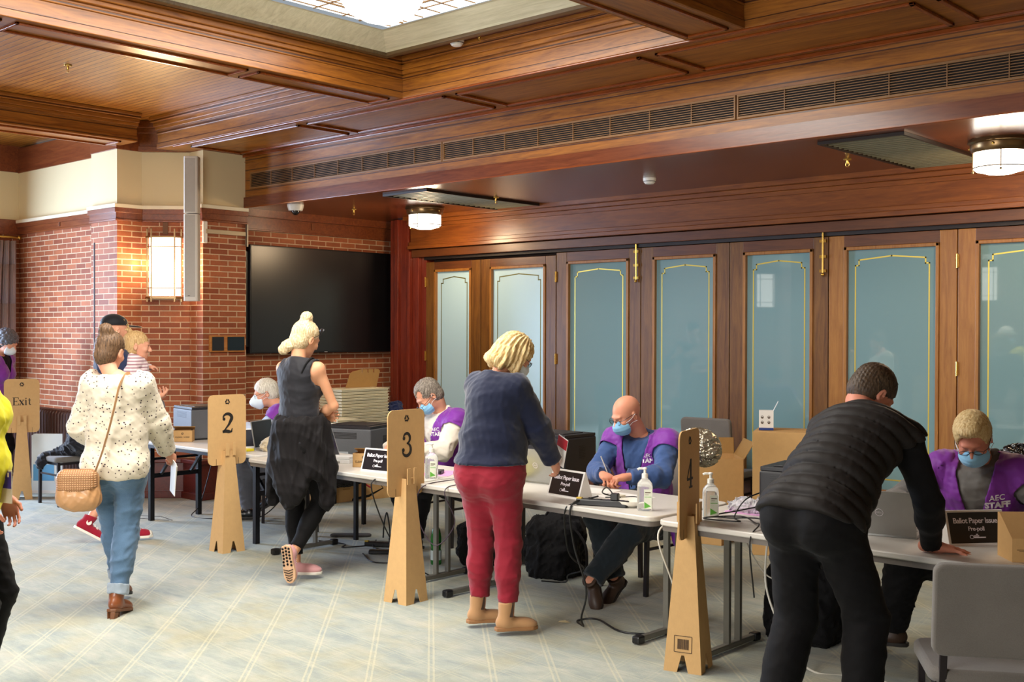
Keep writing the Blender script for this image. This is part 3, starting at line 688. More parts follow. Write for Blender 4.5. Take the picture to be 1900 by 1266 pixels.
class Person:
    def __init__(s, label, loc, face, h=1.7, skin=SKIN, sex='m', weight=1.0, name='person', cat='person', scale_head=1.0):
        f = Vector(face); s.rz = math.atan2(-f.x, f.y); s.loc = Vector((loc[0], loc[1], 0))
        s.root = thing(name, label, cat, s.loc, s.rz); s.k = h/1.72; s.skin = skin; s.sex = sex; s.w = weight; s.hs = scale_head*(.5+.5*s.k) if h > 1.2 else scale_head
        s.extra = []
    def L(s, x, y, z):
        c, n = math.cos(-s.rz), math.sin(-s.rz); dx, dy = x-s.loc.x, y-s.loc.y; return np.array([c*dx-n*dy, n*dx+c*dy, z])
    def D(s, x, y, z=0): c, n = math.cos(-s.rz), math.sin(-s.rz); return np.array([c*x-n*y, n*x+c*y, z])
    def pose(s, pelvis, lean=0, side=0, twist=0, pel_lean=0, head=(0, 0, 0), neck=None, sh=None, bend=.0, legs=None, arms=None, chest_back=0, head_off=(0, 0, 0)):
        """lean: forward pitch of the chest (rad); legs/arms: [(target, pole)] left then right"""
        k = s.k; s.pel = np.array(pelvis, float); Pm = Rx(-pel_lean)
        s.PR = Pm; s.CR = Rz(twist)@Ry(side)@Rx(-lean)
        mid = Rz(twist*.5)@Ry(side*.6)@Rx(-(lean+pel_lean)*.5)
        s.MR = mid; s.waist = s.pel+mid@V(0, 0, .17*k); s.chest = s.waist+s.CR@V(0, 0, .19*k); s.neck0 = s.chest+s.CR@V(0, -.015*k, .175*k)
        hl = lean*.45 if neck is None else neck
        NR = Rz(twist)@Ry(side*.5)@Rx(-hl); s.head = s.neck0+NR@V(0, .028*k, .165*k)*1.0+np.array(head_off); s.HR = Rz(head[0])@Ry(head[2])@Rx(-head[1])
        hw = (.205 if s.sex == 'm' else .178)*k; s.sh = []
        for i, sg in enumerate((-1, 1)): s.sh.append(s.chest+s.CR@V(sg*hw*.86, 0, .125*k)+(np.array(sh[i]) if sh else 0))
        s.hip = [s.pel+Pm@V(sg*.092*k, 0, -.04*k) for sg in (-1, 1)]
        s.elb, s.wri, s.kne, s.ank = [], [], [], []
        for i in (0, 1):
            t, p = arms[i]; e, w_ = ik(s.sh[i], t, .285*k, .255*k, p); s.elb.append(e); s.wri.append(w_)
            t, p = legs[i][:2]; e, w_ = ik(s.hip[i], t, .42*k, .415*k, p); s.kne.append(e); s.ank.append(w_)
        s.legs = legs; return s
    # ---- volumes
    def torso(s, f, o=0.0, k=.05, lower=True, upper=True, loose=0):
        q = s.k; w_ = s.w; fm = s.sex == 'f'; oo = o
        if lower:
            f.ell(s.pel, V(.165*q*w_+oo, .115*q*w_+oo, .13*q+oo), s.PR, k=k)
            for sg in (-1, 1): f.ell(s.pel+s.PR@V(sg*.075*q, -.055*q, -.055*q), V(.088, .088, .098)*q*w_+oo, s.PR, k=k)
        f.ell(s.waist, V((.138 if fm else .15)*q*w_+oo+loose, (.10)*q*w_+oo+loose, .15*q+oo), s.MR, k=k)
        if s.w > 1.05: f.ell(s.waist+s.MR@V(0, .05*q*w_, -.03), V(.13*q*w_+oo, .10*q*w_+oo, .13*q), s.MR, k=k)
        if upper:
            f.ell(s.chest, V((.148 if fm else .165)*q*w_**.5+oo, .112*q*w_+oo, .19*q+oo), s.CR, k=k)
            f.ell(s.chest+s.CR@V(0, -.02*q, .09*q), V((.165 if fm else .19)*q+oo, .085*q+oo, .075*q+oo), s.CR, k=k)
            if fm:
                for sg in (-1, 1): f.ell(s.chest+s.CR@V(sg*.07*q, .085*q, .0), V(.065*q+oo, .06*q+oo, .065*q+oo), s.CR, k=.04)
            for i in (0, 1): f.cap(s.neck0+s.CR@V(0, 0, -.05*q), s.sh[i], .05*q+oo, .052*q+oo, k=k)
            f.cap(s.neck0+s.CR@V(0, 0, -.08*q), s.neck0+s.CR@V(0, 0, -.01), .075*q+oo, .058*q+oo, k=.03)
        return f
    def arm(s, f, i, o=0.0, u0=0, u1=1, k=.03, fore=True, flat=False, lo=0):
        q = s.k; m = (1.0 if s.sex == 'm' else .86)*s.w**.3; f.cap(s.sh[i], s.elb[i], .052*q*m+o, .041*q*m+o+lo, k=k)
        if fore:
            e = s.elb[i]+(s.wri[i]-s.elb[i])*u1
            if flat: f.fru(s.elb[i], e, .041*q*m+o+lo, (.041+(.028-.041)*u1)*q*m+o+lo*.3, k=.03, e0=.02)
            else: f.cap(s.elb[i], e, .041*q*m+o, (.041+(.028-.041)*u1)*q*m+o, k=.02)
            f.ell(s.elb[i]+(s.wri[i]-s.elb[i])*.3, V(.043, .043, .05)*q*m+o, k=.03)
        return f
    def leg(s, f, i, o=0.0, k=.03, u1=1, flat=False, bag=0, calf=True):
        q = s.k; m = s.w**.6; th = .088 if s.sex == 'f' else .084
        f.cap(s.hip[i], s.kne[i], th*q*m+o, .056*q*m+o+bag*.5, k=.05)
        e = s.kne[i]+(s.ank[i]-s.kne[i])*u1; r1 = (.056+(.038-.056)*u1)*q*m
        if flat: f.fru(s.kne[i], e, .056*q*m+o+bag*.5, r1+o+bag, k=.03)
        else: f.cap(s.kne[i], e, .056*q*m+o, r1+o, k=.03)
        if calf:
            d = s.ank[i]-s.kne[i]; back = -s.legs[i][1]; back = back-d*(back@d)/(d@d); back = back/max(np.linalg.norm(back), 1e-6)
            f.ell(s.kne[i]+d*.33+back*.018, V(.05, .05, .11)*q*m+o, ortho(y=np.array([.01, 1, .02]), z=-d), k=.04)
        return f
    def head_field(s, f):
        c, R, h = s.head, s.HR, s.hs; P = lambda *a: c+R@(np.array(a)*h); r = lambda *a: np.array(a)*h
        f.ell(P(0, -.012, .035), r(.077, .098, .088), R, k=.02); f.ell(P(0, .03, -.02), r(.064, .066, .085), R, k=.03)
        f.ell(P(0, .05, -.072), r(.044, .040, .034), R, k=.03); f.ell(P(0, .078, -.096), r(.02, .016, .016), R, k=.02)
        for sg in (-1, 1):
            f.ell(P(sg*.031, .103, .006), r(.018, .014, .011), R, k=.012, sub=True)
            f.ell(P(sg*.042, .072, -.022), r(.02, .02, .018), R, k=.02)
            f.ell(P(sg*.031, .083, .004), r(.014, .011, .010), R, k=.004)
            f.ell(P(sg*.079, -.004, -.006), r(.009, .019, .031), R@Rz(sg*-.35), k=.006); f.ell(P(sg*.085, .002, -.006), r(.004, .010, .019), R@Rz(sg*-.35), k=.005, sub=True)
        f.ell(P(0, .086, .026), r(.045, .016, .011), R, k=.015)
        f.cap(P(0, .095, .012), P(0, .117, -.026), .008*h, .0125*h, k=.012)
        for sg in (-1, 1): f.ell(P(sg*.011, .106, -.03), r(.009, .011, .008), R, k=.006)
        f.ell(P(0, .094, -.054), r(.023, .011, .006), R, k=.005); f.ell(P(0, .092, -.066), r(.019, .011, .006), R, k=.005)
        f.cap(s.neck0+s.CR@V(0, -.01, -.04*s.k), s.head+s.HR@V(0, -.025, -.07)*h, .060*s.k*(1 if s.sex == 'm' else .88), .056*s.k*(1 if s.sex == 'm' else .86), k=.03)
        return f
    def body(s, hands, legs=True, vox=.0085):
        f = Field(); s.torso(f, -.006)
        for i in (0, 1):
            s.arm(f, i, -.004)
            if legs: s.leg(f, i, -.006)
        g = Field(); s.head_field(g); parts = [(*f.mesh(vox), 0), (*g.mesh(.0048), 0)]
        for i, hd in enumerate(hands):
            if hd: parts.append((*hand_mesh(s.wri[i], hd[0], hd[1], (1 if i == 0 else -1)*(hd[5] if len(hd) > 5 else 1), hd[2], s.k*(1.0 if s.sex == 'm' else .9), hd[3] if len(hd) > 3 else .1, hd[4] if len(hd) > 4 else .5), 0))
        s.bodyobj = np_obj('body', parts, s.skin, s.root, relax=1); return s.bodyobj
    def eyes(s, closed=True):
        h = s.hs
        for sg in (-1, 1):
            m = MB(); p = s.head+s.HR@V(sg*.031, .090, .002)*h; m.xf(lambda q: q.cur or q.ball((0, 0, 0), .0075*h, 6, (1.3, .6, .5)), Matrix.Translation(p) @ Matrix(s.HR.tolist()).to_4x4()); m.build('eye', EYE_D, s.root, smooth=180)
    def HM(s):
        m = Matrix((s.HR*s.hs).tolist()).to_4x4(); m.translation = s.head; return m
    def hair(s, style, mat, seed=1, fz=0):
        f = Field(); c, R, h = s.head, s.HR, s.hs; P = lambda *a: c+R@(np.array(a)*h); r = lambda *a: np.array(a)*h; amp = .004
        face = lambda dz=0, dy=0: f.ell(P(0, .115+dy, -.035+dz), r(.085, .085, .098), R, k=.01, sub=True)
        Ri = R.T
        def strands(fr, am, rad=True):
            def d(Pt):
                q = [sum(Ri[i, j]*(Pt[j]-c[j]) for j in range(3)) for i in range(3)]; th = np.arctan2(q[0], -q[1]+.02*0)
                return am*(np.sin(fr*th+8*q[2]/.1*.3+2*np.sin(25*q[2]))+.6*np.sin(fr*2.3*th+3+20*q[2]))
            return d
        if style in ('short', 'crop', 'grey_short'):
            t = .012 if style == 'short' else .007
            f.ell(P(0, -.012, .042), r(.077+t, .098+t, .088+t), R, k=.01); f.ell(P(0, -.035, -.01), r(.072+t*.6, .078+t*.5, .08), R, k=.02)
            face(fz); f.half(P(0, 0, -.075), R@V(0, .5, -1)); 
            for sg in (-1, 1): f.ell(P(sg*.088, .02, -.03), r(.03, .035, .035), R, k=.008, sub=True)
            if style == 'short': f.ell(P(0, .06, .10), r(.055, .045, .028), R, k=.02)
            ds = strands(46, .0022)
        elif style == 'receding':
            f.ell(P(0, -.016, .042), r(.088, .106, .094), R, k=.01); f.ell(P(0, -.04, -.02), r(.076, .074, .078), R, k=.02); face(0)
            for sg in (-1, 1): f.ell(P(sg*.046, .10, .075), r(.036, .055, .045), R, k=.012, sub=True); f.ell(P(sg*.088, .02, -.03), r(.03, .03, .035), R, k=.008, sub=True)
            ds = strands(40, .004)
        elif style == 'balding':
            f.ell(P(0, -.02, .03), r(.085, .100, .088), R, k=.01); f.ell(P(0, -.04, -.02), r(.074, .072, .075), R, k=.02); face(0)
            f.ell(P(0, .055, .10), r(.06, .075, .05), R, k=.01, sub=True); f.ell(P(0, .03, .128), r(.022, .055, .016), R, k=.012)
            for sg in (-1, 1): f.ell(P(sg*.088, .02, -.03), r(.03, .03, .035), R, k=.008, sub=True)
            ds = strands(40, .003)
        elif style in ('bun', 'high_bun'):
            f.ell(P(0, -.016, .038), r(.083, .102, .092), R, k=.01); f.ell(P(0, -.04, -.03), r(.070, .072, .078), R, k=.02); face(0, .01)
            for sg in (-1, 1): f.ell(P(sg*.09, .008, -.02), r(.028, .028, .04), R, k=.008, sub=True)
            f.half(P(0, 0, -.10), R@V(0, .3, -1))
            b = P(-.008, -.085, .115) if style == 'bun' else P(0, -.055, .138)
            f.ell(b, r(.044, .042, .042), R, k=.02)
            for a in range(5): f.cap(b+R@V(.03*math.cos(a*1.3), -.012, .028*math.sin(a*1.3))*h, b+R@V(.03*math.cos(a*1.3+1), .0, .028*math.sin(a*1.3+1))*h, .014*h, k=.005)
            ds = strands(40, .0022)
        elif style == 'pony':
            f.ell(P(0, -.014, .038), r(.082, .102, .092), R, k=.01); f.ell(P(0, -.03, -.02), r(.074, .078, .085), R, k=.02); face(-.02)
            b = P(0, -.075, .125); f.ell(b, r(.02, .02, .02), R, k=.01)
            rs = np.random.RandomState(4)
            for a in range(9): v = R@(V(rs.normal()*.5, -.5+rs.normal()*.4, .6+rs.normal()*.4)); f.cap(b, b+v*.07*h, .006*h, .003*h, k=.005)
            ds = strands(40, .0025)
        elif style == 'bob':
            f.ell(P(0, -.012, .04), r(.092, .108, .095), R, k=.01)
            f.ell(P(0, -.045, -.03), r(.096, .088, .105), R, k=.03)
            for sg in (-1, 1):
                f.cap(P(sg*.075, .02, .04), P(sg*.080, .035, -.095), .028*h, .022*h, k=.025); f.cap(P(sg*.072, -.05, 0), P(sg*.088, -.06, -.105), .035*h, .026*h, k=.03)
            f.cap(P(-.07, -.10, -.09), P(.07, -.10, -.09), .028*h, k=.03)
            f.ell(P(0, .13, -.045), r(.062, .095, .11), R, k=.012, sub=True); f.ell(P(0, .0, -.12), r(.05, .06, .05), R, k=.01, sub=True)
            ds = strands(22, .0055)
        elif style == 'curly':
            f.ell(P(0, -.02, .045), r(.102, .118, .10), R, k=.01); f.ell(P(0, -.05, -.02), r(.09, .085, .085), R, k=.02); face(-.01)
            def ds(Pt): return .008*np.sin(110*Pt[0]+2*np.sin(60*Pt[2]))*np.sin(110*Pt[1]+1)*np.sin(110*Pt[2])
        v = f.mesh(.0055, lambda Pt: ds(Pt)); return np_obj('hair', [(*v, 0)], mat, s.root, relax=1)
    def ear_loops(s, o, y0=.055, z0=-.02, z1=-.062):
        for sg in (-1, 1):
            m = MB()
            for z in (z0, z1):
                P = [(sg*.060, .075, z), (sg*.077, .035, z*.6+.002), (sg*.088, -.004, .012 if z == z0 else -.035)]
                m.tube(spline([tuple(s.head+s.HR@(np.array(p)*s.hs)) for p in P], 4), .0014, 5)
            m.build('ear_loop', LOOP, o, smooth=60)
    def mask(s, mat=MASK_B, kind='surgical'):
        f = Field(); h = s.hs; P = lambda *a: s.head+s.HR@(np.array(a)*h); r = lambda *a: np.array(a)*h
        if kind == 'surgical':
            f.ell(P(0, .05, -.055), r(.073, .079, .058), s.HR, k=.01); f.cap(P(0, .08, -.02), P(0, .106, -.036), .014*h, .014*h, k=.04)
            f.half(P(0, .055, 0), s.HR@V(0, -1, 0)); f.half(P(0, .06, -.008), s.HR@V(0, -.35, 1)); f.half(P(0, .08, -.112), s.HR@V(0, .1, -1))
            d = lambda Pt: .0018*np.abs(np.sin(140*sum(s.HR[i, 2]*(Pt[i]-s.head[i]) for i in range(3))))
        else:
            f.ell(P(0, .06, -.05), r(.066, .07, .06), s.HR, k=.01); f.cap(P(0, .09, -.0), P(0, .135, -.045), .016*h, .022*h, k=.05); f.cap(P(0, .135, -.045), P(0, .09, -.1), .022*h, .02*h, k=.04)
            f.half(P(0, .055, 0), s.HR@V(0, -1, 0)); d = None
        o = np_obj('face_mask', [(*f.mesh(.004, d), 0)], mat, s.root, relax=1); s.ear_loops(o)
        tag(o, 'pale blue pleated mask' if mat is MASK_B else 'white pointed respirator mask'); return o
    def glasses(s, dz=.0, mat=None, slide=0, half=False):
        h = s.hs; m = MB(); g = MB(); Mh = s.HM(); y = .108+slide
        def fn(q):
            for sg in (-1, 1):
                pts = [(sg*.033+.024*math.cos(a), y-.001*abs(math.cos(a)), dz+slide*-.6+(.017 if not half else .012)*math.sin(a)) for a in [i*math.pi/8 for i in range(16)]]
                q.tube(pts, .0016, 5, closed=True)
                q.tube([(sg*.056, y-.003, dz+.006-slide*.6), (sg*.076, y-.02, dz+.010-slide*.4), (sg*.084, .0, dz+.012), (sg*.083, -.02, dz-.005)], .0017, 5)
            q.tube([(-.010, y, dz+.004-slide*.6), (0, y+.002, dz+.007-slide*.6), (.010, y, dz+.004-slide*.6)], .0015, 5)
        m.xf(fn, Mh); o = m.build('glasses', mat or FRAME_D, s.root, smooth=60); 
        def fl(q):
            for sg in (-1, 1): q.add([(sg*.033+.023*math.cos(a), y, dz-slide*.6+(.016 if not half else .011)*math.sin(a)) for a in [i*math.pi/8 for i in range(16)]], [tuple(range(16))])
        g.xf(fl, Mh); g.build('lens', LENS, o)
        return o
    def shirt(s, mat, o=.012, sleeve=1.0, hem=.0, name='shirt', loose=0, disp=.006, seed=3, lower=True, neckcut=.0, vox=.008, sleeves=(1, 1), extra=None, cuff=0, lo=0):
        s.sp = (o, loose, disp, seed, lo); f = Field(); s.torso(f, o, lower=lower, loose=loose)
        if extra: extra(f)
        R = s.PR; f.half(s.pel+R@V(0, 0, hem), R@V(0, 0, -1), k=.006)
        nc = s.neck0+s.CR@V(0, .01, .012+neckcut); f.half(nc, s.CR@V(0, .25, 1), k=.006, lo=nc-.12, hi=nc+.12)
        for i in (0, 1):
            if sleeves[i]: s.arm(f, i, o, u1=sleeve*.97, flat=True, fore=sleeve > 0, lo=lo)
        s.shirtobj = np_obj(name, [(*f.mesh(vox, (lambda P: fold(P, seed, 1.0, disp)) if disp else None), 0)], mat, s.root, relax=1); return s.shirtobj
    def pants(s, mat, o=.008, u1=1.0, bag=0.0, seed=5, disp=.006, top=.12, name='trousers', vox=.0085, extra=None, calf=True, fscale=1):
        f = Field(); s.torso(f, o, upper=False, k=.04)
        for i in (0, 1): s.leg(f, i, o, u1=u1, flat=True, bag=bag, calf=calf)
        if extra: extra(f)
        f.half(s.pel+s.MR@V(0, 0, top*s.k), s.MR@V(0, 0, 1), k=.006, lo=s.pel-V(.3, .24, .2), hi=s.pel+V(.3, .18, .45))
        return np_obj(name, [(*f.mesh(vox, lambda P: fold(P, seed, fscale, disp, (.4, .4, 1.4))), 0)], mat, s.root, relax=1)
    def shoe(s, i, mat, sole, toe, up_=(0, 0, 1), name='shoe', L=.27, boot=0, heel=0, drop=.085, solez=.02, lace=None, low=False, label=None):
        """toe direction, up direction of the foot, both local"""
        q = s.k; R = ortho(y=toe, z=up_); a = s.ank[i]; P = lambda *c: a+R@(np.array(c)*q); r = lambda *c: np.array(c)*q
        f = Field(); b = -drop
        f.ell(P(0, -.02, b+.045), r(.036, .055, .045), R, k=.02); f.ell(P(0, .06, b+.04), r(.040, .08, .035), R, k=.03); f.ell(P(0, .125, b+.03), r(.043, .055, .028), R, k=.03)
        f.cap(P(0, -.015, b+.05), P(0, -.008, b+.085+boot), .042*q, (.050 if boot else .036)*q, k=.02)
        f.half(P(0, 0, b+.012), R@V(0, 0, -1)); f.half(P(0, 0, b+.088+boot), R@V(0, -.15, 1))
        o = np_obj(name, [(*f.mesh(.0055, None), 0)], mat, s.root, relax=1)
        if label: tag(o, label)
        g = MB(); pts = [(.0, -.082), (.03, -.072), (.039, -.04), (.036, .03), (.047, .1), (.044, .145), (.02, .178), (0, .184), (-.024, .176), (-.042, .14), (-.042, .08), (-.034, .0), (-.039, -.04), (-.03, -.072)]
        z1 = .016+heel*.0
        def fn(qq):
            qq.prism(pts, lambda p, t: tuple(P(p[0], p[1], t)), b-(0 if not heel else .0), b+z1+.004)
            if heel: qq.prism([(x*.9, y) for x, y in pts if y < .0]+[(-.03, -.005), (.03, -.005)][::-1], lambda p, t: tuple(P(p[0]*(1 if t > b-.01 else .85), p[1], t)), b-heel, b)
        fn(g); g.build('sole', sole, o, smooth=50, bevel=.003)
        if lace:
            m = MB()
            for j in range(4):
                y = .02+j*.026; zt = b+.100-j*.010
                m.tube([tuple(P(-.028, y, zt-.018)), tuple(P(0, y+.006, zt+.002)), tuple(P(.026, y+.012, zt-.012))], .0028*q, 5); m.tube([tuple(P(.026, y, zt-.012)), tuple(P(0, y+.006, zt+.002)), tuple(P(-.026, y+.012, zt-.012))], .0028*q, 5)
            m.build('lace', lace, o, smooth=60)
        return o
    def staff_vest(s, text=True, vneck=.16, txt=(.085, .02), hem=-.02, tsize=.03, off=.011):
        """the vest follows the shirt below it: the faces inside the vest's outline, lifted off the cloth"""
        so, sl, sd, ss, slo = s.sp; R = s.CR; me = s.shirtobj.data; n = len(me.vertices)
        Vv = np.empty(n*3); me.vertices.foreach_get('co', Vv); Vv = Vv.reshape(-1, 3); N = np.empty(n*3); me.vertices.foreach_get('normal', N); N = N.reshape(-1, 3)
        F = np.empty(len(me.polygons)*4, int); me.loops.foreach_get('vertex_index', F); F = F.reshape(-1, 4)
        ev = lambda f: np.min([fn(Vv[:, 0], Vv[:, 1], Vv[:, 2]) for fn, *_r, sub in f.ops if sub is False], axis=0)
        ft = Field(); s.torso(ft, so, loose=sl); keep = np.ones(n, bool); dt = ev(ft)
        for i in (0, 1):
            fa = Field(); fa.cap(s.sh[i], s.elb[i], .054, .048); fa.cap(s.elb[i], s.wri[i], .048, .035); d = s.elb[i]-s.sh[i]; d = d/np.linalg.norm(d)
            da = ev(fa)-so-slo; al = (Vv-s.sh[i])@d; keep &= ~((da < dt-.004) & (al > .085))
        u = (Vv-s.neck0)@R; keep &= ~((np.abs(u[:, 0]) < (u[:, 2]+vneck)*(.085/vneck)) & (u[:, 1] > -.02)) & ~((u[:, 2] > -.012) & (np.abs(u[:, 0]) < .075))
        keep &= ((Vv-s.pel)@s.PR)[:, 2] > hem
        F = F[keep[F].all(1)]; Vv, N2 = Vv.copy(), N; used = np.unique(F); mp = -np.ones(n, int); mp[used] = np.arange(len(used)); Vv = Vv[used]; N = N[used]; F = mp[F]
        lab0 = len(Vv); W_ = np.concatenate([Vv, N], 1); W_, F = biggest(W_, F); Vv, N = W_[:, :3].copy(), W_[:, 3:]
        E_ = np.concatenate([F[:, [0, 1]], F[:, [1, 2]], F[:, [2, 3]], F[:, [3, 0]]]); Es = np.sort(E_, 1); uq, cnt = np.unique(Es, axis=0, return_counts=True); bd = uq[cnt == 1]
        for _ in range(8):
            acc = np.zeros_like(Vv); c = np.zeros(len(Vv)); np.add.at(acc, bd[:, 0], Vv[bd[:, 1]]); np.add.at(acc, bd[:, 1], Vv[bd[:, 0]]); np.add.at(c, bd[:, 0], 1); np.add.at(c, bd[:, 1], 1)
            m_ = c > 0; Vv[m_] = .5*Vv[m_]+.5*acc[m_]/c[m_][:, None]
        Vv = Vv+N*off
        ob = np_obj('staff_vest', [(Vv, F, 0)], PURPLE, s.root); md = ob.modifiers.new('cloth thickness', 'SOLIDIFY'); md.thickness = .004; md.offset = 0
        tag(ob, 'purple sleeveless staff vest with white lettering' if text else 'purple sleeveless vest')
        if text: s.print_on(ob, [('AEC', 1.0, 0), ('STAFF', 1.15, 1)], txt[0], txt[1], tsize)
        return ob
    def print_on(s, ob, lines, x, z, size, shadow=None, mat=None):
        """lettering projected on the front of the chest, u right in chest frame"""
        me = ob.data; R = Matrix(s.CR.tolist()); c = Vector(s.chest)
        from mathutils.bvhtree import BVHTree
        bv = BVHTree.FromPolygons([v.co for v in me.vertices], [tuple(p.vertices) for p in me.polygons])
        for body, k, row in lines:
            t = text_mesh('lettering', body, size*k, mat or WHITE_TXT, Matrix.Identity(4), ext=0, bold=.0006 if row == 0 else .0022)
            for v in t.data.vertices:
                # text x runs towards the wearer's left (-x local) as seen from the front
                p = c+R @ Vector((x-v.co.x, .35, z+v.co.y-row*size*1.0))
                hit = bv.ray_cast(p, R @ Vector((0, -1, 0)), .6)
                v.co = (hit[0]+R @ Vector((0, .0035, 0))) if hit[0] else p-R @ Vector((0, .2, 0))
            t.data.update(); t.parent = ob
    def lanyard(s, mat, drop=.3, card=None):
        R = s.CR; c = s.chest; q = s.k; fr = lambda x, y, z: tuple(c+R@(np.array([x, y, z])*q)); m = MB()
        for sg in (-1, 1): m.tube(spline([fr(sg*.055, -.03, .20), fr(sg*.075, .09, .13), fr(sg*.05, .145, 0), fr(0, .16, -drop*.6)], 6), .0035, 5)
        m.build('lanyard', mat, s.root, smooth=60)
def toward(a):
    """a = 0 straight away from the photographer, 90 towards the right of the picture"""
    a = math.radians(a); cf, cr_ = Vector((-.674, .738)), Vector((.738, .674)); return cf*math.cos(a)+cr_*math.sin(a)
HL_BROWN = hair_mat('hair_brown', '3a2a1e', '7d5f44'); HL_BLOND = hair_mat('hair_blond', 'c79f62', 'eed9a4', (40, 40, 5)); HL_BLOND2 = hair_mat('hair_pale_blond', 'bd9a68', 'efe0bb')
HL_GREY = hair_mat('hair_grey', '4d443c', 'a89d90'); HL_WHITE = hair_mat('hair_white', 'b0a897', 'ece7da'); HL_DK = hair_mat('hair_dark', '241b15', '5c4834'); HL_TOT = hair_mat('hair_toddler', 'a07a4c', 'dcbb84'); HL_CURL = hair_mat('hair_curly', '2c2a2c', '77767c', (50, 50, 50))
HL_SANDY = hair_mat('hair_sandy', 'b9945c', 'e6d2a0', (50, 50, 12))
NAVY = cloth_mat('navy_knit', '131a33', .1, .9, .35); MAROON = cloth_mat('maroon_denim', '8a1a2c', .08, .75, .2); BLK = cloth_mat('black_cloth', '0b0a0c', .1, .8, .03); BLK2 = cloth_mat('black_jacket', '120f11', .12, .75, .05)
TANK = cloth_mat('charcoal_top', '1f1f25', .08, .6, .2); BLUE_T = cloth_mat('blue_top', '3d5687', .08, .8); WHITE_S = cloth_mat('white_shirt', 'ded5c6', .05, .8); GREY_S = cloth_mat('grey_check_shirt', '6a6866', .3, .85, weave=700)
DKJEAN = cloth_mat('dark_jeans', '20282e', .15, .85); GREYTR = cloth_mat('grey_trousers', '5b5b62', .1, .85); YEL = cloth_mat('yellow_vest', 'dcd21c', .06, .6, .1); NAVY2 = cloth_mat('navy_tee', '262f4c', .1)
TANBOOT = cloth_mat('tan_suede', 'b58a60', .06, .7); BRNBOOT = plain('brown_leather', '7c4423', .4, coat=.2); BRN = plain('dark_brown_leather', '3c2a1e', .5); PINK = cloth_mat('pink_mesh', 'd9a0a2', .06, .8); PINKSOLE = plain('peach_sole', 'e0b48e', .6); WSOLE = plain('white_sole', 'e8e2d6', .5); DKSOLE = plain('dark_sole', '26221f', .6); REDC = cloth_mat('red_canvas', '96182e', .08, .85); LACE = plain('white_lace', 'efece4', .7)
def m_jeans():
    t = NT('blue_jeans'); co = t.coord(); n = t.noise(co, 6, 3); w_ = t.noise(t.scale(co, (300, 300, 60)), 1.5, 2)
    t.set(col=t.mix(t.math('ADD', t.math('MULTIPLY', n, .7), t.math('MULTIPLY', w_, .3)), (*hx('27405e'), 1), (*hx('6a8cac'), 1)), rough=.85, sheen=.15); t.bump(w_, .3, .001); return t.m
JEANS = m_jeans()
def m_dots():
    t = NT('dotted_blouse'); co = t.coord(); v = t.n('TexVoronoi', feature='F1'); t.put(v.inputs['Vector'], t.scale(co, (1, 1, 1))); v.inputs['Scale'].default_value = 44; v.inputs['Randomness'].default_value = .75
    n = t.noise(co, 60, 1); d = t.math('LESS_THAN', v.outputs['Distance'], t.math('ADD', t.math('MULTIPLY', n, .16), .13))
    # brush strokes only where the cell is near the cloth surface
    t.set(col=t.mix(d, (*hx('d0c6b2'), 1), (*hx('3a2530'), 1)), rough=.8, sheen=.2); return t.m
DOTS = m_dots()
def m_stripe():
    t = NT('striped_top'); co = t.coord(); x, y, z = t.sep(co); f = t.math('FRACT', t.math('MULTIPLY', z, 40)); g = t.math('LESS_THAN', f, .42)
    t.set(col=t.mix(g, (*hx('e6d6d8'), 1), (*hx('a9808c'), 1)), rough=.85, sheen=.2); return t.m
STRIPE = m_stripe()
def card(s, name, c, R, w_, h, mat, parent=None, extra=None, t=.002):
    m = MB(); m.obox(c, (w_, t, h), Matrix(np.array(R).tolist())); return m.build(name, mat, parent or s.root)
# ------------------------------------------------ woman in the dotted blouse
p = Person('person in dotted cream blouse and blue jeans, walking away with a tan shoulder bag', (-6.33, 3.40), toward(-2), 1.63, SKIN, 'f', 1.08)
p.pose((0, 0, .92), lean=.03, twist=-.08, head=(-.25, .28, .1),
       legs=[((-.06, .26, .13), V(0, 1, 0)), ((.03, -.08, .105), V(.0, 1, 0))],
       arms=[((-.17, .22, .97), V(-.6, -1, 0)), ((.25, .24, .90), V(.8, -1, 0))], head_off=(-.055, .015, -.012))
p.body([(V(.4, .8, .1), V(1, 0, 0), .6), (V(.35, .6, -.55), V(-1, .2, 0), .8)])
p.hair('bun', HL_BROWN)
p.shirt(DOTS, .022, .95, -.10, 'blouse', loose=.015, disp=.007, seed=11, lo=.012, neckcut=-.035)
p.pants(JEANS, .006, .86, .0, 5, .008, .1, 'jeans')
CUFF = cloth_mat('cuff_denim', '8d99a4', .08)
for i in (0, 1):
    m = Field(); a = p.kne[i]+(p.ank[i]-p.kne[i])*.80; b = p.kne[i]+(p.ank[i]-p.kne[i])*.93; m.fru(a, b, .056, .058)
    np_obj('jeans_cuff', [(*m.mesh(.006, lambda P: fold(P, 3, 1.5, .005)), 0)], CUFF, p.root, relax=1)
p.shoe(0, BRNBOOT, DKSOLE, V(.05, .9, -.35), (0, .3, 1), 'boot', boot=.05, heel=.03); p.shoe(1, BRNBOOT, plain('stacked_heel', '6d4326', .5), V(0.15, 1, -.25), (0, .2, 1), 'boot', boot=.05, heel=.045)
DOTW = p
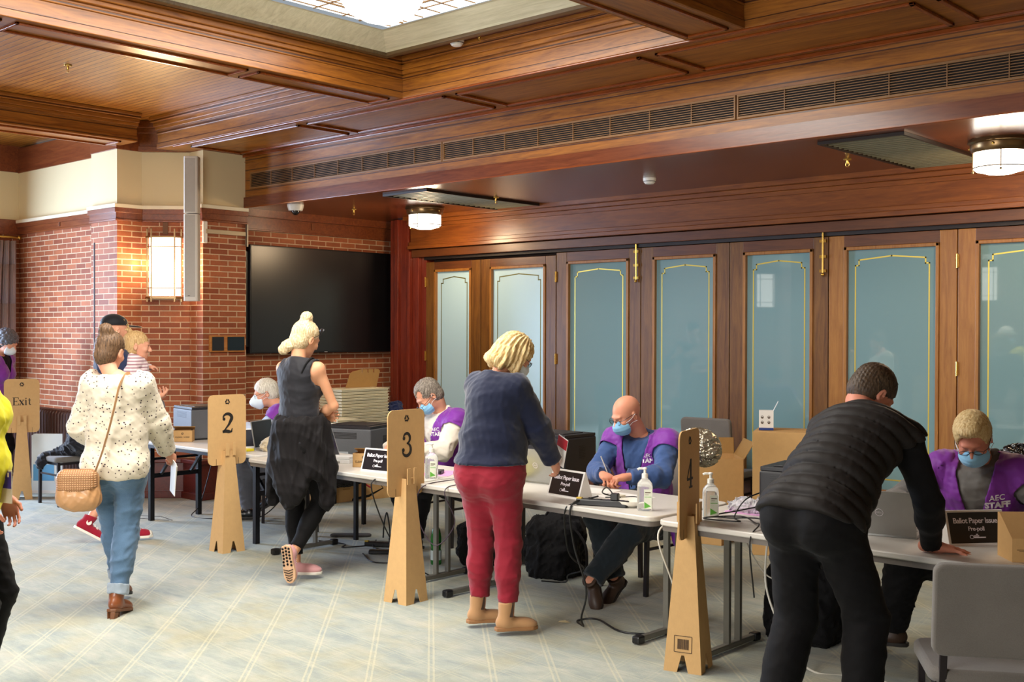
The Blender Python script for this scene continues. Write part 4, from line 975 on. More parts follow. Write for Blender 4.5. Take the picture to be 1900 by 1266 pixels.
# ------------------------------------------------ woman in black
p = Person('person in black sleeveless top and pink trainers, arms folded, jacket round the waist', (-6.24, 4.70), toward(22), 1.69, skin_mat('skin_warm', 'dba57e'), 'f', 1.0)
p.pose((-.02, .0, .965), lean=.06, side=-.0, twist=-.12, head=(-.35, .38, .12), neck=.2,
       legs=[((-.05, .02, .105), V(.1, 1, 0)), ((.02, -.13, .20), V(.35, 1, 0))],
       arms=[((.09, .15, 1.10), V(-1, -.1, -.4)), ((-.02, .15, 1.08), V(1, .1, -.45))])
p.body([(V(1, .0, .1), V(0, -1, 0), .3), (V(-1, -.1, .15), V(0, -1, 0), .3)])
h_ = p.hair('high_bun', HL_BLOND2)
f = Field(); b = p.head+p.HR@V(-.03, -.085, -.085); f.ell(b, V(.045, .03, .035), k=.02); f.ell(b+V(-.035, -.01, -.03), V(.035, .025, .03), k=.02); np_obj('loose_hair', [(*f.mesh(.005, lambda P: fold(P, 2, 3, .006)), 0)], HL_BLOND2, h_, relax=1)
p.shirt(TANK, .007, 0, -.02, 'tank_top', disp=.005, seed=4, sleeves=(0, 0), extra=lambda f: [f.ell(p.sh[1]+p.CR@V(.02, 0, -.02), V(.062, .09, .11), k=.008, sub=True), f.ell(p.sh[0]+p.CR@V(-.02, 0, -.02), V(.062, .09, .11), k=.008, sub=True)])
m = MB(); c = p.chest; Fq = lambda x, y, z: tuple(c+p.CR@V(x, y, z))
m.tube(spline([Fq(.095, -.105, .09), Fq(.115, -.085, .155), Fq(.118, -.03, .195), Fq(.115, .03, .17)], 5), .006, 6, flat=1.0); m.build('bra_strap', BLK, p.root, smooth=60)
p.pants(BLK, .003, .86, 0, 6, .003, .1, 'leggings')
# jacket tied round the waist: a draped back panel and two hanging sleeves
f = Field(); q = p.k
def jk(f):
    for i in range(26):
        a = math.radians(-200+i*220/25); n = V(math.cos(a), math.sin(a), 0)
        top = p.pel+V(0, 0, .1)+V(.155*n[0], .118*n[1], 0); rs = (i*37 % 7)/7
        L = .42+.11*math.sin(i*.55+.4)+.02*rs; bot = top+V(.045*n[0]+.0, .035*n[1], -L); f.cap(top, bot, .018, .016, k=.03)
    f.cap(p.pel+V(-.16, .03, .12), p.pel+V(.16, .03, .12), .02, k=.02)
    f.ell(p.waist+V(0, 0, -.04), V(.158, .118, .05), k=.03)
    f.cap(p.pel+V(.15, .07, .08), p.pel+V(.20, .08, -.2), .04, .035, k=.03); f.cap(p.pel+V(.20, .08, -.2), p.pel+V(.205, .05, -.42), .036, .04, k=.03)
jk(f); np_obj('tied_jacket', [(*f.mesh(.007, lambda P: fold(P, 9, .6, .014, (1.2, 1.2, .35))), 0)], BLK2, p.root, relax=1)
p.shoe(0, PINK, WSOLE, V(.95, .45, 0), name='trainer', lace=None); p.shoe(1, PINK, PINKSOLE, V(.12, -.02, -1), (-.1, 1, .05), name='trainer', drop=.085, lace=LACE)
R_ = ortho(y=V(.12, -.02, -1), z=(-.1, 1, .05)); Mx = Matrix.Translation(p.ank[1]) @ Matrix(R_.tolist()).to_4x4(); tr_ = [c for c in p.root.children if c.name.startswith('trainer')][-1]; m = MB()
for j in range(6):
    for sx in (-.022, .0, .022): m.xf(lambda q: q.lathe([(.0085, -.0865), (.0065, -.0905)], (sx*(1+.25*(j > 3)), -.06+j*.022+(.006 if sx else 0), 0), 8), Mx)
for j in range(5): m.xf(lambda q: q.tube([(-.036+.004*j, .085+j*.017, -.0865), (0, .095+j*.017, -.0865), (.036-.004*j, .085+j*.017, -.0865)], .0028, 5), Mx)
m.build('tread', plain('tread_tan', 'c08f66', .6), tr_, smooth=50)
mh = p.HM()
def sg_(q):
    for sg in (-1, 1):
        q.tube([(sg*.05, .075, .092), (sg*.085, .05, .06), (sg*.086, .0, .02)], .002, 5)
        q.ball((sg*.035, .082, .10), .024, 6, (1, .25, .7))
m.xf(sg_, mh); m.build('sunglasses', FRAME_D, p.root, smooth=60)
# ------------------------------------------------ woman in the navy sweater
p = Person('person in navy sweater, maroon trousers and tan ankle boots leaning over the table', (-4.38, 4.62), toward(25), 1.63, SKIN, 'f', 1.25)
p.pose((0, 0, .93), lean=.16, twist=-.25, head=(-.85, .60, .05), neck=.45,
       legs=[((-.10, .06, .105), V(.1, 1, 0)), ((.12, -.02, .105), V(-.1, 1, 0))],
       arms=[((-.05, .38, .90), V(-1, -.3, 0)), ((.30, .30, .86), V(.7, -1, .1))], head_off=(.035, .02, .0))
p.body([(V(.2, 1, -.3), V(0, 0, -1), .4), (V(.1, .7, -.7), V(-.9, .2, -.2), .45)])
p.hair('bob', HL_BLOND); p.glasses(); p.mask(MASK_W)
p.shirt(NAVY, .022, .97, .03, 'sweater', loose=.012, disp=.005, seed=21, cuff=1, lo=.012)
p.pants(MAROON, .006, .80, 0, 8, .006, .1, 'trousers')
f = Field()
for i in (0, 1):
    a = p.kne[i]+(p.ank[i]-p.kne[i])*.86; b = p.kne[i]+(p.ank[i]-p.kne[i])*.99; f.fru(a, b, .044, .05)
for i, L_ in ((0, TANBOOT), (1, TANBOOT)): p.shoe(i, TANBOOT, plain('tan_sole', '9c6f45', .6), V(.75+.1*i, .65, 0), name='ankle_boot', boot=.085, heel=.0)
NAVW = p
for b_ in [c for c in p.root.children if c.name.startswith('ankle_boot')]:
    i = 0 if b_.name == 'ankle_boot' else 1; a = p.ank[i]; R_ = ortho(y=V(.75+.1*i, .65, 0), z=(0, 0, 1)); m = MB()
    for sx in (-1, 1): m.xf(lambda q: q.prism([(-.016, .0), (.016, .0), (.022, .085), (-.022, .085)], lambda pp, tt: (sx*(.036+.004*tt), pp[0]+.004, pp[1]), 0, 1), Matrix.Translation(a) @ Matrix(R_.tolist()).to_4x4())
    m.build('elastic_side', BRN, b_)
# ------------------------------------------------ man leaning on the table
p = Person('person in black quilted vest and black trousers bending over the right hand table', (-2.20, 4.27), Vector((.05, 1)), 1.80, SKIN_R, 'm', 1.12)
hand = p.L(-1.985, 4.93, .752)
p.pose((0, 0, .96), lean=1.0, pel_lean=.45, side=-.12, twist=-.10, head=(-.45, .75, -.0), neck=.7, head_off=(-.06, 0, 0),
       legs=[((-.13, -.12, .1), V(-.1, 1, 0)), ((.16, .08, .1), V(.1, 1, 0))],
       arms=[(p.L(-2.5, 4.98, .775), V(-1, -.3, -.2)), (hand, V(.8, -.6, 0))], sh=[(0, 0, 0), (.0, .04, -.055)])
p.body([(V(-.2, 1, 0), V(0, 0, -1), .1, .25), (V(.75, .6, -.1), V(0, 0, -1), .12, .35, .1)])
p.hair('crop', HL_DK)
p.shirt(BLK, .010, .98, .06, 'sweatshirt', disp=.004, seed=31)
f = Field(); p.torso(f, .030, k=.05)
Cn = p.CR
for i, sg in enumerate((-1, 1)):
    d = p.elb[i]-p.sh[i]; d = d/np.linalg.norm(d); f.fru(p.sh[i]+d*.0+Cn@V(sg*.045, 0, 0), p.elb[i]+d*.1+Cn@V(sg*.045, 0, 0), .095, .12, k=.006, sub=True)
f.half(p.neck0+Cn@V(0, 0, .03), Cn@V(0, 0, 1)); f.half(p.pel+p.PR@V(0, 0, -.05), p.PR@V(0, 0, -1))
f.cap(p.neck0+Cn@V(0, 0, -.03), p.neck0+Cn@V(0, .0, .02), .078, k=.02); f.half(p.neck0+Cn@V(0, 0, .035), Cn@V(0, 0, 1))
spn = p.chest-p.pel; spn = spn/np.linalg.norm(spn); sx = Cn[:, 0]
def quilt(P):
    a = sum((P[i]-p.pel[i])*spn[i] for i in range(3)); u = sum((P[i]-p.pel[i])*sx[i] for i in range(3))
    return .017*np.abs(np.sin(math.pi*(a+.25*u*u)/.060))**.45+fold(P, 4, 2.2, .0015)-.010
o = np_obj('quilted_vest', [(*f.mesh(.0065, quilt), 0)], cloth_mat('puffer_nylon', '1f1b19', .15, .6, .03), p.root, relax=1)
p.pants(BLK, .012, .97, .02, 12, .0045, .1, 'trousers')
p.shoe(0, SHOE_BLK, DKSOLE, V(-.2, 1, 0)); p.shoe(1, SHOE_BLK, DKSOLE, V(.2, 1, 0))
# ------------------------------------------------ seated staff
p = Person('person with bald head, round glasses and blue mask, in purple vest over blue top, seated', (-4.37, 6.10), (.22, -1), 1.70, skin_mat('skin_bald', 'e0a184', 'd06a50'), 'm', 1.12)
p.pose((0, 0, .49), lean=.18, pel_lean=.1, head=(-.50, .45, 0), neck=.3, twist=0, head_off=(.06, .02, -.005),
       legs=[((.08, .66, .16), V(-.5, .6, 1)), ((.02, .44, .13), V(.45, .8, 1))],
       arms=[((-.085, .47, .795), V(-1, -.2, -1.1)), ((.085, .47, .795), V(1, -.2, -1.1))], sh=[(-.015, -.01, .02), (.015, -.01, .02)])
p.body([(V(.65, .6, -.1), V(.2, .1, -1), .75, .1, .6), (V(-.65, .6, -.1), V(-.2, .1, -1), .75, .1, .6)])
p.eyes(); p.glasses(.0); p.mask()
p.shirt(BLUE_T, .012, .97, -.06, 'long_sleeved_top', disp=.008, seed=41, lo=.004); p.staff_vest(txt=(-.095, .085), vneck=.42, tsize=.032, hem=-.02)
f = Field()
for i in range(9): f.cap(p.pel+V(-.16+.0, -.02-.02*i, .03), p.pel+V(-.23-.01*(i % 3), .03-.035*i, -.17-.04*math.sin(i*.6)), .014, .012, k=.04)
np_obj('vest_tail', [(*f.mesh(.007, lambda P: fold(P, 5, .8, .006)), 0)], PURPLE, p.root, relax=1)
p.pants(DKJEAN, .012, .94, .012, 15, .008, .06, 'jeans'); p.shoe(0, BRN, DKSOLE, V(-.3, .5, -.8), (0, 1, .5), boot=.02, lace=None); p.shoe(1, BRN, DKSOLE, V(.25, .7, -.6), (0, .6, .7), boot=.02)
p.lanyard(BLK, .3)
m = MB(); a = p.wri[1]+V(-.06, .07, .03); m.tube([tuple(a), tuple(a+V(.03, .03, .10))], .004, 6); m.build('pen', plain('pen_white', 'e8e8ea', .3), p.root, smooth=60)
BALD = p
# man at the left-middle table, writing
p = Person('person with grey-brown hair and lowered blue mask, purple vest over white shirt, writing', (-6.38, 6.29), (-.10, -1), 1.78, SKIN, 'm', 1.1)
p.pose((0, 0, .52), lean=.30, pel_lean=.1, head=(-.30, .75, .1), neck=.5,
       legs=[((-.1, .45, .12), V(-.2, 1, .6)), ((.15, .30, .12), V(.2, 1, .6))],
       arms=[((-.12, .52, .80), V(-1, -.2, -1)), ((.12, .53, .80), V(1, -.2, -1))], sh=[(-.015, -.01, .0), (.015, -.01, .0)])
p.body([(V(.8, .5, -.1), V(0, .1, -1), .4, .1, .5), (V(-.8, .5, -.1), V(0, .1, -1), .6, .1, .6)])
p.hair('receding', HL_GREY); p.glasses(-.012, slide=.014); p.mask()
p.shirt(WHITE_S, .014, .95, -.06, 'shirt', disp=.008, seed=51, lo=.006)
f = Field(); nn = p.neck0
for sg in (-1, 1): f.cap(nn+p.CR@V(sg*.065, -.045, .03), nn+p.CR@V(sg*.03, .085, -.03), .014, .012, k=.02)
f.cap(nn+p.CR@V(-.065, -.045, .03), nn+p.CR@V(.065, -.045, .03), .016, k=.02); np_obj('collar', [(*f.mesh(.005), 0)], WHITE_S, p.root, relax=1)
p.staff_vest(txt=(-.095, .10), vneck=.24, tsize=.036, hem=-.0); p.lanyard(BLK, .35)
p.pants(BLK, .01, .95, .01, 18, .006, .06); p.shoe(0, BRN, DKSOLE, V(-.1, 1, 0)); p.shoe(1, BRN, DKSOLE, V(.1, 1, 0))
# man seated at the far left table, profile to the left
p = Person('person with white hair and white respirator mask, seated sideways at the black-legged table', (-8.27, 6.13), toward(-100), 1.70, SKIN, 'm', 1.0)
p.pose((0, 0, .50), lean=.28, pel_lean=.1, head=(.1, .30, 0), neck=.55,
       legs=[((.05, .38, .10), V(-.3, 1, .6)), ((.10, .22, .20), V(.2, 1, .7))],
       arms=[((-.02, .40, .86), V(-1, -.2, -.6)), ((.10, .38, .84), V(1, -.2, -.6))])
p.body([(V(.3, .5, .6), V(0, 1, -.3), .7, .1, .6), (V(-.2, .6, .5), V(-.5, 1, -.3), .7, .1, .6)])
p.hair('grey_short', HL_WHITE); p.glasses(); p.mask(MASK_W, 'duck')
p.shirt(cloth_mat('pale_blue_shirt', 'b4c4dc', .06), .012, .9, -.06, 'shirt', disp=.007, seed=61); p.staff_vest(False, vneck=.2)
p.pants(GREYTR, .012, .9, .012, 19, .007, .06); p.shoe(0, SHOE_BLK, DKSOLE, V(.1, 1, -.1), lace=SHOE_BLK); p.shoe(1, SHOE_BLK, DKSOLE, V(.3, .8, -.5), (0, .5, .8), lace=SHOE_BLK)
# man seated on the right
p = Person('person with sandy hair and purple vest over grey shirt, seated on the right', (-2.12, 6.02), (.10, -1), 1.80, skin_mat('skin_red', 'd48f78', 'b04a3e'), 'm', 1.3)
p.pose((0, 0, .52), lean=.42, pel_lean=.12, head=(.10, .62, .08), neck=.62,
       legs=[((-.12, .2, .12), V(-.2, 1, .6)), ((.42, .25, .14), V(.4, 1, .6))],
       arms=[((-.28, .50, .80), V(-1, -.3, -.8)), ((.30, .52, .82), V(1, -.2, -.8))])
p.body([(V(.6, .7, 0), V(0, 0, -1), .4, .1, .4), (V(-.35, .8, -.1), V(-.5, .1, -.9), .65, .1, .6)])
p.hair('short', HL_SANDY, fz=.026); p.glasses(.002, half=True, slide=.003); p.mask()
p.shirt(GREY_S, .014, .95, -.06, 'check_shirt', disp=.008, seed=71, lo=.006)
f = Field(); nn = p.neck0
for sg in (-1, 1): f.cap(nn+p.CR@V(sg*.07, -.045, .03), nn+p.CR@V(sg*.03, .10, -.035), .014, .012, k=.02)
f.cap(nn+p.CR@V(-.07, -.045, .03), nn+p.CR@V(.07, -.045, .03), .018, k=.02); np_obj('collar', [(*f.mesh(.005), 0)], GREY_S, p.root, relax=1)
p.staff_vest(txt=(-.11, .075), vneck=.30, tsize=.036, hem=-.0); p.lanyard(BLK, .3)
p.pants(BLK, .012, .95, .012, 20, .008, .06); p.shoe(0, BRN, DKSOLE, V(-.1, 1, 0)); p.shoe(1, BRN, DKSOLE, V(.9, .3, 0), boot=.05, lace=BLK)
m = MB(); a = p.wri[1]+V(-.04, .08, .01); m.tube([tuple(a), tuple(a+V(-.05, -.02, .11))], .0045, 6); m.build('pen', plain('pen_blue', '1c2a6a', .3), p.root, smooth=60)
# ------------------------------------------------ man with the cap, toddler on his arm
p = Person('person in dark cap and red canvas high-top shoes, mostly hidden, carrying a toddler', (-8.5, 4.52), toward(55), 1.76, SKIN, 'm', 1.0)
p.pose((0, 0, .98), lean=.04, head=(0, .1, 0),
       legs=[((.02, -.18, .17), V(0, 1, 0)), ((.08, .12, .105), V(0, 1, 0))],
       arms=[((-.16, .16, 1.40), V(-1, -.6, -.6)), ((.22, .30, 1.16), V(1, -.6, -.4))])
p.body([(V(.3, .3, .8), V(0, 1, 0), .5), (V(-.7, .6, 0), V(0, -.3, 1), .5)])
f = Field(); f.ell(p.head+p.HR@V(0, -.015, .05), V(.09, .11, .085), p.HR, k=.01); f.half(p.head+p.HR@V(0, 0, .045), p.HR@V(0, .1, -1)); f.ell(p.head+p.HR@V(0, .13, .05), V(.07, .08, .008), p.HR, k=.01); f.ell(p.head+p.HR@V(0, -.1, .06), V(.03, .02, .02), p.HR, k=.005, sub=True)
np_obj('cap', [(*f.mesh(.005), 0)], cloth_mat('black_cap', '17181d', .05, .6), p.root, relax=1)
p.shirt(NAVY2, .014, .35, -.06, 't_shirt', disp=.008, seed=81); p.pants(cloth_mat('charcoal_shorts', '2e3136', .1), .014, .15, .03, 22, .008, .1, 'shorts', calf=False)
for i, (t, u) in enumerate(((V(.1, .8, -.6), (0, .5, .8)), (V(.15, 1, 0), (0, 0, 1)))):
    o = p.shoe(i, REDC, WSOLE, t, u, 'canvas_shoe', boot=.05, lace=LACE)
CAPM = p
for o in [c for c in p.root.children if c.name.startswith('canvas_shoe')]:
    i = 0 if o.name == 'canvas_shoe' else 1; R_ = ortho(y=(V(.1, .8, -.6), V(.15, 1, 0))[i], z=((0, .5, .8), (0, 0, 1))[i]); Mx = Matrix.Translation(p.ank[i]) @ Matrix(R_.tolist()).to_4x4()
    MB().xf(lambda q: q.ball((0, .155, -.058), .036, 8, (1.05, .8, .8)), Mx).build('toe_cap', WSOLE, o, smooth=90)
    for sx in (-1, 1): MB().xf(lambda q: q.lathe([(.021, -.001), (.021, .001)], (0, 0, 0), 16), Mx @ Matrix.Translation((sx*.045, -.005, .0)) @ Matrix.Rotation(math.radians(90), 4, 'Y')).build('ankle_patch', WSOLE, o)
# toddler
p = Person('toddler in pink-striped top with a short blond ponytail, held on an arm', (-8.30, 4.60), toward(75), .92, SKIN, 'f', 1.4, 'toddler', 'child', scale_head=.95)
p.pose((0, 0, 1.20), lean=.08, head=(.0, .12, 0), legs=[((-.12, .08, .90), V(-.3, 1, .6)), ((.1, .1, .88), V(.3, 1, .4))], arms=[((-.1, .12, 1.40), V(-1, -.4, -.4)), ((.12, .10, 1.34), V(1, -.4, -.5))])
p.body([(V(0, 1, 0), V(0, 0, -1), .5), (V(0, 1, 0), V(0, 0, -1), .5)]); p.hair('pony', HL_TOT)
p.shirt(STRIPE, .014, .95, -.05, 'striped_top', disp=.006, seed=91); p.pants(cloth_mat('grey_leggings', '6e6f78', .1), .008, .95, 0, 23, .004, .06, 'leggings')
# ------------------------------------------------ cropped person in the yellow vest
p = Person('person in bright yellow vest cut off by the left edge', (-5.225, 2.07), toward(80), 1.72, SKIN_R, 'f', 1.1)
p.pose((0, 0, .95), lean=.02, head=(0, .2, 0), legs=[((-.1, .02, .105), V(0, 1, 0)), ((.1, -.03, .105), V(0, 1, 0))], arms=[((-.22, .15, .82), V(-1, -1, 0)), ((.25, .17, .80), V(.7, -1, 0))])
p.body([(V(0, .3, -1), V(1, 0, 0), .4), (V(0, .35, -1), V(-1, 0, 0), .45)]); p.hair('bob', HL_WHITE); p.mask()
p.shirt(BLK, .01, .5, 0, 'shirt', seed=92); p.pants(BLK, .012, .97, .012, 24, .006, .1)
f = Field(); p.torso(f, .028); f.half(p.neck0, V(0, .2, 1)); f.half(p.pel+V(0, 0, -.12), V(0, 0, -1))
for i in (0, 1): f.cap(p.sh[i], p.sh[i]+(p.elb[i]-p.sh[i])*.35, .075, .07, k=.02)
np_obj('yellow_vest', [(*f.mesh(.008, lambda P: fold(P, 12, .8, .008)), 0)], YEL, p.root, relax=1)
p.lanyard(BLK, .42)
cpt = p.chest+p.CR@V(.03, .185, -.31); B_ = thing('badge', 'purple and white plastic badge pouch hanging on the yellow vest', 'badge')
B_.location = p.root.matrix_basis @ Vector(cpt); B_.rotation_euler = (0, 0, p.rz)
R_ = Matrix.Rotation(math.radians(50), 3, 'Z')
MB().obox((0, 0, -.0), (.10, .004, .15), R_).build('pouch', plain('clear_pouch', 'cfc4b0', .2, coat=.5), B_, bevel=.002)
MB().obox(R_ @ Vector((0, .003, .03)), (.092, .002, .075), R_).obox(R_ @ Vector((0, -.003, .03)), (.092, .002, .075), R_).build('printed_card', plain('badge_purple', '3d2f86', .3), B_)
for sx_ in (-.025, .0, .028):
    MB().obox(R_ @ Vector((sx_, -.0045, .04+.5*sx_)), (.012, .001, .02), R_).build('print_mark', plain('badge_print', 'e8d8c8', .5), B_)
# ------------------------------------------------ curly-haired person at the far left
p = Person('person with curly dark-grey hair and white mask at the far left by the curtain', (-11.93, 5.0), toward(95), 1.68, SKIN, 'f', 1.0)
p.pose((0, 0, .92), lean=.25, head=(0, .55, 0), neck=.4, legs=[((-.1, .02, .105), V(0, 1, 0)), ((.1, -.03, .105), V(0, 1, 0))], arms=[((-.2, .05, .85), V(-1, -1, 0)), ((.22, .05, .85), V(.7, -1, 0))])
p.body([(V(0, 1, -.3), V(1, 0, 0), .4), (V(0, 1, -.3), V(-1, 0, 0), .4)]); p.hair('curly', HL_CURL); p.mask(MASK_W)
p.shirt(BLK, .01, .9, 0, 'top', seed=94); p.staff_vest(False, vneck=.15); p.pants(BLK, .01, .95, .01, 25, .006, .1)
for i in (0, 1): p.shoe(i, SHOE_BLK, DKSOLE, V(0, 1, 0))
# ---------------------------------------------------------------- materials of the furniture and small things
def m_card(name, h='c79a5e', rib='z'):
    t = NT(name); co = t.coord(); n = t.noise(co, 25, 4, .6); f = t.noise(t.scale(co, (400, 400, 40)), 1, 2); c = hx(h)
    k = t.math('ADD', t.math('MULTIPLY', n, .6), t.math('MULTIPLY', f, .4))
    t.set(col=t.mix(k, tuple(x*.86 for x in c)+(1,), tuple(min(1, x*1.12) for x in c)+(1,)), rough=.8, spec=.2); t.bump(f, .2, .001); return t.m
CARD = m_card('cardboard', 'cba470'); CARD2 = m_card('cardboard_box', 'c9a06a'); CARD_IN = m_card('cardboard_inside', 'a8824e')
TABLE_T = plain('table_top', 'cdc8c0', .35, var=.04); TABLE_E = plain('table_edge', '6f6862', .5)
INK = plain('ink', '17130f', .7); INK_B = plain('ink_brown', '4a3420', .7)
FAB = cloth_mat('grey_upholstery', '6f6a64', .25, .9, .2, weave=260, bump=.5); FAB_D = cloth_mat('taupe_upholstery', '7b6a58', .15, .8, .2, weave=300)
LEG_M = plain('chair_leg_metal', '2a2426', .35, .4); WHITE_C = plain('white_card', 'eeece8', .55, var=.02); BLACK_C = plain('black_print', '1d1617', .35)
PRN = plain('printer_grey', '5d5f62', .5); PRN_D = plain('printer_dark', '232226', .4); LAP = plain('laptop_silver', 'a3a3a0', .35, .5); LAP_D = plain('laptop_keys', '2b2b2e', .5)
RED = plain('red_cloth', 'b02030', .7); YELC = cloth_mat('yellow_cloth', 'e8d520', .05, .6); PAPER = plain('paper', 'f0eeea', .6); FOIL = plain('foil', 'b5ac98', .25, .8)
NAVY_F = cloth_mat('navy_fabric', '222c52', .1, .8); GREYRUB = plain('grey_felt', '4c4a4a', .9); CREAMTR = plain('cream_plastic', 'e8dfbe', .5, var=.03)
# ---------------------------------------------------------------- small builders
def strokes(m, segs, w, fn, t=.0009):
    """flat ribbons on a plane; segs: list of polylines of (x, y, width scale)"""
    for s_ in segs:
        P = [Vector((a[0], a[1])) for a in s_]; W = [(a[2] if len(a) > 2 else 1)*w/2 for a in s_]; L, R_ = [], []
        for i, p in enumerate(P):
            d = (P[min(i+1, len(P)-1)]-P[max(i-1, 0)]); d.normalize(); n = Vector((-d.y, d.x)); L.append(p+n*W[i]); R_.append(p-n*W[i])
        for i in range(len(P)-1):
            q = [L[i], L[i+1], R_[i+1], R_[i]]; m.add([fn(a.x, a.y, t) for a in q]+[fn(a.x, a.y, 0) for a in q], [(0, 1, 2, 3), (7, 6, 5, 4), (0, 4, 5, 1), (1, 5, 6, 2), (2, 6, 7, 3), (3, 7, 4, 0)])
def disc(m, x, y, r, fn, n=12, t=.0009): m.add([fn(x+r*math.cos(2*math.pi*k/n), y+r*math.sin(2*math.pi*k/n), t) for k in range(n)], [tuple(range(n))])
def arc(cx, cy, rx, ry, a0, a1, n=14, w0=1, w1=1, wm=None):
    out = []
    for i in range(n+1):
        t = i/n; a = math.radians(a0+(a1-a0)*t); w_ = w0+(w1-w0)*t if wm is None else w0*(1-t)**2+2*wm*t*(1-t)*1.0+w1*t*t
        out.append((cx+rx*math.cos(a), cy+ry*math.sin(a), w_))
    return out
def glyph(ch, m, fn, x, y, s):
    """serif numerals and letters, height s, drawn as thick and thin strokes"""
    S = lambda seg: [[(x+a[0]*s, y+a[1]*s, a[2] if len(a) > 2 else 1) for a in q] for q in seg]; w = .15*s
    if ch == '2':
        strokes(m, S([arc(0, .27, .25, .21, 175, -35, 18, .45, 1.2, 1.3), [(.21, .15, 1.2), (.08, -.08, .8), (-.12, -.30, .45), (-.26, -.44, .35)], [(-.28, -.43, .9), (-.1, -.40, 1.15), (.1, -.44, 1.15), (.24, -.44, .7), (.28, -.27, .3)]]), w, fn); disc(m, x-.2*s, y+.22*s, .085*s, fn)
    elif ch == '3':
        strokes(m, S([arc(0, .26, .20, .21, 160, -88, 18, .4, .35, 1.35), arc(0, -.21, .25, .26, 88, -165, 20, .35, .4, 1.55)]), w, fn); disc(m, x-.16*s, y+.27*s, .08*s, fn); disc(m, x-.2*s, y-.22*s, .085*s, fn)
    elif ch == '4':
        strokes(m, S([[(.1, .48, 1), (.1, -.46, 1)], [(.1, .46, .45), (-.3, -.18, .45)], [(-.3, -.19, .55), (.32, -.19, .55)], [(-.08, -.47, .45), (.28, -.47, .45)]]), w, fn)
    elif ch == 'E':
        strokes(m, S([[(-.2, .45, 1), (-.2, -.45, 1)], [(-.36, .45, .4), (.3, .45, .4)], [(-.36, -.45, .4), (.32, -.45, .4)], [(-.2, 0, .4), (.12, 0, .4)], [(.3, .45, .4), (.3, .25, .4)], [(.32, -.45, .4), (.34, -.24, .4)], [(.12, .1, .4), (.12, -.1, .4)]]), w, fn)
    elif ch == 'x':
        strokes(m, S([[(-.2, .15, 1), (.2, -.45, 1)], [(.2, .15, .4), (-.2, -.45, .4)], [(-.3, .15, .35), (-.06, .15, .35)], [(.08, .15, .35), (.3, .15, .35)], [(-.3, -.45, .35), (-.08, -.45, .35)], [(.06, -.45, .35), (.3, -.45, .35)]]), w, fn)
    elif ch == 'i':
        strokes(m, S([[(0, .15, .9), (0, -.45, .9)], [(-.12, .15, .35), (0, .15, .35)], [(-.12, -.45, .35), (.12, -.45, .35)]]), w, fn); disc(m, x, y+.36*s, .07*s, fn)
    elif ch == 't':
        strokes(m, S([[(0, .36, .6), (0, -.3, .9), (.06, -.44, .7), (.18, -.38, .4)], [(-.14, .14, .4), (.16, .14, .4)]]), w, fn)
def recycle(m, fn, x, y, s):
    V3 = [(x+s*math.cos(math.radians(a)), y+s*math.sin(math.radians(a))) for a in (90, 210, 330)]
    for i in range(3):
        a, b = Vector(V3[i]), Vector(V3[(i+1) % 3]); c = Vector((x, y))
        p = a+(b-a)*.14; q = a+(b-a)*.62; e = a+(b-a)*.86
        strokes(m, [[(p.x, p.y, 1), (q.x, q.y, 1)]], .36*s, fn); n = (c-(a+b)/2).normalized()
        m.add([fn(*(q+n*.38*s), .001), fn(*(q-n*.38*s), .001), fn(*e, .001)], [(0, 1, 2)])
CH_G = 'grey stacking chairs'
def chair(label, loc, rz, fab=FAB, back=True, sh=.48, bh=.88):
    t = thing('banquet_chair', label, 'chair', (*loc, 0), rz)
    m = MB(); m.ext(rrect(-.235, .235, -.23, .23, .07), sh-.055, sh); m.build('seat', fab, t, bevel=.018, seg=3, smooth=40)
    for x in (-.20, .20):
        for y in (-.20, .20):
            MB().bar((x, y, 0), (x*1.0, y*.95, sh-.05), .026, .026).build('leg', LEG_M, t)
    MB().bar((-.2, -.2, sh-.07), (.2, -.2, sh-.07), .022, .022).bar((-.2, .2, sh-.07), (.2, .2, sh-.07), .022, .022).bar((-.2, -.2, sh-.07), (-.2, .2, sh-.07), .022, .022).bar((.2, -.2, sh-.07), (.2, .2, sh-.07), .022, .022).bar((-.2, -.2, .30), (-.2, .2, .30), .016, .016).bar((.2, -.2, .30), (.2, .2, .30), .016, .016).build('seat_frame', LEG_M, t)
    if back:
        MB().bar((-.19, -.21, sh-.06), (-.19, -.265, sh+.2), .024, .024).bar((.19, -.21, sh-.06), (.19, -.265, sh+.2), .024, .024).build('back_frame', LEG_M, t)
        m = MB(); m.xf(lambda q: q.prism(rrect(-.235, .235, -.2, .2, .04), lambda p, tt: (p[0], tt, p[1]), -.022, .022), Matrix.Translation((0, -.27, (sh+bh)/2+.04)) @ Matrix.Rotation(math.radians(7), 4, 'X') @ Matrix.Diagonal((1, 1, (bh-sh-.04)/.40, 1)))
        m.build('backrest', fab, t, bevel=.012, seg=3, smooth=40)
    return t
